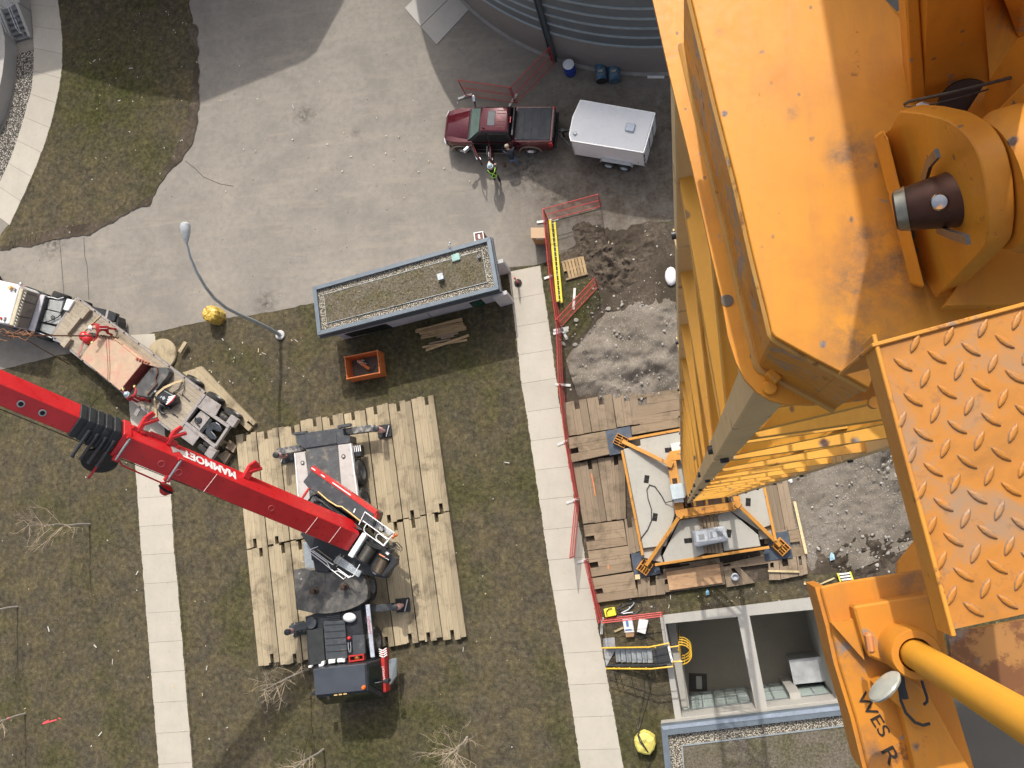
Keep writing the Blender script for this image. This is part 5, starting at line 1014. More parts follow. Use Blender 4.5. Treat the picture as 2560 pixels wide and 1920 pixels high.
pl = [(860, 190), (1520, 662), (1450, 725), (780, 432)]; pr('walkway', 'c8', [(800, 440), (900, 215), (1500, 660), (1420, 740), (1200, 610)], 2.5, 2.56, mat('walkway_mesh', (.5, .51, .51), .5, .4, .2, 12))
v = MB(); zr_ = 3.35
for pts in ([(845, 180), (1525, 665), (1495, 725), (1455, 740)], [(850, 185), (710, 480)], [(800, 385), (1385, 805)], [(890, 455), (830, 560), (830, 620), (870, 670), (1280, 965)], [(1465, 740), (1285, 970)], [(1375, 830), (1270, 960)], [(1360, 815), (1200, 690), (1140, 700), (1105, 760), (1120, 820), (1270, 945)]): v.tube(WL('c8', pts, zr_), .024, 8)
for a, b in ((850, 190), (1520, 660), (1280, 965), (840, 600)): v.tube([W('c8', a, b, 2.5), W('c8', a, b, zr_)], .02, 6)
v.build('white_railing', M['white'], MC, True)
v = MB()
for k in range(9):
    a = RNG.uniform(0, 6.28); p = W('c8', 1120 + RNG.uniform(-170, 190), 660 + RNG.uniform(-50, 90), 2.7); v.tube([p, p + Vector((math.cos(a) * .2, math.sin(a) * .2, .15)), p + Vector((math.cos(a + .8) * .4, math.sin(a + .8) * .4, 0))], .025, 6)
for pts in ([(1490, 890), (1600, 890), (1700, 1000), (1710, 1060), (1680, 1090), (1600, 1040), (1500, 960)], [(1480, 900), (1560, 920), (1650, 1020), (1640, 1060), (1540, 1000)]): v.tube(WL('c8', pts, 2.6), .022, 6)
for k in range(8): p = W('c8', 1450 + RNG.uniform(-90, 90), 1010 + RNG.uniform(-120, 130), 2.6); v.obox(p, .14, .1, .16, (RNG.random() - .5, RNG.random() - .5, 0))
v.build('hose_cluster', M['black'], MC, True)
for x, y, m_ in ((1497, 760, 'amber'), (1560, 715, 'amber')): MB().ball(W('c8', x, y, 2.9), .09, 12).build('corner_lamp', M[m_], MC, True)
p = W('e3', 1490, 675, 1.9); MB().ball(p, .1, 12).build('corner_lamp', M['amber'], MC, True)
# left-hand walkway with white rails and steps
pr('silver_step', 'e3', [(885, 345), (1000, 220), (1455, 548), (1388, 660)], 2.35, 2.45, M['alu'])
v = MB()
for k in range(4): v.bar(W('e3', 910 + k * 12, 360 - k * 35, 2.46), W('e3', 1380 + k * 14, 640 - k * 25, 2.46), .03, .03)
v.build('step_rib', M['galv'], MC)
v = MB()
for pts in ([(385, 135), (700, 375), (900, 540), (1100, 695), (1140, 650)], [(440, 125), (770, 365), (840, 500), (910, 545), (990, 530), (1190, 660), (1240, 625)], [(490, 125), (800, 350), (890, 410)], [(980, 485), (1220, 660)], [(1420, 400), (1290, 630), (1180, 670)], [(385, 135), (480, 95), (590, 50)]): v.tube(WL('e3', pts, 2.95), .022, 8)
for a, b in ((385, 135), (700, 375), (1100, 695), (1220, 660), (910, 545)): v.tube([W('e3', a, b, 2.95), W('e3', a, b, 2.3)], .02, 6)
v.build('white_handrail', M['white'], MC, True)
v = MB(); v.tube([W('e3', 1045, 195, 2.8), W('e3', 895, 410, 2.8)], .022, 6); v.tube([W('e3', 1105, 225, 2.8), W('e3', 955, 450, 2.8)], .022, 6); v.tube([W('e3', 580, 105, 2.7), W('e3', 870, 320, 2.7)], .02, 6); v.build('ladder_rail', mat('brass_rail', (.4, .36, .25), .45, .3), MC)
pr('cab_side', 'e3', [(470, 210), (560, 110), (880, 330), (800, 560), (540, 540)], 1.9, 2.3, M['black'])
# ---------------------------------------------------------------- telescopic boom
B0, B1 = W('a2', 822, 1362, 3.05), W('o', 312, 1118, 12.6)
bd = (B1 - B0).normalized(); bl = Vector((-bd.y, bd.x, 0)).normalized(); bl = bl if bl.y < 0 else -bl        # towards the lower edge of the picture
bn = bl.cross(bd).normalized(); bn = bn if bn.z > 0 else -bn
LB0 = (B1 - B0).length
def px_of(p):
    c = R.transposed() @ (p - CAM); return 1280 - F * c.x / c.z
def s_at(x):
    lo_s, hi_s = 0.0, LB0 * 2
    for _ in range(50):
        m_ = (lo_s + hi_s) / 2
        if px_of(B0 + bd * m_) > x: lo_s = m_
        else: hi_s = m_
    return lo_s
def bsec(s, wd_, h, drop=0):   # rounded box section: flat top, splayed flank
    c = B0 + bd * s - bn * drop; w2 = wd_ / 2
    prof_ = [(w2, .0 - .04), (w2 - .03, 0), (-w2 + .03, 0), (-w2, -.04), (-w2 - .27, -h * .62), (-w2 * .9, -h * .86), (-w2 * .4, -h), (w2 * .4, -h), (w2 * .8, -h * .82), (w2, -h * .55)]
    return [c + bl * a + bn * b for a, b in prof_]
bm = MB(); bm.loft([bsec(-.15, .98, 1.2), bsec(LB0, .88, 1.12)]); bo = bm.build('boom_base_section', M['red'], MC)
b2 = MB(); b2.loft([bsec(LB0 + .02, .74, .98, .05), bsec(LB0 + 16, .74, .98, .05)]); b2o = b2.build('boom_second_section', M['red'], MC)
b3 = MB(); b3.loft([bsec(LB0 + 16.01, .66, .86, .08), bsec(LB0 + 27, .66, .86, .08)]); b3.build('boom_third_section', M['red'], MC)
cl = MB(); cl.loft([bsec(LB0 + .002, 1.0, 1.25, -.015), bsec(LB0 + .32, 1.0, 1.25, -.015)]); cl.build('boom_collar', M['red'], MC, bevel=.02)
kk = MB()
for k in range(5): s = LB0 + .45 + k * .33; kk.loft([bsec(s, .96 - k * .03, 1.2 - k * .03, -.03), bsec(s + .25, .96 - k * .03, 1.2 - k * .03, -.03)])
kk.loft([bsec(LB0 + .33, .86, 1.1, .01), bsec(LB0 + 2.0, .80, 1.04, .01)])
kc = kk.build('collar_ring', M['black'], MC, bevel=.02)
rd_ = MB()
for k in range(4): s = LB0 + .5 + k * .33; c = B0 + bd * s; rd_.tube([c + bn * .07 - bl * .1, c + bn * .07 + bl * 1.0], .065, 10); rd_.lathe(c + bn * .07 + bl * .98, [(.08, 0), (.08, .09)], 12, bl)
rd_.build('roller_rod', mat('dark_roller', (.05, .05, .055), .35, .3), kc, True)
rr = MB()
for s in (s_at(308), s_at(436)): c = B0 + bd * s + bn * .1; rr.tube([c - bl * .42, c + bl * .55], .05, 10)
rr.build('guide_roller', M['galv'], MC, True)
bk_ = MB()
for s in (s_at(308), s_at(436)): c = B0 + bd * s; bk_.obox(c + bl * .5 + bn * .05, .22, .22, .16, bd, bn); bk_.obox(c - bl * .42 + bn * .05, .22, .1, .16, bd, bn)
q0, q1 = B0 + bd * (LB0 - .1) + bl * .56, B0 + bd * s_at(440) + bl * .66; bk_.tube([q0, lerp(q0, q1, .1) + bl * .12, lerp(q0, q1, .92) + bl * .1, q1], .035, 8); bk_.build('roller_bracket', M['red'], MC)
sm_ = MB()
for s in (s_at(527), s_at(780), s_at(838)): c = B0 + bd * s; sm_.bar(c - bl * .44 + bn * .004, c + bl * .44 + bn * .004 + bd * .06, .035, .012)
sm_.build('weld_scuff', mat('scuffed_white', (.62, .42, .40), .6, var=.4, scale=20), MC)
cr_ = MB()
for s, sd_ in ((s_at(405), .05), (s_at(678), 0), (s_at(450), .1)): 
    c = B0 + bd * s + bl * sd_ + bn * .006; cr_.tube([c + (bd * math.cos(a) + bl * math.sin(a)) * .13 for a in [k * .3491 for k in range(19)]], .012, 5)
cr_.build('weld_ring', mat('faded_ring', (.55, .12, .12), .5), MC)
for s in (s_at(106), s_at(52)):
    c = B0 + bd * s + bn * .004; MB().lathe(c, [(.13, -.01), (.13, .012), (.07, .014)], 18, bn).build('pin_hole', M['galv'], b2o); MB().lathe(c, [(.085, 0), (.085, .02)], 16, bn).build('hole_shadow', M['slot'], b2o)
# lettering on the sunlit flank
sL = s_at(512); sa, sb = bsec(sL, .92, 1.15)[3], bsec(sL, .92, 1.15)[4]; fu = (sa - sb).normalized(); fn = bd.cross(fu); fn = fn if fn.dot(bl) < 0 else -fn
fl_c = lerp(sa, sb, .5) + fn * .006; fx = fu.cross(fn).normalized()
lo_ = lettering('boom_lettering', 'MAMMOET', fl_c, fx * .92, fu, .56, M['white'], bo, .003, .02)
lo2 = MB(); sa, sb = bsec(s_at(437), .90, 1.14)[3], bsec(s_at(437), .90, 1.14)[4]; c = lerp(sa, sb, .45) + fn * .004; lo2.loft([[c + bd * a + fu * b for a, b in ((-.45, -.1), (-.1, .15), (.05, -.02), (.35, .2), (.45, -.1), (.1, -.22))], [c + fn * .006 + bd * a + fu * b for a, b in ((-.45, -.1), (-.1, .15), (.05, -.02), (.35, .2), (.45, -.1), (.1, -.22))]]); lo2.build('emblem', mat('silver_emblem', (.38, .35, .34), .4), bo)
# brackets along the flank
for s, hh, ww in ((s_at(330), .95, .16), (s_at(404), .9, .14), (s_at(602), .85, .3)):
    c = B0 + bd * s - bl * .62 - bn * .5; v = MB(); v.bar(c, c - bl * hh * .6 - bn * .1, ww, .2, bn); v.bar(c - bl * hh * .55 - bn * .1, c - bl * hh * .95 - bd * .1, ww * 1.2, .12, bn); v.bar(c - bl * hh * .35, c - bl * hh * .8 - bd * .4, .12, .12, bn); v.build('jib_bracket', M['red'], MC, bevel=.01)
v = MB()
for k in range(16): s = s_at(325 + k * 7); c = B0 + bd * s - bl * (.66 + RNG.random() * .1) - bn * RNG.uniform(.45, .6); v.obox(c, RNG.uniform(.12, .4), RNG.uniform(.08, .22), RNG.uniform(.1, .2), bd, bn)
v.build('flank_fitting', M['red'], MC, bevel=.01)
v = MB(); v.tube([W('a2', 455, 905, 3.0), W('a2', 385, 1010, 4.4)], .06, 8); v.build('red_strut', M['red'], MC)
dk = B0 + bd * s_at(296) + bl * 1.02 - bn * .6; ax = (bl * .45 + bn * .9).normalized()
v = MB(); v.lathe(dk, [(.2, -.08), (.64, -.08), (.66, -.05), (.58, -.02), (.58, .03), (.66, .06), (.64, .09), (.16, .09)], 40, ax); ro_ = v.build('hose_reel', M['black'], MC, True)
v = MB(); v.bar(dk + ax * .12, dk + ax * .1 + bl * .75, .08, .05, ax); v.bar(dk + ax * .12, dk - bl * .95, .12, .1, ax); v.build('reel_bracket', M['red'], ro_)
dk = B0 + bd * s_at(462) + bl * 1.1 - bn * .5; v = MB(); v.lathe(dk - bl * .2, [(.12, 0), (.26, .06), (.3, .1)], 24, bl); v.lathe(dk + bl * .02, [(.28, 0), (.2, .12), (.14, .2)], 24, bl); po2 = v.build('rope_pulley', M['red'], MC, True); MB().lathe(dk - bl * .1, [(.33, 0), (.27, .05), (.33, .1)], 28, bl).build('pulley_rim', M['black'], po2, True)
v = MB(); v.tube([B0 + bd * -.3 + bl * .3 + bn * -.1, B0 + bd * (LB0 * .3) + bl * .5 - bn * .2, B0 + bd * LB0 + bl * .52 - bn * .15, B0 + bd * (LB0 + 16) + bl * .42 - bn * .1], .018, 6); v.build('hoist_rope', M['black'], MC)
lc0, lc1 = W('a2', 560, 1290, 2.3), B0 + bd * 4.2 - bn * 1.1; v = MB(); v.tube([lc0, lerp(lc0, lc1, .6)], .2, 16); v.tube([lerp(lc0, lc1, .6), lc1], .13, 14); v.build('luffing_cylinder', M['black'], MC, True)
v = MB(); v.bar(B0 - bd * .25 - bn * .6 + bl * .55, B0 + bd * 1.6 - bn * 1.3 + bl * .55, .1, .9); v.bar(B0 - bd * .25 - bn * .6 - bl * .55, B0 + bd * 1.6 - bn * 1.3 - bl * .55, .1, .9); v.build('boom_foot_frame', M['black'], MC)
# ================================================================ flatbed trailer and its tractor
DZ = 1.15
M['deckwood'] = m_wood("worn_deck_boards", (.44, .375, .29), rot=.64, damt=.55)
M['pinkgrey'] = mat("dusty_steel", (.33, .30, .285), .5, .25, .15, 2.5, (.2, .16, .13), .62, 3)
dk4 = [W('c1', 1322, 462, DZ), W('a1', 1762, 290, DZ), W('a1', 1512, 630, DZ), W('c1', 910, 1082, DZ)]
FT_ = thing('flatbed_trailer', 'long flatbed trailer with a worn timber deck loaded beside the red boom', 'trailer', (dk4[0] + dk4[2]) / 2 - Z * DZ)
ux = (dk4[1] - dk4[0]).normalized(); uy = Vector((-ux.y, ux.x, 0)); fd = MB(); nB = 11
for i in range(nB): a, b = (i + .02) / nB, (i + .98) / nB; fd.prism([lerp(dk4[3], dk4[0], a), lerp(dk4[2], dk4[1], a), lerp(dk4[2], dk4[1], b), lerp(dk4[3], dk4[0], b)], DZ - .06, DZ)
fd.build('deck', M['deckwood'], FT_)
v = MB()
for a, b in ((dk4[0], dk4[1]), (dk4[3], dk4[2])):
    o = uy * (.06 if a is dk4[0] else -.06); v.bar(a + o - Z * .09, b + o - Z * .09, .1, .2)
v.bar(dk4[1] + ux * .06 - Z * .1, dk4[2] + ux * .06 - Z * .1, .14, .22); v.bar(dk4[0] - ux * .05 - Z * .09, dk4[3] - ux * .05 - Z * .09, .1, .2); v.build('side_rail', M['pinkgrey'], FT_)
v = MB()
for k in range(9): v.obox(lerp(dk4[0], dk4[1], .03 + k * .117) + uy * .07 + Z * .03, .07, .05, .07, ux); v.obox(lerp(dk4[3], dk4[2], .03 + k * .117) - uy * .07 + Z * .03, .07, .05, .07, ux)
v.build('stake_pocket', M['black'], FT_)
v = MB()
for c in ([(1000, 440), (1135, 560), (1150, 545), (1015, 425)], [(860, 735), (955, 800), (945, 815), (850, 750)]): v.prism(WL('c3', c, DZ + .006), DZ - .01, DZ + .006)
v.build('tie_slot', M['black'], FT_)
MB().prism([dk4[0] + ux * .6 - uy * .4, dk4[1] - uy * .5, dk4[2] + uy * .5, dk4[3] + ux * .6 + uy * .4], .65, DZ - .07).build('chassis', M['black'], FT_)
ax = uy
for c, s in ((('c3', 1200, 212), 1), (('c3', 1545, 488), 1)):
    p = W(*c, .6); p.z = .52
    for off in (0, -.34): tyre(FT_, p + uy * off * s, uy * s, .5, .28, .52, 'tyre')
    for off in (0, .34): tyre(FT_, p - uy * 2.35 + uy * off, -uy, .5, .28, .52, 'tyre')
for c, s in ((('c3', 1790, 735), 1), (('c3', 1700, 800), 1), (('c3', 1440, 1250), -1), (('c3', 1350, 1318), -1)):
    p = W(*c, .9); p.z = .52; tyre(FT_, p, uy * s, .5, .27, .52, 'tyre')
for c in ([(1395, 440), (1645, 605), (1555, 778), (1275, 600)], [(1052, 918), (1305, 1100), (1182, 1268), (920, 1075)]): MB().prism(WL('c3', c, 1.12), 1.07, 1.12).build('mudguard', M['pinkgrey'], FT_, bevel=.02)
MB().prism(WL('c3', [(1320, 690), (1465, 800), (1292, 1022), (1140, 890)], 1.0), .9, 1.0).build('deck_plate', M['pinkgrey'], FT_)
v = MB()
for a, b in (((1290, 615), (1795, 965)), ((1070, 880), (1570, 1285))): v.bar(W('c3', *a, 1.0), W('c3', *b, 1.0), .16, .3)
v.build('frame_rail', M['pinkgrey'], FT_, bevel=.01)
v = MB(); v.bar(W('c3', 1500, 840, .9), W('c3', 1330, 1050, .9), .16, .2); v.prism(WL('c3', [(1230, 640), (1290, 660), (1140, 900), (1080, 880)], .8), .5, .8); v.build('cross_member', M['black'], FT_)
fw5 = [(1560, 880), (1620, 920), (1655, 990), (1640, 1040), (1590, 1030), (1510, 1000), (1490, 1030), (1545, 1090), (1570, 1130), (1555, 1165), (1480, 1160), (1400, 1090), (1385, 1040), (1410, 950), (1480, 890)]
MB().prism(WL('c3', fw5, 1.15), 1.03, 1.15).build('fifth_wheel', mat('greasy_coupling', (.055, .06, .068), .3, .4, .3, 4), FT_, bevel=.03, seg=2)
v = MB(); v.tube([W('c3', x, y, 1.06) for x, y in ((1230, 800), (1210, 860), (1260, 920), (1290, 950))], .03, 6); v.lathe(W('c3', 1290, 850, 1.0), [(.16, 0), (.15, .07), (.05, .08)], 18); v.build('cable_coil', M['black'], FT_)
v = MB(); b0, b1 = W('c3', 1885, 800, 1.0), W('c3', 1445, 1450, 1.0); v.bar(b0, b1, .16, .22)
for p, q in ((b0, lerp(b0, b1, .2)), (lerp(b0, b1, .78), b1)): v.bar(p - Z * .01, q - Z * .01, .5, .3)
v.build('rear_bumper', M['pinkgrey'], FT_, bevel=.02)
v = MB(); v.bar(W('a1', 1168, 480, .9), W('a1', 1215, 400, .9), .22, .06); v.bar(W('c1', 1835, 800, 1.0), W('c1', 1870, 650, 1.0), .13, .06); v.build('outrigger_arm', M['pinkgrey'], FT_)
for fr, a, b, w_, h, lb in (('c1', (1545, 635), (1415, 790), .32, .14, 'short timber block on the flatbed nearest the road side'), ('c1', (1400, 775), (1165, 1065), .2, .12, 'long crosswise timber near the front of the flatbed'), ('c1', (1215, 1140), (1100, 1285), .32, .14, 'short timber block on the flatbed nearest the lawn side')):
    o = MB().bar(W(fr, *a, DZ + h), W(fr, *b, DZ + h), w_, h * 2 - .01).build('timber_block', M['deckwood']); tag(o, lb, 'timber')
v = MB(); v.bar(W('c1', 1745, 745, DZ + .04), W('c1', 1440, 1030, DZ + .04), .06, .02); o = v.build('tie_strap', mat('faded_strap', (.42, .34, .2), .8)); tag(o, 'thin tan strap lying across the flatbed deck', 'strap')
# slabs carried on the deck
t = thing('counterweight_slab', 'faded red counterweight slab with lifting lugs on the flatbed trailer', 'counterweight', W('z4', 950, 1450, DZ)); SZ = 2.0
rt = m_dirt('unused', ((.1, .1, .1),) * 3) if False else mat('faded_red_top', (.49, .36, .245), .75, 0, .16, 1.6, (.48, .235, .18), .56, 1.5, dsoft=.14)
v = MB(); ts = WL('z4', [(808, 1268), (850, 1252), (960, 1258), (1312, 1490), (1225, 1490)], SZ); br = W('a1', 1036, 264, SZ); bl4 = W('z4', 695, 1434, SZ)
v.prism([ts[0], ts[1], ts[2], W('z4', 1228, 1478, SZ), br, bl4], DZ + .012, SZ, 0); so_ = v.build('slab', [rt], t, bevel=.02)
fc = MB(); a, b = W('z4', 1228, 1478, SZ), br; d = (b - a).normalized(); n_ = Vector((-d.y, d.x, 0)); n_ = n_ if n_.dot(ux) > 0 else -n_
fc.loft([[a + n_ * .003 + Z * -.84, b + n_ * .003 + Z * -.84, b + n_ * .003 + Z * -.005, a + n_ * .003 + Z * -.005], [p + n_ * .012 for p in (a + Z * -.84, b + Z * -.84, b + Z * -.005, a + Z * -.005)]]); fc.build('end_face', mat('worn_red_face', (.27, .05, .045), .55, 0, .2, 2, (.22, .13, .10), .6, 2), t)
v = MB()
for k in range(5): v.obox(W('c2', 1490 + k * 62, 1075 + k * 26, SZ + .06) - Z * .05, .12, .12, .16, ux)
v.build('lifting_lug', mat('lug_red', (.36, .12, .08), .6), t, bevel=.02)
v = MB(); v.prism([W('c2', 1000, 600, SZ - .25), W('c2', 1850, 1240, SZ - .25), W('c2', 1600, 1180, SZ - .25), W('c2', 860, 590, SZ - .25)], DZ + .05, SZ - .25); v.build('ledge', rt, t)
t = thing('counterweight_slab', 'lower black counterweight slab behind the faded red one on the flatbed', 'counterweight', W('c3', 500, 240, DZ)); v = MB(); v.prism(WL('c3', [(510, -10), (760, -10), (798, 55), (770, 130), (490, 478), (410, 470), (215, 425), (240, 330)], 1.62), DZ + .01, 1.62); v.build('slab', mat('dusty_black_slab', (.085, .085, .085), .55, .1, .3, 2, (.17, .15, .13), .58, 2), t, bevel=.02)
v = MB(); v.obox(W('c3', 790, 60, 1.58) - ux * -.02, .1, 2.0, .4, ux); 
v = MB(); pts = [W('c3', x, y, 1.68) for x, y in ((600, -10), (610, 80), (570, 180), (600, 260), (520, 350), (440, 440))]; v.tube(pts, .035, 6); v.build('chain', mat('rusty_chain', (.13, .055, .03), .7, .3, .4, 20), t)
# tyre chain sling from the crane hook
t = thing('chain_sling', 'rusty lifting chain sling running from the crane hook to the red slab', 'chain sling', W('c1', 250, 1085, 2.5)); rc = mat('sling_rust', (.10, .045, .025), .7, .3, .4, 20)
hk = W('c1', 235, 1085, 4.6); v = MB()
v.tube([hk, W('c1', 480, 1092, 4.1), W('c1', 900, 1095, 3.2), W('c1', 1640, 1100, 2.06), W('c1', 1880, 1110, 2.08), W('c2', 900, 560, 2.1)], .028, 6); v.tube([hk + Z * .02, W('c1', 500, 1110, 4.1), W('c1', 900, 1106, 3.2), W('c1', 1640, 1112, 2.04)], .02, 5)
v.tube([hk, W('c1', 500, 1195, 4.0), W('c1', 740, 1340, 3.3), W('c1', 1000, 1485, 2.5), W('z4', 600, 1490, 1.6)], .028, 6)
for k in range(26):
    p = W('c2', 620 + k * 18, 545 + math.sin(k * 1.7) * 14 + k * 2.2, 2.07); v.obox(p, .09, .05, .05, (RNG.random() - .5, RNG.random() - .5, .3))
v.build('chain_leg', rc, t)
v = MB()
for k in range(14): p = hk + Vector((RNG.uniform(-1.0, .7), RNG.uniform(-.25, .2), RNG.uniform(-.1, .35))); v.tube([p, p + Vector((RNG.uniform(.2, .5), RNG.uniform(-.15, .15), -.1)), p + Vector((RNG.uniform(.4, .8), RNG.uniform(-.25, .25), -.15))], .025, 5)
v.build('shackle_cluster', mat('orange_rust', (.22, .10, .05), .7, .2, .5, 6), t)
v = MB(); v.tube([hk, hk + Vector((-.5, 0, .8)), hk + Vector((-.55, 0, 18))], .02, 6); v.build('hoist_line', M['black'], t)
v = MB()
for k in (0, 1): v.tube([W('c2', 780 + k * 60, 590, SZ + .02), W('c2', 800 + k * 55, 850, SZ + .02), W('c2', 830 + k * 45, 1300, SZ + .02), W('c2', 820 + k * 40, 1560, SZ + .02)], .012, 5)
v.build('slack_chain', mat('thin_rust', (.30, .14, .09), .8), t)
# hook block
t = thing('hook_block', 'black hook block with red and white chevrons lying strapped on the flatbed', 'hook block', W('c3', 720, 480, DZ))
v = MB(); v.prism(WL('c3', [(545, 440), (575, 370), (640, 345), (700, 342), (860, 430), (905, 490), (880, 560), (760, 605), (640, 540), (560, 500)], 1.7), DZ + .05, 1.7); hb_ = v.build('block', M['black'], t, bevel=.07, seg=2)
v = MB()
for k in range(4): v.bar(W('c3', 742 + k * 12 + 8, 590 - k * 38, 1.712), W('c3', 850 + k * 14, 455 + k * 26, 1.712) if 0 else W('c3', 845 + k * 18, 508 - k * 20, 1.712), .055, .02)
v.build('white_chevron', M['white'], hb_)
v = MB()
for k in range(4): v.bar(W('c3', 760 + k * 12 + 8, 594 - k * 38, 1.710), W('c3', 862 + k * 16, 520 - k * 20, 1.710), .06, .02)
v.build('red_chevron', M['redtrim'], hb_)
v = MB(); v.obox(W('c3', 710, 490, 1.715), .16, .16, .012, (1, .6, 0)); v.obox(W('c3', 670, 470, 1.715), .13, .05, .012, (1, .6, 0)); v.obox(W('c3', 575, 380, 1.715), .12, .08, .012, (1, .6, 0)); v.build('emblem', M['alu'], hb_)
v = MB(); c = W('c3', 720, 670, 1.35); v.tube([c + Vector((math.cos(a) * .26, math.sin(a) * .24, -.05)) for a in [k * .42 for k in range(13)]], [.11] * 9 + [.09, .08, .06, .04], 10); v.tube([W('c3', 650, 590, 1.5), c + Vector((.2, .1, 0))], .1, 8); v.build('hook', M['black'], t, True)
v = MB(); v.tube([W('c3', x, y, 1.2) for x, y in ((800, 440), (900, 400), (960, 470), (940, 560), (870, 630), (790, 650))], .035, 8); v.build('rope_loop', mat('brown_rope', (.13, .09, .06), .8), t, True)
for nm, L_ in (('left', [(1010, 205, 1.2), (890, 240, 1.5), (720, 320, 1.74), (600, 420, 1.74)]), ('r', [(600, 420, 1.74), (560, 520, 1.6), (575, 650, 1.25), (590, 800, 1.2)])):
    v = MB(); P_ = [W('c3', *q) for q in L_]
    for a, b in zip(P_, P_[1:]): v.bar(a, b, .12, .02)
    v.build('tie_strap', mat('tan_strap', (.50, .38, .22), .8), t)
v = MB(); v.tube([W('c3', x, y, 1.22) for x, y in ((1050, 200), (1040, 280), (920, 370), (860, 400))], .02, 5); v.tube([W('c3', x, y, 1.22) for x, y in ((1040, 280), (1050, 340), (1000, 450), (960, 410))], .02, 5); v.build('ratchet_chain', M['black'], t)
t = thing('air_compressor', 'small red rounded machine with black frame at the front of the flatbed', 'machine', W('c1', 1500, 1130, DZ)); rp_ = mat('glossy_red', (.55, .02, .025), .25, coat=.4)
v = MB(); p = W('c1', 1450, 1110, 1.75); v.ball(p, .27, 16, .85); p2 = W('c1', 1515, 1155, 1.75); v.ball(p2, .3, 16, .9); v.tube([p, p2], .2, 12); v.build('red_cover', rp_, t, True)
v = MB(); v.prism(WL('c1', [(1430, 1060), (1600, 1040), (1650, 1110), (1540, 1280), (1450, 1240)], 1.5), DZ + .02, 1.5); v.build('frame', M['black'], t, bevel=.04)
v = MB(); v.bar(W('c1', 1640, 930, 1.9), W('c1', 1480, 1090, 1.9), .1, .02); v.bar(W('c1', 1480, 1120, 1.75), W('c1', 1345, 1450, 1.25), .13, .02); o = v.build('lifting_strap', mat('pink_strap', (.55, .24, .22), .8)); tag(o, 'faded pink webbing strap over the small red machine', 'strap')
# tractor
TT = thing('truck_tractor', 'white cabbed truck tractor at the left edge pulling the flatbed', 'truck', W('c1', 500, 650)); M['checker'] = mat('light_checker_plate', (.42, .43, .42), .4, .4, .12, 4, bump=.5, bscale=90)
def pt(name, c, z0, z1, m_, bev=.015, seg=1): return MB().prism(WL('c1', c, z1), z0, z1).build(name, m_, TT, bevel=bev, seg=seg)
pt('cab', [(-900, -120), (0, 142), (285, 208), (335, 250), (150, 905), (0, 885), (-1000, 640)], .9, 2.65, M['white'], .09, 3)
p = W('c1', 178, 272, 2.75); MB().lathe(Vector((p.x, p.y, 2.65)), [(.12, 0), (.12, .1), (.08, .17), (.02, .18)], 16).build('amber_beacon', mat('pale_amber', (.75, .42, .15), .3, coat=.3), TT, True)
pt('roof_light', [(235, 258), (268, 285), (245, 340), (222, 330)], 2.65, 2.75, mat('grey_lens', (.3, .3, .3), .4)); pt('roof_light', [(70, 768), (95, 778), (65, 850), (45, 840)], 2.65, 2.75, mat('grey_lens', (.3, .3, .3), .4)); pt('roof_marker', [(-5, 770), (25, 780), (20, 820), (-10, 815)], 2.65, 2.73, M['redtrim'])
pt('headache_rack', [(345, 278), (402, 294), (222, 925), (160, 908)], 2.3, 2.62, mat('cream_rack', (.52, .46, .33), .5), .01)
rk = [W('c1', 402, 296, 2.6), W('c1', 214, 935, 2.6), W('c1', 488, 988, 1.42), W('c1', 690, 388, 1.42)]; MB().loft([rk, [p + (rk[0] - rk[3]) * .04 - Z * .02 for p in rk]]).build('rack_plate', mat('taupe_plate', (.25, .215, .185), .6, .2, .12, 1.5, (.16, .13, .11), .6, 2), TT)
v = MB()
for a, b in (((380, 490), (600, 560)), ((290, 760), (520, 800)), ((470, 370), (640, 420))): v.bar(W('c1', *a, 2.55), W('c1', *b, 1.62), .04, .03)
v.build('plate_seam', M['black'], TT)
v = MB()
for k in range(12): p = W('c1', 425 - k * 17, 345 + k * 52, 2.58); v.tube([p, p + Vector((.12, -.1, .02))], .018, 5)
v.build('chain_hook', M['alu'], TT)
pt('tool_box', [(692, 388), (772, 402), (585, 1032), (488, 1000)], .9, 1.42, mat('lavender_white', (.58, .56, .60), .4), .02)
pt('box_edge_shade', [(774, 404), (802, 432), (612, 1035), (588, 1032)], .9, 1.36, M['black'])  # black strip stands in for the shaded wall of the tool box
for c in ([(835, 472), (1092, 500), (1042, 692), (810, 640)], [(760, 645), (1020, 705), (1075, 860), (960, 905), (700, 850)], [(712, 882), (960, 945), (880, 1085), (662, 1000)]): pt('deck_plate', c, .95, 1.1, M['checker'])
pt('chassis', [(700, 430), (1120, 470), (1280, 600), (1040, 1130), (620, 1020)], .5, .94, M['black'])
pt('fuel_tank', [(1152, 455), (1282, 490), (1170, 672), (1082, 650)], .6, 1.28, M['white'], .03); pt('fuel_tank', [(925, 1110), (1060, 1160), (1090, 1240), (905, 1180)], .5, 1.0, M['white'], .03)
pt('fender', [(1560, 585), (1860, 655), (2012, 712), (1975, 850), (1700, 850), (1560, 700)], .7, 1.02, M['black'], .03); pt('mudflap', [(2030, 760), (2048, 850), (2035, 950), (1990, 900), (1990, 860)], .2, .9, M['black'])
for c in ([(430, 240), (480, 250), (810, 385), (790, 400), (420, 275)], [(225, 955), (260, 955), (580, 1050), (560, 1065), (215, 985)]): pt('side_skirt', c, .6, 1.15, M['black'])
tx = (W('c1', 800, 430, 1.1) - W('c1', 345, 278, 1.1)).normalized(); ty = Vector((-tx.y, tx.x, 0))
for c in ((940, 520), (1300, 640)):
    p = W('c1', *c, .9); p.z = .52
    for s, o in ((1, .55), (-1, 1.65)): tyre(TT, p + ty * (.35 if s > 0 else -1.9), ty * s, .5, .5, .5)
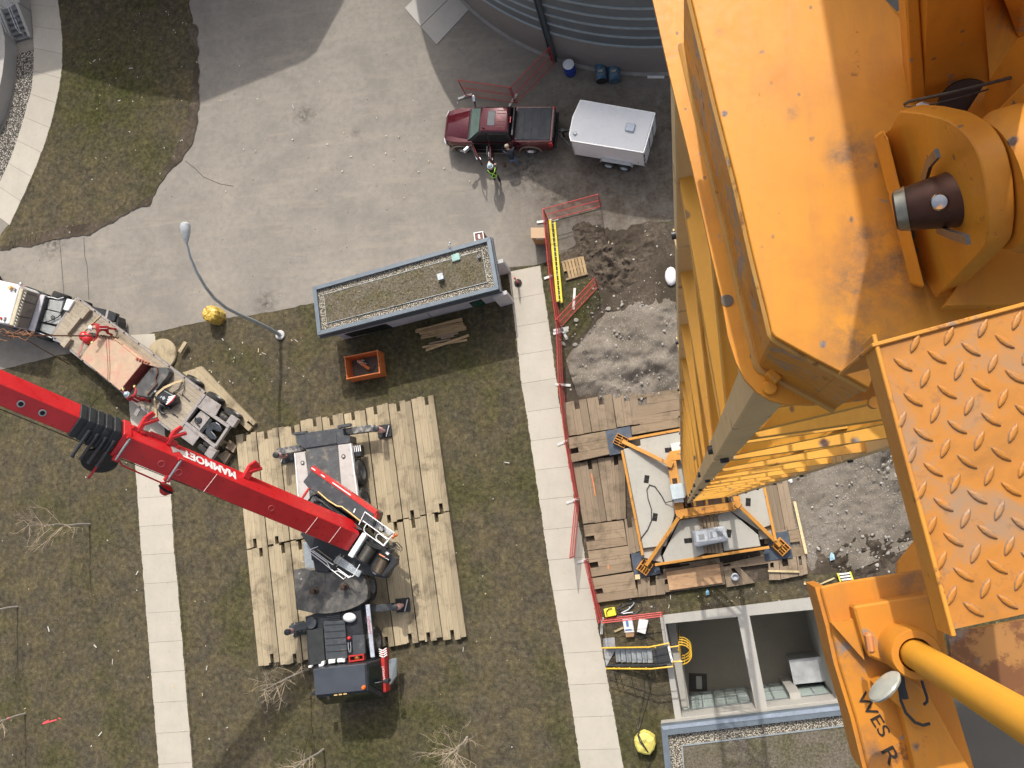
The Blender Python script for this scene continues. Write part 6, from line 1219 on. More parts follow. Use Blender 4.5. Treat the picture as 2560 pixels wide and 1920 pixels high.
for c in ((-250, 30),): p = W('c1', *c, .9); p.z = .52; tyre(TT, p, ty, .5, .3, .5); tyre(TT, p - ty * 2.1, -ty, .5, .3, .5)
v = MB(); v.tube([W('c1', x, y, 1.2) for x, y in ((690, 830), (760, 870), (850, 850), (1000, 780), (1060, 720), (1010, 690))], .03, 6); v.tube([W('c1', x, y, 1.16) for x, y in ((880, 790), (900, 750), (940, 770), (930, 810), (885, 800))], .025, 6); v.build('air_hose', M['black'], TT, True)
v = MB(); v.tube([W('c1', x, y, 1.15) for x, y in ((800, 430), (900, 440), (1000, 470), (1100, 440))], .035, 6); v.tube([W('c1', 640, 1040, 1.1), W('c1', 900, 1140, 1.1)], .03, 6); v.build('chrome_pipe', M['alu'], TT, True)
for c in ((405, 250), (185, 945)): MB().obox(W('c1', *c, 1.6), .16, .06, .1, tx).build('marker_lamp', M['redtrim'], TT)
v = MB(); v.tube([W('c1', 360, 190, 2.4), W('c1', 350, 240, 2.4)], .03, 6); v.ball(W('c1', 360, 205, 2.45), .1, 10); v.build('work_lamp', M['alu'], TT)
# ================================================================ burgundy pickup
PU = thing('pickup_truck', 'burgundy crew cab pickup with a black bed cover and two open doors', 'pickup')
M['burg'] = mat('burgundy_paint', (.095, .008, .015), .22, .35, .06, 2, coat=.8); M['beige'] = mat('pewter_trim', (.36, .31, .24), .4, .3, .08); M['plast'] = mat('black_plastic', (.018, .018, .02), .5, 0, .2)
def xsec(x, hw, z0, z1, ch=.12): return [Vector((x, y, z_)) for y, z_ in ((-hw, z0), (hw, z0), (hw + .0, z1 - ch), (hw - ch * .7, z1), (-hw + ch * .7, z1), (-hw, z1 - ch))]
v = MB(); v.loft([xsec(2.88, .52, .55, .98), xsec(2.82, .70, .48, 1.06), xsec(2.66, .86, .45, 1.12), xsec(2.4, .955, .45, 1.18), xsec(1.9, .99, .42, 1.22), xsec(1.45, 1.0, .42, 1.27), xsec(-.82, 1.0, .42, 1.28), xsec(-.9, 1.0, .42, 1.36), xsec(-2.7, .99, .45, 1.38), xsec(-2.84, .96, .5, 1.36)]); bo_ = v.build('body', M['burg'], PU, True)
v = MB(); v.loft([[Vector((2.72, y, 1.125)) for y in (-.56, 0, .56)] + [Vector((1.5, y, 1.31 if abs(y) < .7 else 1.29)) for y in (.78, 0, -.78)], [Vector((2.66, y, 1.16 + (.03 if y == 0 else 0))) for y in (-.5, 0, .5)] + [Vector((1.52, y, 1.345 + (.02 if y == 0 else 0))) for y in (.72, 0, -.72)]]); v.build('hood', M['burg'], PU, True, bevel=.02)
v = MB(); v.loft([[Vector(p) for p in ((1.42, -.9, 1.27), (1.42, .9, 1.27), (-.82, .9, 1.27), (-.82, -.9, 1.27))], [Vector(p) for p in ((.78, -.68, 1.86), (.78, .68, 1.86), (-.68, .69, 1.86), (-.68, -.69, 1.86))]]); v.build('cabin', M['plast'], PU, bevel=.05, seg=2)
v = MB(); v.loft([[Vector((x, y, 1.855)) for x, y in ((.80, -.66), (.86, 0), (.80, .66), (-.66, .68), (-.70, 0), (-.66, -.68))], [Vector((x, y, 1.93 + (.02 if y == 0 else 0))) for x, y in ((.66, -.58), (.74, 0), (.66, .58), (-.56, .6), (-.60, 0), (-.56, -.6))]]); ro_ = v.build('roof', M['burg'], PU, True, bevel=.02)
v = MB()
for y in (-.45, -.3, .12, .28, .42): v.box(-.5, -.05, y - .012, y + .012, 1.93, 1.952)
v.build('roof_rib', M['burg'], ro_)
MB().box(.02, .42, -.42, .36, 1.92, 1.957).build('sunroof', mat('tinted_roof_glass', (.045, .055, .065), .08, spec=.8), ro_, bevel=.02)
v = MB(); q = [Vector(p) for p in ((1.40, -.82, 1.33), (1.40, .82, 1.33), (.82, .60, 1.835), (.82, -.60, 1.835))]; n_ = Vector((.66, 0, .75)) * .012; v.loft([[p + n_ for p in q], [p + n_ * 2 for p in q]]); v.build('windscreen', mat('green_windscreen', (.10, .15, .135), .08, spec=.8), PU)
v = MB(); v.loft([[Vector((1.40, -.84, 1.325)) + n_, Vector((1.40, .84, 1.325)) + n_, Vector((1.52, .86, 1.29)) + n_, Vector((1.52, -.86, 1.29)) + n_], [Vector((1.40, -.84, 1.33)) + n_ * 2, Vector((1.40, .84, 1.33)) + n_ * 2, Vector((1.52, .86, 1.3)) + n_ * 2, Vector((1.52, -.86, 1.3)) + n_ * 2]]); v.build('cowl', M['plast'], PU)
MB().box(-2.74, -.94, -.86, .86, 1.36, 1.43).build('bed_cover', mat('charcoal_vinyl', (.042, .047, .056), .55, 0, .06, 2), PU, bevel=.025, seg=2)
v = MB()
for x in (-1.35, -1.78, -2.2): v.box(x - .012, x + .012, -.8, .8, 1.43, 1.437)
v.build('cover_seam', M['plast'], PU)
v = MB(); v.box(-.9, -.83, -.75, .75, 1.36, 1.75); v.build('rear_window', M['plast'], PU)
MB().box(-.78, -.73, -.14, .16, 1.86, 1.91).build('brake_lamp', mat('red_lens', (.6, .01, .015), .2, coat=.3), PU)
v = MB(); v.box(-2.96, -2.86, -.95, .95, .55, .75); v.build('rear_bumper', M['plast'], PU, bevel=.03)
MB().box(-2.9, -2.83, -.7, .7, 1.05, 1.39).build('tailgate', M['plast'], PU, bevel=.02)
for s in (-1, 1):
    MB().box(-2.86, -2.66, s * .93 - .06, s * .93 + .075, .95, 1.3).build('tail_lamp', mat('red_lens', (.6, .01, .015), .2, coat=.3), PU, bevel=.03)
    v = MB(); v.loft([[Vector((2.78, s * .5, .7)), Vector((2.84, s * .6, .98)), Vector((2.72, s * .88, 1.02)), Vector((2.66, s * .9, .72))], [Vector((2.86, s * .5, .7)), Vector((2.89, s * .6, .97)), Vector((2.78, s * .9, 1.0)), Vector((2.74, s * .93, .72))]]); v.build('headlight', M['alu'], PU)
v = MB(); v.loft([[Vector((x, y, z_)) for x, y in ((2.9, -.62), (2.97, 0), (2.9, .62), (2.62, .98), (2.56, .95), (2.8, .6), (2.85, 0), (2.8, -.6), (2.56, -.95), (2.62, -.98))] for z_ in (.45, .68)]); v.build('front_bumper', M['beige'], PU, bevel=.02)
for x in (1.98, -1.63):
    for s in (-1, 1):
        v = MB(); arc = [Vector((x + math.cos(a) * .53, s * 1.0, .42 + math.sin(a) * .5)) for a in [k * .2618 for k in range(13)]]
        v.loft([[p, p + Vector((0, s * .05, 0)), p + (p - Vector((x, s, .42))) * .12 + Vector((0, s * .05, 0)), p + (p - Vector((x, s, .42))) * .12] for p in arc]); v.build('wheel_arch', M['beige'], PU, True)
        tyre(PU, Vector((x, s * .88, .41)), Vector((0, s, 0)), .41, .27, .66, 'wheel', M['alurim'])
for s in (-1, 1):
    v = MB(); v.box(-.65, 1.35, s * 1.08 - .09, s * 1.08 + .09, .38, .44); v.build('running_board', M['plast'], PU, bevel=.02)
    v = MB(); v.box(-.65, 1.35, s * 1.16 - .015, s * 1.16 + .015, .40, .45); v.build('board_trim', M['beige'], PU)
v = MB(); v.box(.46, 1.3, .985, 1.012, .5, 1.26); v.loft([[Vector(p) for p in ((1.28, .902, 1.27), (.46, .902, 1.27), (.46, .72, 1.8), (.8, .72, 1.8))], [Vector(p) for p in ((1.28, .925, 1.27), (.46, .925, 1.27), (.46, .745, 1.8), (.8, .745, 1.8))]]); v.box(-.55, .36, .985, 1.012, .5, 1.26); v.loft([[Vector(p) for p in ((.36, .902, 1.27), (-.55, .902, 1.27), (-.55, .72, 1.8), (.36, .72, 1.8))], [Vector(p) for p in ((.36, .925, 1.27), (-.55, .925, 1.27), (-.55, .745, 1.8), (.36, .745, 1.8))]]); v.build('door_opening', mat('dark_interior', (.012, .010, .009), .8), PU)
v = MB(); v.box(.5, 1.2, 1.012, 1.022, .52, .56); v.box(-.5, .3, 1.012, 1.022, .52, .56); v.build('door_sill', M['alu'], PU)
for hx, ang, ln in ((1.34, 62, 1.02), (.38, 84, .88)):
    a = math.radians(180 - ang); d = Vector((math.cos(a), math.sin(a), 0)); h0 = Vector((hx, 1.0, 0)); n_ = Vector((-d.y, d.x, 0)); v = MB()
    v.loft([[h0 + n_ * .0 + Z * .5, h0 + d * ln + Z * .5, h0 + d * ln + Z * 1.24, h0 + Z * 1.24], [h0 + n_ * .1 + Z * .5, h0 + d * ln + n_ * .1 + Z * .5, h0 + d * ln + n_ * .1 + Z * 1.24, h0 + n_ * .1 + Z * 1.24]]); do_ = v.build('door', M['burg'], PU, bevel=.03)
    w_ = MB(); w_.tube([h0 + Z * 1.24 + n_ * .05 + d * .05, h0 + d * ln * .45 + Z * 1.78 - n_ * -.0, h0 + d * ln * .95 + Z * 1.80, h0 + d * ln + Z * 1.24 + n_ * .05], .03, 6); w_.build('window_frame', M['plast'], do_)
    w_ = MB(); pn = -n_ if ang > 70 else -n_; w_.loft([[h0 + d * .08 + n_ * (-.012) + Z * .56, h0 + d * (ln - .08) + n_ * (-.012) + Z * .56, h0 + d * (ln - .08) + n_ * (-.012) + Z * 1.2, h0 + d * .08 + n_ * (-.012) + Z * 1.2], [h0 + d * .08 + Z * .56, h0 + d * (ln - .08) + Z * .56, h0 + d * (ln - .08) + Z * 1.2, h0 + d * .08 + Z * 1.2]]); w_.build('door_panel', M['plast'], do_)
    w_ = MB(); w_.tube([h0 + d * ln * .8 + n_ * .11 + Z * 1.1, h0 + d * ln * .95 + n_ * .13 + Z * 1.1], .025, 8); w_.tube([h0 + d * ln * .5 - n_ * .03 + Z * 1.24, h0 + d * ln * .9 - n_ * .04 + Z * 1.2], .03, 8); w_.build('door_handle', M['alu'], do_)
for s in (-1, 1):
    if s > 0: a = math.radians(180 - 62); d = Vector((math.cos(a), math.sin(a), 0)); p = Vector((1.34, 1.0, 1.3)) + d * .12
    else: p = Vector((1.28, -.95, 1.3)); d = Vector((0, -1, 0))
    ox = Vector((.28, s * .36, .12)) if s > 0 else Vector((.1, -.48, .14)); mo = MB().tube([p, p + ox * .5], .04, 8).build('mirror_arm', M['plast'], PU); MB().obox(p + ox * .8, .34, .16, .26, ox).build('mirror', M['alu'], PU, bevel=.05, seg=2)
v = MB(); v.tube([Vector((.62, .48, 1.93)), Vector((.58, .48, 2.05))], .03, 8); v.build('antenna', M['plast'], PU)
pl_, pr_ = W('z3', 325, 606, .41), W('z3', 935, 612, .41); hd = (pl_ - pr_); hd.z = 0; hd.normalize(); lf = Vector((-hd.y, hd.x, 0)); mid = (pl_ + pr_) / 2; org = mid - hd * ((1.98 - 1.63) / 2) - lf * 1.0
put(PU, (org.x, org.y, 0.012), math.atan2(hd.y, hd.x))
# ================================================================ white cargo trailer
CT = thing('cargo_trailer', 'white enclosed tandem axle cargo trailer with a square roof vent hitched to the pickup', 'trailer', W('z3', 1600, 600)); RZ = 2.2
rf_ = WL('z3', [(1352, 172), (1995, 284), (1897, 625), (1268, 522), (1256, 470), (1285, 320)], RZ); g3 = [Vector((p.x, p.y, 0)) for p in rf_]
v = MB(); cx = sum(g3, Vector()) / 6; v.loft([[p + Z * .5 for p in g3], [p + Z * (RZ - .12) for p in g3], [lerp(p, cx, .02) + Z * (RZ - .02) for p in g3]]); v.build('body', mat('trailer_white', (.88, .87, .87), .4, .0, .04, 1.5, (.55, .53, .52), .72, 3, coat=.2), CT)
v = MB(); v.loft([[lerp(p, cx, .03) + Z * (RZ - .02) for p in g3], [lerp(p, cx, .5) + Z * (RZ + .05) for p in g3]]); v.build('roof', mat('bright_roof_sheet', (.90, .90, .90), .3, .0, .03, 1.2, (.74, .73, .72), .7, 2), CT, True)
v = MB(); ru = g3[:4] + [g3[4], g3[5], g3[0]]
for a, b in zip(ru, ru[1:]): v.bar(a + Z * (RZ - .05), b + Z * (RZ - .05), .05, .07)
for k in (1, 2, 3): v.bar(g3[k] + Z * .5, g3[k] + Z * (RZ - .05), .05, .05, (1, 0, 0))
v.build('corner_trim', M['alu'], CT)
dx = (g3[1] - g3[0]).normalized(); p = W('z3', 1783, 412, RZ + .1); MB().obox((p.x, p.y, RZ + .08), .44, .42, .1, dx).build('roof_vent', M['galv'], CT, bevel=.03); MB().obox((p.x, p.y, RZ + .135), .36, .34, .02, dx).build('vent_lid', mat('sky_vent_lid', (.5, .57, .72), .12, spec=.8), CT)
p = W('z3', 1303, 458, RZ + .1); MB().lathe((p.x, p.y, RZ), [(.1, 0), (.1, .06), (.07, .1)], 16).build('round_vent', M['galv'], CT, True)
S_ = (g3[2] - g3[3]).normalized(); nS_ = Vector((S_.y, -S_.x, 0)); wc = WP('z3', 1665, 730, g3[3] + nS_ * .1, nS_); wc.z = 0
v = MB(); v.loft([[wc + S_ * a + Z * z_ + nS_ * o for a, z_ in ((-.86, .5), (-.72, .74), (.72, .74), (.86, .5), (.82, .5), (.69, .70), (-.69, .70), (-.82, .5))] for o in (-.12, .10)]); v.build('fender', M['alu'], CT, bevel=.03)
for e in (-.4, .4):
    p = wc + S_ * e + nS_ * .06; tyre(CT, Vector((p.x, p.y, .36)), nS_, .35, .2, .6, 'wheel', M['galv']); p2 = p - nS_ * 1.95; tyre(CT, Vector((p2.x, p2.y, .36)), -nS_, .35, .2, .6, 'wheel', M['galv'])
dr_ = MB(); a, b = g3[1], g3[2]; n_ = S_; dr_.loft([[lerp(a, b, .05) + Z * .55 + n_ * .004, lerp(a, b, .95) + Z * .55 + n_ * .004, lerp(a, b, .95) + Z * 2.05 + n_ * .004, lerp(a, b, .05) + Z * 2.05 + n_ * .004], [p + n_ * .03 for p in (lerp(a, b, .05) + Z * .55, lerp(a, b, .95) + Z * .55, lerp(a, b, .95) + Z * 2.05, lerp(a, b, .05) + Z * 2.05)]]); do_ = dr_.build('rear_door', M['white'], CT)
v = MB()
for u in (.3, .6): v.tube([lerp(a, b, u) + n_ * .05 + Z * .6, lerp(a, b, u) + n_ * .05 + Z * 2.0], .015, 6)
for z_ in (.8, 1.3, 1.8): v.obox(b + Z * z_ + n_ * .02, .05, .1, .1, n_)
v.build('door_bar', M['black'], do_)
v = MB(); v.obox(wc + S_ * 1.1 + nS_ * .0 + Z * .8 - nS_ * .1, .05, .03, .05, S_); v.obox(wc + nS_ * .21 + Z * .62, .05, .02, .12, S_); v.build('side_marker', M['black'], CT)
th_ = W('z3', 1140, 437, .55); n0 = lerp(g3[4], g3[5], .5); v = MB()
for e in (-.5, .5): v.bar(Vector((th_.x, th_.y, .55)), n0 + (g3[4] - g3[5]).normalized() * e + Z * .5, .08, .1)
v.lathe(Vector((th_.x, th_.y, .6)), [(.06, 0), (.06, .1)], 10); v.lathe(lerp(Vector((th_.x, th_.y, .3)), n0, .4) + Z * .1, [(.05, 0), (.05, .75), (.09, .78)], 10); v.build('tow_tongue', M['black'], CT)
# ================================================================ red fence panels
M['fred'] = mat('red_fence_tube', (.52, .045, .04), .45, 0, .15, 6, (.35, .2, .18), .7, 6); M['fmesh'] = mat('red_fence_wire', (.30, .055, .045), .5)
def fence_panel(L_, H_=1.8):
    t = thing('mesh_fence', '', 'fence'); f = MB(); r_ = .024
    for x in (.02, L_ - .02): f.tube([(x, 0, .06), (x, 0, H_)], r_, 8)
    for z_ in (.1, H_ * .52, H_ - .02): f.tube([(.02, 0, z_), (L_ - .02, 0, z_)], r_ * .85, 8)
    f.build('frame', M['fred'], t); w_ = MB(); n = int(L_ / .055)
    for i in range(1, n): x = L_ * i / n; w_.obox((x, 0, H_ / 2), .006, .006, H_ - .1)
    for k in range(1, 12): w_.obox((L_ / 2, 0, .1 + (H_ - .14) * k / 12), L_ - .05, .006, .006)
    w_.build('wire_mesh', M['fmesh'], t); return t
FLAB = ['red mesh fence panel left of the blue barrels nearest the pickup mirror', 'red mesh fence panel running up to the round tank wall', 'red mesh fence panel reaching out over the road above the ladder', 'red fence panel standing behind the tan box and top half of the ladder',
        'red fence panel beside the lower half of the yellow ladder', 'red fence panel beside the concrete walk just below the ladder foot', 'red fence panel beside the gravel heap corner of the walk', 'red fence panel beside the raised timber mat', 'red fence panel leaning onto the walk beside the worn mats',
        'red fence panel running to the corner by the yellow case', 'red fence panel between the yellow case and the pit wall', 'red mesh fence panel standing askew on the grass patch']
FP = [((('c5', 440, 612), ('c5', 840, 671))), (('c5', 846, 672), ('c5', 1150, 360)), (('z3', 1025, 1115), ('z3', 1505, 986)), (('o', 1357, 523), ('o', 1370, 662)), (('o', 1370, 664), ('o', 1389, 800)), (('o', 1390, 803), ('o', 1396, 960)), (('o', 1397, 962), ('o', 1413, 1105)), (('o', 1413, 1108), ('o', 1438, 1246)), (('o', 1438, 1249), ('o', 1424, 1397)), (('o', 1460, 1401), ('o', 1497, 1558)), (('o', 1503, 1558), ('o', 1655, 1541)), (('z6', 690, 1470), ('z6', 1140, 985))]
pw = mat('pale_foot', (.55, .55, .52), .5, .2)
for (a, b), lb in zip(FP, FLAB):
    p, q = W(*a, 1.8), W(*b, 1.8); p.z = q.z = 0; t = fence_panel((q - p).length); t['label'] = lb; t['group'] = 'red fence panels round the crane site'; put(t, (p.x, p.y, .01), heading(p, q))
FTS = [('c5', 500, 742, .25), ('c5', 868, 770, 1.0), ('z3', 1095, 1212, .1), ('z3', 1040, 1222, .05), ('z6', 640, 968, .3), ('z6', 750, 1580, .15), ('z6', 780, 1620, -1.1), ('a5', 440, 8, -.1), ('a5', 455, 500, .4), ('a5', 535, 1005, .35), ('a5', 630, 1525, .25), ('a6', 432, 430, 1.5), ('o', 1402, 830, .2), ('z6', 900, 1230, 1.5)]
for i, (fr, x, y, rz) in enumerate(FTS):
    p = W(fr, x, y, .04); v = MB(); d = Vector((math.cos(rz), math.sin(rz), 0)); v.obox((p.x, p.y, .055), .78 if i != 13 else 1.1, .13, .03, d); v.obox((p.x, p.y, .1), .1, .1, .08, d); o = v.build('fence_weight', pw, bevel=.006)
    tag(o, 'pale steel foot under the red fence, ' + ('at the road end near the pickup', 'at the join by the pickup mirror', 'at the corner above the ladder', 'beside the ladder top', 'beside the ladder middle', 'beyond the ladder bottom', 'slanting from the askew panel', 'by the gravel heap', 'by the raised mat', 'at the leaning panel join', 'at the lowest mats', 'by the yellow case', 'between walk and ladder foot', 'lying loose on the grass patch')[i], 'fence weight', 'steel fence weights')
# ================================================================ ladders, crates, small things
M['yel'] = mat('fibreglass_yellow', (.78, .66, .05), .4, 0, .1, 4, (.4, .35, .1), .7, 6)
M['syel'] = mat('safety_yellow', (.72, .42, .03), .4, 0, .1, 4)
t = thing('extension_ladder', 'long yellow extension ladder lying along the red fence', 'ladder', W('z6', 690, 800))
a, b, c, d = W('z6', 622, 325, .3), W('z6', 712, 1265, .3), W('z6', 676, 345, .22), W('z6', 758, 1275, .22)
MB().bar(a, b, .13, .1).build('side_rail', M['yel'], t, bevel=.01); MB().bar(c, d, .10, .1).build('side_rail', M['yel'], t, bevel=.01)
MB().bar(a + Z * -.13, b + Z * -.13 - (b - a).normalized() * .1, .09, .08).build('side_rail', M['yel'], t); MB().bar(c - Z * .1, d - Z * .1, .09, .08).build('side_rail', M['yel'], t)
v = MB()
for k in range(17): u = (k + .5) / 17; v.tube([lerp(a, b, u) - Z * .02, lerp(c, d, u)], .025, 6); v.tube([lerp(a, b, u + .02) - Z * .13, lerp(c, d, u + .02) - Z * .1], .022, 6)
v.build('rung', M['alu'], t)
t = thing('pallet', 'weathered wooden pallet lying on the soil beside the ladder', 'pallet', W('z6', 905, 870)); q = WL('z6', [(750, 800), (1012, 735), (1058, 945), (805, 1012)], .14); v = MB()
for k in range(7):
    u0, u1 = (k + .06) / 7, (k + .86) / 7; e = .55 if k == 0 else 1
    v.prism([lerp(q[0], q[1], u0), lerp(q[0], q[1], u1), lerp(lerp(q[0], q[1], u1), lerp(q[3], q[2], u1), e), lerp(lerp(q[0], q[1], u0), lerp(q[3], q[2], u0), e)], .12, .14)
v.build('top_board', M['plank'], t)
v = MB()
for e in (.03, .5, .97): v.bar(lerp(q[0], q[3], e) - Z * .07, lerp(q[1], q[2], e) - Z * .07, .09, .1)
v.build('stringer', M['wood2'], t)
t = thing('carton', 'tall brown carton standing behind the red fence', 'box', W('z6', 540, 580)); q = WL('z6', [(405, 415), (558, 415), (568, 527), (408, 527)], 1.15); MB().prism(q, .02, 1.15).build('box', mat('brown_carton', (.40, .22, .10), .8, var=.06), t); MB().prism(sub_edge(q, -.02), 1.15, 1.17).build('lid', mat('tan_lid', (.50, .34, .21), .8, var=.04), t)
o3, o2 = q[3], q[2]; n_ = (o2 - o3).normalized(); n_ = Vector((n_.y, -n_.x, 0)); m0 = lerp(o3, o2, .55); MB().obox((m0.x + n_.x * .006, m0.y + n_.y * .006, 1.0), .35, .012, .12, o2 - o3).build('paper_label', M['white'], t)
t = thing('delineator_post', 'pink red delineator post on a black octagonal base on the walk', 'delineator', W('z6', 255, 1048)); p = W('z6', 255, 1048, .04); MB().lathe((p.x, p.y, .03), [(.2, 0), (.2, .07), (.1, .12)], 8).build('base', M['rubber'], t); MB().lathe((p.x, p.y, .13), [(.06, 0), (.05, .85), (.035, .9), (.035, 1.0)], 14).build('post', mat('pink_post', (.72, .13, .12), .5), t, True); MB().lathe((p.x, p.y, .7), [(.056, 0), (.054, .15)], 14).build('reflective_band', M['white'], t)
# lumber pile on the shaded grass
LBR = [((1375, 1200), (1780, 1092), .09, .3), ((1390, 1190), (1785, 1108), .09, .24), ((1378, 1208), (1790, 1135), .14, .16), ((1410, 1218), (1800, 1150), .12, .22), ((1415, 1228), (1700, 1178), .09, .26), ((1430, 1250), (1815, 1165), .12, .12), ((1425, 1262), (1818, 1182), .12, .12), ((1460, 1215), (1760, 1150), .1, .3), ((1560, 1255), (1748, 1218), .1, .06), ((1598, 1266), (1712, 1243), .1, .06), ((1495, 1312), (1680, 1272), .09, .06), ((1438, 1342), (1825, 1278), .12, .06), ((1468, 1368), (1840, 1238), .13, .14)]
LN = ['topmost board at the far edge of the lumber pile', 'board second from the far edge of the lumber pile', 'wide long board in the upper middle of the lumber pile', 'board in the middle of the pile sticking out right', 'short pale board lying on top of the pile', 'lower wide board of the pile with an even right end', 'lowest wide board along the near edge of the pile', 'narrow board resting across the pile middle', 'short grey board just below the pile', 'shortest grey board lying below the pile', 'dark grey board on the grass under the crossed pair', 'long board crossed by another below the pile', 'pale board lying diagonally over the other of the crossed pair']
for (p, q, w_, z_), lb in zip(LBR, LN): o = MB().bar(W('z5', *p, z_), W('z5', *q, z_), w_, .05).build('lumber_board', M['plank'] if 'grey' not in lb else M['wood2'], bevel=.005); tag(o, lb, 'board', 'loose lumber behind the pump house')
# orange steel basket
t = thing('steel_basket', 'open topped orange steel basket on the grass with a beam and chains inside', 'basket', W('z5', 950, 1520)); tp_ = WL('z5', [(765, 1427), (1046, 1371), (1067, 1560), (787, 1612)], 1.0); M['oran'] = mat('orange_steel', (.55, .16, .04), .5, 0, .2, 5, (.3, .16, .1), .64, 6)
for i in range(4):
    a, b = tp_[i], tp_[(i + 1) % 4]; a0, b0 = Vector((a.x, a.y, 0)), Vector((b.x, b.y, 0)); v = MB()
    for z_ in (.06, .28, .5, .72, .94): v.bar(a0 + Z * z_, b0 + Z * z_, .05, .1 if z_ != .94 else .12)
    v.bar(a0 + Z * .5, b0 + Z * .5, .02, .9); v.build('side_wall', M['oran'], t, bevel=.006)
v = MB()
for a in tp_: v.obox((a.x, a.y, .51), .08, .08, 1.02)
v.build('corner_post', M['oran'], t); MB().prism(tp_, .02, .06).build('floor', mat('basket_floor', (.12, .10, .085), .7), t)
o = MB().bar(W('z5', 885, 1460, .5), W('z5', 980, 1530, .25), .16, .18).build('orange_beam', M['oran'], bevel=.01); tag(o, 'short orange beam lying inside the open basket', 'beam')
v = MB()
for k in range(9): a = RNG.uniform(0, 6.28); p = W('z5', 890 + RNG.uniform(-20, 50), 1465 + RNG.uniform(-20, 20), .55); v.tube([p, p + Vector((math.cos(a) * .1, math.sin(a) * .1, 0)), p + Vector((math.cos(a) * .16, math.sin(a) * .05, -.05))], .016, 5)
o = v.build('shackle_chain', M['galv']); tag(o, 'bright chain and shackles in the orange basket', 'chain')
v = MB(); v.tube(WL('z5', [(930, 1440), (965, 1480), (960, 1540), (1000, 1555), (1030, 1500)], .1), .02, 5); o = v.build('basket_chain', M['black']); tag(o, 'dark chain on the floor of the orange basket', 'chain')
t = thing('sign_bin', 'brown topped bin with a white rim behind the pump house roof', 'bin', W('z5', 1940, 420)); q = WL('z5', [(1880, 352), (1962, 338), (1975, 415), (1890, 430)], .95); MB().prism(q, .01, .93).build('body', mat('brown_bin', (.16, .06, .04), .6), t); v = MB(); ring(v, q, sub_edge(q, .05), .9, .97); v.build('rim', M['white'], t); m0 = sum(q, Vector()) / 4; MB().obox((m0.x, m0.y, .935), .1, .22, .012, (1, .2, 0)).build('white_panel', M['white'], t)
# barrels
t = thing('barrel', 'bright blue barrel with a white lid standing by the tank', 'barrel', W('c5', 1310, 560)); p = t.location; MB().lathe(p, [(.27, 0), (.29, .03), (.29, .3), (.305, .32), (.29, .34), (.29, .62), (.305, .64), (.29, .66), (.28, .88)], 28).build('drum', mat('royal_blue_plastic', (.01, .045, .30), .35, coat=.2), t, True); MB().lathe(p + Z * .88, [(.285, -.03), (.29, .02), (.25, .03)], 28).build('lid', mat('white_lid', (.62, .64, .66), .5), t, True)
bb = mat('faded_blue_steel', (.05, .13, .22), .45, .2, .2, 5, (.16, .17, .16), .56, 6)
for x, lb in ((1545, 'faded blue steel barrel lying against the tank wall, the left of two'), (1645, 'faded blue steel barrel lying against the tank wall, the right of two')):
    p = W('c5', x, 565, .3); t = thing('barrel', lb, 'barrel', (p.x, p.y, 0), 0, 'blue steel barrels lying by the tank'); c = Vector((p.x, p.y, .3)); ax = Vector((.04, -1, .0))
    MB().lathe(c - ax * .42, [(.26, 0), (.29, .01), (.29, .28), (.305, .29), (.29, .31), (.29, .55), (.305, .56), (.29, .58), (.29, .83), (.26, .84)], 26, ax).build('drum', bb, t, True); MB().lathe(c + ax * .43, [(.28, -.02), (.28, 0), (.04, -.01)], 24, ax).build('drum_end', M['black'] if x < 1600 else bb, t); v = MB(); v.obox(c + Z * .292, .22, .1, .01); v.build('rust_mark', mat('paper_label', (.40, .34, .26), .8), t)
o = MB().bar(W('c5', 1900, 592, .05), W('c5', 2030, 592, .05), .12, .06).build('white_plank', M['white']); tag(o, 'short white plank on the ground near the tank kerb', 'plank')
# yellow wrapped drums
M['wrap'] = mat('yellow_tarp', (.62, .42, .075), .45, 0, .3, 6, (.33, .16, .04), .56, 4)
def wrapped(name, lb, p, r_, h, mt, n=22, tilt=.1):
    t = thing(name, lb, 'wrapped drum', (p.x, p.y, 0)); v = MB(); L_ = []
    for z_, k in ((0, 1.0), (h * .12, .97), (h * .2, 1.01), (h * .35, .96), (h * .45, 1.0), (h * .6, .95), (h * .75, .98), (h * .9, .96), (h, .82), (h * 1.08, .4), (h * 1.05, .05)): L_.append([Vector((p.x + math.cos(a) * r_ * k * q, p.y + math.sin(a) * r_ * k * q, z_ + RNG.uniform(-.02, .02))) for a, q in ((6.2832 * i / n, 1 + (.04 if i % 2 else -.035) * (1 if k > .3 else 0)) for i in range(n))])
    v.loft(L_); v.build('cover', mt, t); return t
w1 = wrapped('covered_drum', 'drum wrapped in crumpled yellow tarp at the road edge under the lamp arm', W('z4', 1885, 1080), .46, .95, M['wrap'])
v = MB()
for z_ in (.25, .4, .55): p = W('z4', 1885, 1080); v.tube([Vector((p.x + math.cos(a) * .465, p.y + math.sin(a) * .465, z_)) for a in [k * .2992 for k in range(22)]], .014, 5)
v.build('tie_cord', mat('cord_yellow', (.45, .36, .10), .6), w1)
w2 = wrapped('covered_drum', 'faceted pale yellow covered drum with black cables by the walk', W('a6', 808, 1425), .5, .55, mat('lemon_plastic', (.60, .52, .13), .4, 0, .15, 3), 11)
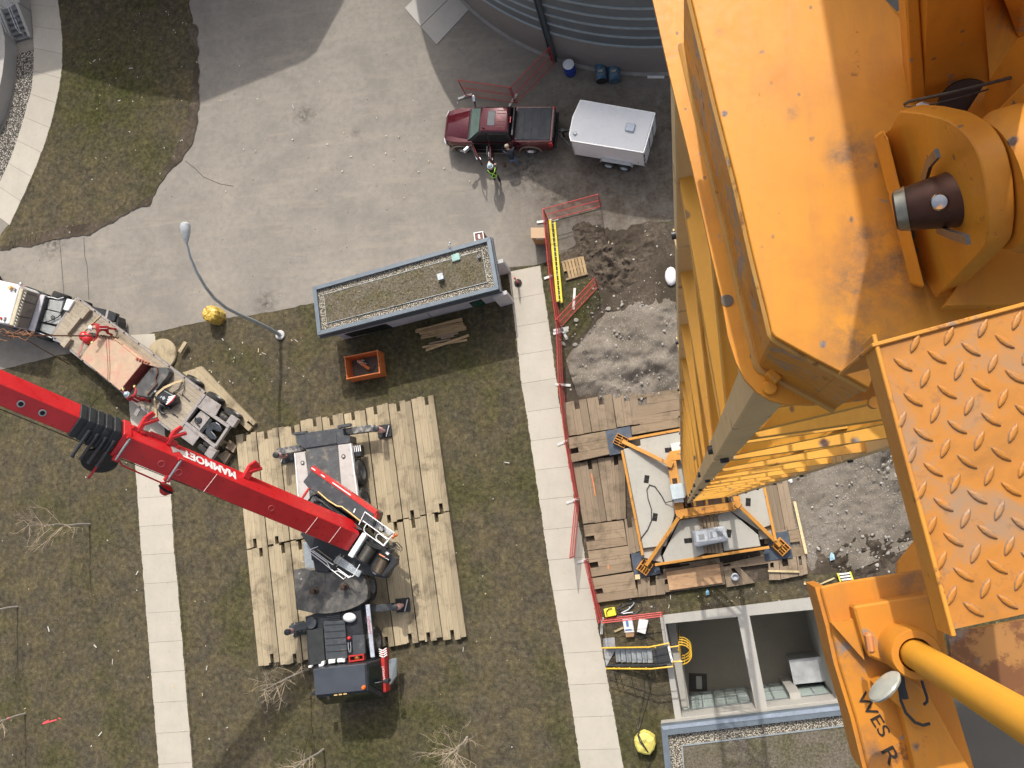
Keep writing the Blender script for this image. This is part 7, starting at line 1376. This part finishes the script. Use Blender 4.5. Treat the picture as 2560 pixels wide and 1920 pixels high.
v = MB(); v.tube([W('a6', *q) for q in ((740, 1370, .5), (760, 1430, .68), (800, 1480, .68), (835, 1530, .5), (850, 1600, .05), (830, 1658, .03))], .03, 6); v.tube([W('a6', *q) for q in ((790, 840, .05), (800, 940, .05), (790, 1060, .05), (760, 1180, .05), (740, 1300, .05), (748, 1370, .5), (780, 1440, .7), (830, 1520, .55))], .022, 6); v.tube([W('a6', *q) for q in ((800, 830, .05), (855, 920, .05), (835, 1050, .05), (790, 1200, .05), (750, 1320, .1), (760, 1380, .5))], .022, 6); o = v.build('cable', M['rubber'], None, True); tag(o, 'black cables running from the stair over the faceted yellow drum', 'cable')
# stair over the pit wall with caged ladder
t = thing('access_stair', 'yellow railed grey stair bridging the pit wall to a caged ladder', 'stairs', W('a6', 760, 710)); PZ = .95
n = 7; sg_ = MB()
for k in range(n): z_ = .14 + .115 * k; x = 545 + k * 46; sg_.prism(WL('a6', [(x, 632 + k), (x + 40, 630 + k), (x + 50, 742 + k), (x + 10, 745 + k)], z_), z_ - .03, z_)
sg_.build('tread', M['galv'], t); MB().prism(WL('a6', [(868, 650), (1000, 605), (1030, 745), (890, 760)], PZ), PZ - .05, PZ).build('platform', mat('dark_grating', (.045, .048, .052), .5, .3, .2, 8), t)
for a, b, c in (((470, 625), (850, 632), (1000, 600)), ((480, 770), (870, 770), (1035, 752))): v = MB(); v.bar(W('a6', *a, .12), W('a6', *b, PZ - .1), .05, .2); v.bar(W('a6', *b, PZ - .1), W('a6', *c, PZ - .1), .05, .2); v.build('stringer', M['dgrey'], t)
MB().prism(WL('a6', [(440, 540), (540, 530), (548, 640), (470, 780), (455, 700)], .06), .03, .06).build('landing_plate', mat('pale_plate', (.4, .4, .41), .5, .3), t)
v = MB(); v.bar(W('a6', 1008, 610, PZ + .05), W('a6', 1040, 745, PZ + .05), .1, .06); v.build('white_edge', M['white'], t)
for pts, posts in (([(432, 622), (840, 615), (1012, 580), (1022, 615), (1095, 605)], (500, 545, 638, 780, 888)), ([(468, 800), (860, 803), (1045, 782), (1045, 740), (1125, 738)], (530, 575, 668, 810))):
    for dz, r_ in ((1.0, .035), (.55, .025)):
        zs = [.1, .95, .95, .95, .95]; v = MB(); v.tube([W('a6', x, y, min(1.9, z_ + dz)) for (x, y), z_ in zip(pts, zs)], r_, 8); v.build('handrail', M['syel'], t, True)
    v = MB()
    for px in posts: f = (px - 450) / 420; z_ = .1 + max(0, min(1, f)) * .8; y = pts[0][1]; v.tube([W('a6', px, y, z_), W('a6', px + 4, y - 6, z_ + 1.0)], .03, 6)
    v.build('rail_post', M['syel'], t)
cg = W('a6', 1120, 655, 1.0); cg.z = 0; e_ = (W('a6', 1255, 640, 1.0) - W('a6', 1100, 655, 1.0)).normalized(); e_.z = 0; f_ = Vector((-e_.y, e_.x, 0)); v = MB(); cv = MB(); rC = .42
for z_ in (1.75, .95, .15, -.65): v.tube([cg + f_ * rC * math.cos(a) + e_ * (rC * 1.15 * math.sin(a) - .05) + Z * z_ for a in [k * .2618 for k in range(13)]], .022, 6)
for k in range(1, 12, 2): a = k * .2618; cv.tube([cg + f_ * rC * math.cos(a) + e_ * (rC * 1.15 * math.sin(a) - .05) + Z * 1.75, cg + f_ * rC * math.cos(a) + e_ * (rC * 1.15 * math.sin(a) - .05) - Z * .7], .016, 6)
v.build('cage_hoop', M['syel'], t, True); cv.build('cage_bar', M['syel'], t); v = MB()
for s in (-.22, .22): v.tube([cg + f_ * s - e_ * .1 + Z * 1.9, cg + f_ * s - e_ * .1 - Z * 5], .022, 6)
for k in range(20): v.tube([cg + f_ * .22 - e_ * .1 + Z * (.8 - k * .3), cg - f_ * .22 - e_ * .1 + Z * (.8 - k * .3)], .014, 5)
v.build('ladder', M['syel'], t)
# boxes, case, hoses beside the corner of the fence
for q, z_, lb in (([(608, 372), (690, 366), (710, 485), (628, 490)], .3, 'open white printed carton behind the bottom fence panel, the left of two'), ([(752, 366), (832, 386), (806, 502), (734, 482)], .3, 'plain white carton behind the bottom fence panel, the right of two')):
    t = thing('carton', lb, 'box', W('a6', *q[0]), 0, 'white cartons by the fence'); MB().prism(WL('a6', q, z_), .02, z_).build('box', M['white'], t, bevel=.008)
    if q[0][0] < 700: v = MB(); v.prism(WL('a6', [(634, 492), (712, 487), (708, 524), (640, 530)], .26), .25, .265); v.build('flap', mat('card_brown', (.36, .22, .12), .85), t); v = MB(); v.obox(W('a6', 650, 410, .306), .12, .3, .008, (1, .15, 0)); v.obox(W('a6', 660, 465, .306), .3, .06, .008, (1, .15, 0)); v.build('blue_print', mat('blue_print', (.12, .25, .5), .7), t)
t = thing('tool_case', 'bright yellow case with a black handle by the fence corner', 'case', W('a6', 500, 315)); MB().prism(WL('a6', [(445, 287), (540, 271), (556, 340), (462, 360)], .35), .03, .35).build('case', M['yel'], t, bevel=.03, seg=2); v = MB(); v.tube([W('a6', x, y, .38) for x, y in ((475, 345), (470, 310), (490, 285), (520, 280))], .02, 6); v.build('handle', M['black'], t)
v = MB()
for pts in ([(560, 290), (620, 260), (690, 235), (710, 225)], [(570, 300), (640, 290), (700, 260), (715, 230)], [(600, 240), (580, 280), (640, 320), (720, 330), (780, 280), (770, 225), (720, 215), (640, 250)], [(560, 320), (620, 335), (700, 310), (720, 318)], [(620, 450), (640, 440), (700, 450), (730, 500), (780, 510), (860, 490)], [(700, 500), (760, 540), (830, 520), (880, 540), (870, 470)], [(560, 345), (640, 345), (720, 345)]): v.tube(WL('a6', pts, .06), .022, 5)
o = v.build('cable_tangle', M['black'], None, True); tag(o, 'tangle of dark cables and hoses by the yellow case', 'cables')
v = MB(); v.tube(WL('a6', [(600, 320), (660, 290), (700, 250), (712, 228)], .12), .035, 6); v.tube(WL('a6', [(610, 325), (700, 312)], .1), .03, 6); o = v.build('pale_hose', M['galv'], None, True); tag(o, 'pale grey hoses lying over the dark cable tangle', 'hose')
o = MB().bar(W('a6', 540, 480, .05), W('a6', 618, 445, .05), .09, .05).build('pale_board', M['paleboard']); tag(o, 'short pale board beside the open white carton', 'board')
t = thing('step_ladder', 'yellow step ladder with white treads lying by the orange bracket', 'ladder', W('b3', 660, 1390)); v = MB(); v.bar(W('b3', 600, 1358, .2), W('b3', 640, 1470, .2), .06, .08); v.bar(W('b3', 708, 1345, .2), W('b3', 745, 1450, .2), .06, .08); v.build('side_rail', M['yel'], t); v = MB()
for k in range(3): v.bar(W('b3', 612 + k * 11, 1368 + k * 24, .22), W('b3', 712 + k * 11, 1356 + k * 24, .22), .07, .03)
v.build('tread', M['white'], t)
for a, b, w_, lb in (((228, 738), (330, 1190), .12, 'long pale board leaning along the right edge of the old mats'), ((0, 1338), (270, 1345), .09, 'pale board lying flat across the bottom right mats'), ((310, 1447), (435, 1446), .1, 'short pale board on the grass near the pit wall'), ((415, 1468), (575, 1400), .06, 'thin pale stick on the grass near the step ladder')):
    z_ = .32 if a[0] < 300 else .06; o = MB().bar(W('b3', *a, z_), W('b3', *b, z_), w_, .05).build('pale_board', M['paleboard']); tag(o, lb, 'board', 'pale loose boards near the crane pad')
for a, b, lb in (((310, 1428), (445, 1500), 'thin stick crossing another by the pit wall'), ((375, 1450), (405, 1575), 'thin stick leaning on the pit wall')): o = MB().tube([W('b3', *a, .08), W('b3', *b, .2)], .02, 5).build('stick', M['plank']); tag(o, lb, 'stick')
v = MB(); c = W('z6', 2015, 970, .1)
v.ball(c, .3, 12, .6, sy=1.6); o = v.build('white_bag', M['white'], None, True); tag(o, 'white plastic sack on the soil beside the crane mast', 'sack')
for fr, x, y, s_, mt, lb in (('a6', 1345, 145, .14, mat('sky_blue_scrap', (.25, .5, .68), .6), 'pale blue scrap on the grass above the pit wall'), ('b3', 555, 1218, .2, mat('ice_blue_scrap', (.35, .55, .65), .6), 'pale blue scrap at the gravel edge'), ('b3', 190, 555, .2, M['white'], 'white scrap on the gravel beside the outermost mat'), ('d5', 605, 830, .16, M['white'], 'white scrap on the timbers behind the grey block')):
    p = W(fr, x, y, .1); v = MB(); v.add([p + Vector((a * s_, b * s_, z_ * s_)) for a, b, z_ in ((-.5, -.9, 0), (.5, -.5, .3), (.4, .6, .1), (-.2, 1.1, .4), (-.6, .2, .2))] + [p + Vector((0, 0, .4 * s_))], [(0, 1, 5), (1, 2, 5), (2, 3, 5), (3, 4, 5), (4, 0, 5)]); p.z = .9 if fr == 'd5' else p.z; o = v.build('plastic_scrap', mt); tag(o, lb, 'litter')
o = MB().prism(WL('a6', [(715, -8), (758, -14), (762, 26), (720, 30)], .5), .25, .5).build('timber_block', M['paleboard']); tag(o, 'pale timber block beside the lower left blue plate', 'timber')
o = MB().lathe(W('a6', 1580, 5, .26), [(.17, 0), (.17, .2), (.12, .22), (.12, .1)], 18).build('bucket', mat('pale_bucket', (.4, .42, .46), .5), None, True); tag(o, 'pale grey bucket between the plywood sheet and the short mats', 'bucket')
pk = MB(); strip(pk, WL('a4', [(368, 1276), (490, 1241)], 0), .07, .02); strip(pk, WL('a4', [(380, 1268), (425, 1243)], 0), .06, .024); strip(pk, WL('a4', [(510, 1225), (525, 1235)], 0), .06, .02); tag(pk.build('paint_mark', mat('pink_marking', (.75, .09, .10), .8)), kind='structure')
pk = MB(); strip(pk, WL('a5', [(690, 775), (710, 870), (725, 968)], 0), .05, .262); strip(pk, WL('a5', [(835, 1560), (838, 1600)], 0), .05, .262); tag(pk.build('paint_mark', mat('orange_marking', (.65, .2, .06), .8)), kind='structure')
# ================================================================ bare young trees
M['bark'] = mat('pale_bark', (.38, .34, .29), .9, 0, .25, 6); M['twig'] = mat('pale_twig', (.42, .34, .24), .9, 0, .25, 3)
def tree(lb, base, h, spread, seed, n_b=16, m_='twig'):
    r = random.Random(seed); t = thing('bare_tree', lb, 'tree', (base.x, base.y, 0), 0, 'leafless young trees on the lawn'); tr_ = MB(); cr = MB()
    tp = [base + Vector((r.uniform(-.05, .05), r.uniform(-.05, .05), h * k / 6)) for k in range(7)]; tp[0] = Vector((base.x, base.y, -.05)); tr_.tube(tp, [.055, .05, .045, .036, .026, .016, .007], 7); tr_.build('trunk', M['bark'], t, True)
    def br(p, d, L_, rad, dep):
        pts = [p]; q = p
        for k in range(4): d = (d + Vector((r.uniform(-.22, .22), r.uniform(-.22, .22), r.uniform(-.05, .16)))).normalized(); q = q + d * L_ / 4; pts.append(q)
        cr.tube(pts, [rad, rad * .85, rad * .68, rad * .5, rad * .3], 4)
        if dep:
            for k in range(r.randint(3, 5)): i = r.randint(1, 4); a = r.uniform(0, 6.28); br(pts[i], (d + Vector((math.cos(a), math.sin(a), r.uniform(-.1, .5))) * .8).normalized(), L_ * r.uniform(.4, .65), rad * .55, dep - 1)
    for k in range(n_b):
        u = r.uniform(.28, .95); a = k * 2.4 + r.uniform(-.4, .4); p = lerp(tp[0], tp[6], u); br(p, Vector((math.cos(a), math.sin(a), r.uniform(.3, .9))).normalized(), spread * (1.15 - u * .6) * r.uniform(.7, 1.1), .017 * (1.2 - u * .6), 2)
    cr.build('crown', M[m_], t)
tree('pale bare tree on the lawn below the red boom at the left', W('a1', 775, 1418), 4.9, 1.5, 3)
tree('bare tree half hidden beside the crane cab', W('o', 772, 1674), 5.2, 1.35, 5)
tree('greyish bare tree at the bottom edge below the crane cab', W('f1', 1172, 1320), 4.6, 1.2, 11, 14)
tree('broad tan bare tree at the bottom edge between cab and walk', W('f1', 2000, 1250), 4.6, 1.7, 23, 20)
tree('bare tree cut by the left edge, the upper of two', W('a4', 152, 265), 4.5, 1.2, 31, 12)
tree('bare tree with a pink ribbon cut by the left edge', W('a4', 216, 1190), 4.5, 1.2, 37, 12)
p = W('a4', 100, 1212, .9); o = MB().lathe((W('a4', 216, 1190).x, W('a4', 216, 1190).y, 1.1), [(.07, 0), (.075, .06), (.07, .12)], 10).build('pink_ribbon', mat('pink_ribbon', (.8, .15, .15), .6)); tag(o, 'pink ribbon tied round the trunk of the lower left edge tree', 'ribbon')
# ================================================================ people
def person(lb, J, sizes, cols, hat, hatcol, vest=None):
    """one continuous body grown round the joints J; faces take the colour of the nearest limb"""
    names = list(J); E = [('hip', 'chest'), ('chest', 'neck'), ('neck', 'head'), ('hip', 'hl'), ('hl', 'kl'), ('kl', 'al'), ('al', 'tl'), ('hip', 'hr'), ('hr', 'kr'), ('kr', 'ar'), ('ar', 'tr'), ('chest', 'sl'), ('sl', 'el'), ('el', 'wl'), ('chest', 'sr'), ('sr', 'er'), ('er', 'wr')]
    base = (J['al'] + J['ar']) / 2; base.z = min(J['al'].z, J['ar'].z) - .09
    t = thing('person', lb, 'person', base); me = bpy.data.meshes.new('body'); me.from_pydata([J[n] - base for n in names], [(names.index(a), names.index(b)) for a, b in E], [])
    tmp = bpy.data.objects.new('body', me); SC.collection.objects.link(tmp); sk = tmp.modifiers.new('skin', 'SKIN'); sub = tmp.modifiers.new('sub', 'SUBSURF'); sub.levels = sub.render_levels = 2
    for i, n in enumerate(names): s_ = sizes[n]; me.skin_vertices[0].data[i].radius = s_ if isinstance(s_, tuple) else (s_, s_); me.skin_vertices[0].data[i].use_root = (n == 'hip')
    bpy.context.view_layer.update(); m2 = bpy.data.meshes.new_from_object(tmp.evaluated_get(bpy.context.evaluated_depsgraph_get())); bpy.data.objects.remove(tmp)
    m2.materials.clear(); ks = list(cols); [m2.materials.append(cols[k]) for k in ks]
    part = {('neck', 'head'): 'skin', ('al', 'tl'): 'boot', ('ar', 'tr'): 'boot', ('kl', 'al'): 'leg', ('kr', 'ar'): 'leg', ('hl', 'kl'): 'leg', ('hr', 'kr'): 'leg', ('hip', 'hl'): 'leg', ('hip', 'hr'): 'leg'}
    for f in m2.polygons:
        best = None
        for a, b in E:
            p, q = J[a] - base, J[b] - base; d = q - p; u = max(0, min(1, (f.center - p).dot(d) / max(1e-6, d.length_squared))); e = (f.center - p - d * u).length
            if best is None or e < best[0]: best = (e, part.get((a, b), 'top'))
        f.material_index = ks.index(best[1]); f.use_smooth = True
    m2.name = 'body'; o = bpy.data.objects.new('body', m2); SC.collection.objects.link(o); o.parent = t; WM[o] = WM[t].copy()
    hd = J['head']; up = (J['head'] - J['neck']).normalized(); fwd = J['look'] if 'look' in J else Vector((0, 1, 0))
    return t, o, hd, up
def man(lb, foot, yaw, lean, arms, cols, hatcol, sw=1.0, hat=True, stride=.15, ground=0, crouch=0):
    """foot: where the feet stand; yaw: facing; lean: forward bend; arms: two hand targets as (forward, left, up)"""
    f = Vector((math.cos(yaw), math.sin(yaw), 0)); l = Vector((-f.y, f.x, 0)); B = Vector((foot.x, foot.y, ground)); P = lambda a, b, c: B + f * a + l * b + Z * c
    hz = .93 - crouch; J = {}
    J['hip'] = P(-.04 - lean * .12, 0, hz); ch = Vector((math.sin(lean), math.cos(lean))); c3 = lambda d, b=0, e=0: J['hip'] + f * (ch.x * d + ch.y * e) + Z * (ch.y * d - ch.x * e) + l * b
    J['chest'] = c3(.40); J['neck'] = c3(.55); J['head'] = c3(.72, 0, .03)
    for s, n in ((1, 'l'), (-1, 'r')):
        J['h' + n] = J['hip'] + l * .1 * s - Z * .06; J['k' + n] = P(.06 + crouch * .5 + s * stride * .4, .12 * s, .5 - crouch * .25); J['a' + n] = P(-.03 + s * stride, .12 * s, .09); J['t' + n] = P(.17 + s * stride, .14 * s, .05)
        J['s' + n] = c3(.44, .2 * s); h = arms[0 if s > 0 else 1]; w_ = P(*h); J['e' + n] = lerp(J['s' + n], w_, .5) + l * .07 * s - Z * .06; J['w' + n] = w_
    sz = dict(hip=(.155, .125), chest=(.175, .125), neck=.062, head=.098, hl=.1, hr=.1, kl=.068, kr=.068, al=.048, ar=.048, tl=.046, tr=.046, sl=.072, sr=.072, el=.05, er=.05, wl=.036, wr=.036)
    t, o, hd, up = person(lb, J, sz, cols, hat, hatcol)
    e_up = (hd - J['neck']).normalized(); v = MB(); face = MB()
    fc = (f - e_up * f.dot(e_up)).normalized(); c = hd + fc * .095 - e_up * .005; face.obox(c + fc * .012 - e_up * .02, .03, .03, .05, fc, e_up)
    for s in (-1, 1): face.ball(c + l * .035 * s + e_up * .025, .014, 8); face.ball(hd + l * .10 * s, .028, 8)
    face.obox(c - e_up * .06 + fc * -.006, .012, .06, .014, fc, e_up); face.build('face', cols['skin'], o, True)
    if hat: v.lathe(hd + e_up * .03, [(.165, 0), (.165, .012), (.138, .02), (.135, .07), (.11, .13), (.06, .16), (.01, .17)], 20, e_up, sx=1.0); v.obox(hd + e_up * .035 + fc * .16, .09, .18, .014, fc, e_up); ho = v.build('hard_hat', hatcol, t, True); r_ = MB(); r_.obox(hd + e_up * .19, .2, .03, .03, fc, e_up); r_.build('hat_ridge', hatcol, ho)
    else: v.lathe(hd + e_up * .0, [(.11, 0), (.118, .05), (.10, .1), (.05, .13), (.01, .135)], 16, e_up); v.obox(hd + e_up * .03 + fc * .13, .1, .15, .012, fc, e_up); v.build('cap', hatcol, t, True)
    for s, n in ((1, 'l'), (-1, 'r')):
        d = (J['w' + n] - J['e' + n]).normalized(); sd_ = d.cross(Z).normalized() if abs(d.z) < .95 else l; up_ = sd_.cross(d); w0 = J['w' + n]; m_ = MB(); m_.obox(w0 + d * .05, .09, .085, .034, d, up_)
        for k, ln in enumerate((.07, .082, .076, .06)): p = w0 + d * .09 + sd_ * (.03 - .02 * k); m_.tube([p, p + d * ln * .55 - up_ * .012, p + d * ln - up_ * .04], [.0105, .0095, .007], 6)
        p = w0 + d * .03 + sd_ * .045; m_.tube([p, p + d * .03 + sd_ * .028 - up_ * .01, p + d * .065 + sd_ * .03 - up_ * .025], [.012, .011, .008], 6); m_.build('hand', cols['glove'], t, True)
    return t, J, f, l
skin = mat('skin', (.50, .28, .19), .5, var=.05); boot = mat('dark_boot', (.03, .024, .02), .6); redc = mat('red_coverall', (.36, .018, .02), .75, 0, .25, 9, bump=.4, bscale=14); glv = mat('yellow_glove', (.62, .60, .25), .7); drk = mat('brown_black_jacket', (.022, .016, .014), .8, 0, .3, 9); jean = mat('blue_denim', (.10, .16, .27), .85, 0, .2, 12); navy = mat('navy_jacket', (.015, .018, .028), .8)
def stripes(t, J, f, l, m_, pairs, r_=.022):
    v = MB()
    for pts in pairs: v.tube(pts, r_, 6)
    v.build('reflective_tape', m_, t, True)
hv = mat('lime_tape', (.42, .80, .10), .6); sil = mat('silver_tape', (.66, .66, .60), .5)
FR = W('c2', 1000, 470, DZ); hdp = W('c2', 570, 300, 2.75)
t, J, f, l = man('person in red coveralls and a white hard hat bending on the flatbed with arms spread', FR, math.atan2(-.25, -.97), .55, ((.55, .62, 1.25), (.72, -.42, .95)), dict(top=redc, leg=redc, skin=skin, boot=boot, glove=glv), mat('white_hat', (.74, .74, .70), .35, coat=.2), ground=DZ + .01)
b_ = -f
stripes(t, J, f, l, sil, [[J['chest'] + l * .09 + b_ * .13 + Z * .08, J['hip'] + l * .09 + b_ * .15 + Z * .12], [J['chest'] - l * .09 + b_ * .13 + Z * .08, J['hip'] - l * .09 + b_ * .15 + Z * .12]], .014)
t, J, f, l = man('person in red coveralls and a pale blue hard hat reaching up to the red slab', W('a1', 1280, 358, DZ), math.atan2(.8, -.6), .3, ((.62, .15, 1.42), (.5, -.32, 1.15)), dict(top=redc, leg=redc, skin=skin, boot=boot, glove=glv), mat('pale_blue_hat', (.36, .45, .50), .4), ground=DZ + .01)
b_ = -f; stripes(t, J, f, l, sil, [[J['chest'] + l * .09 + b_ * .13 + Z * .08, J['hip'] + l * .09 + b_ * .15 + Z * .12], [J['chest'] - l * .09 + b_ * .13 + Z * .08, J['hip'] - l * .09 + b_ * .15 + Z * .12]], .014)
t, J, f, l = man('person with lime crossed tape and a patterned helmet holding the pickup rear door', W('c4', 775, 1590), math.atan2(.97, -.25), .22, ((.55, .08, 1.15), (.40, -.22, 1.05)), dict(top=drk, leg=navy, skin=skin, boot=boot, glove=skin), m_stripe('patterned_hat', (.10, .26, .32), (.72, .78, .80), 22, 0, 12), stride=.1, ground=.012)
b_ = -f; stripes(t, J, f, l, hv, [[J['sl'] + f * .05 + Z * .07, J['chest'] + l * .12 + b_ * .13 + Z * .1, J['chest'] - l * .0 + b_ * .16, J['hip'] - l * .13 + b_ * .13 + Z * .12], [J['sr'] + f * .05 + Z * .07, J['chest'] - l * .12 + b_ * .13 + Z * .1, J['chest'] + b_ * .165, J['hip'] + l * .13 + b_ * .13 + Z * .12], [J['hip'] + l * .17 + Z * .1, J['hip'] + b_ * .16 + l * .1 + Z * .1, J['hip'] + b_ * .16 - l * .1 + Z * .1, J['hip'] - l * .17 + Z * .1]], .026)
t, J, f, l = man('person in blue jeans and a dark jacket leaning into the pickup cab', W('c4', 1180, 1205), math.atan2(.92, -.4), .75, ((.75, .2, 1.05), (.62, -.28, .95)), dict(top=navy, leg=jean, skin=skin, boot=boot, glove=skin), mat('tan_cap', (.42, .36, .29), .8), hat=False, stride=.12, ground=.012)
o = MB().prism(WL('c4', [(865, 1165), (950, 1150), (948, 1230), (905, 1240)], .25), .02, .25).build('tool_bag', mat('brown_bag', (.16, .09, .05), .8), bevel=.05, seg=2); tag(o, 'small brown bag on the ground between the two people', 'bag')
o = MB().prism(WL('c4', [(1060, 1150), (1110, 1145), (1140, 1190), (1100, 1200)], .2), .02, .2).build('tool_bag', mat('tan_bag', (.24, .15, .09), .8), bevel=.04, seg=2); tag(o, 'small tan bag at the feet of the person in jeans', 'bag')
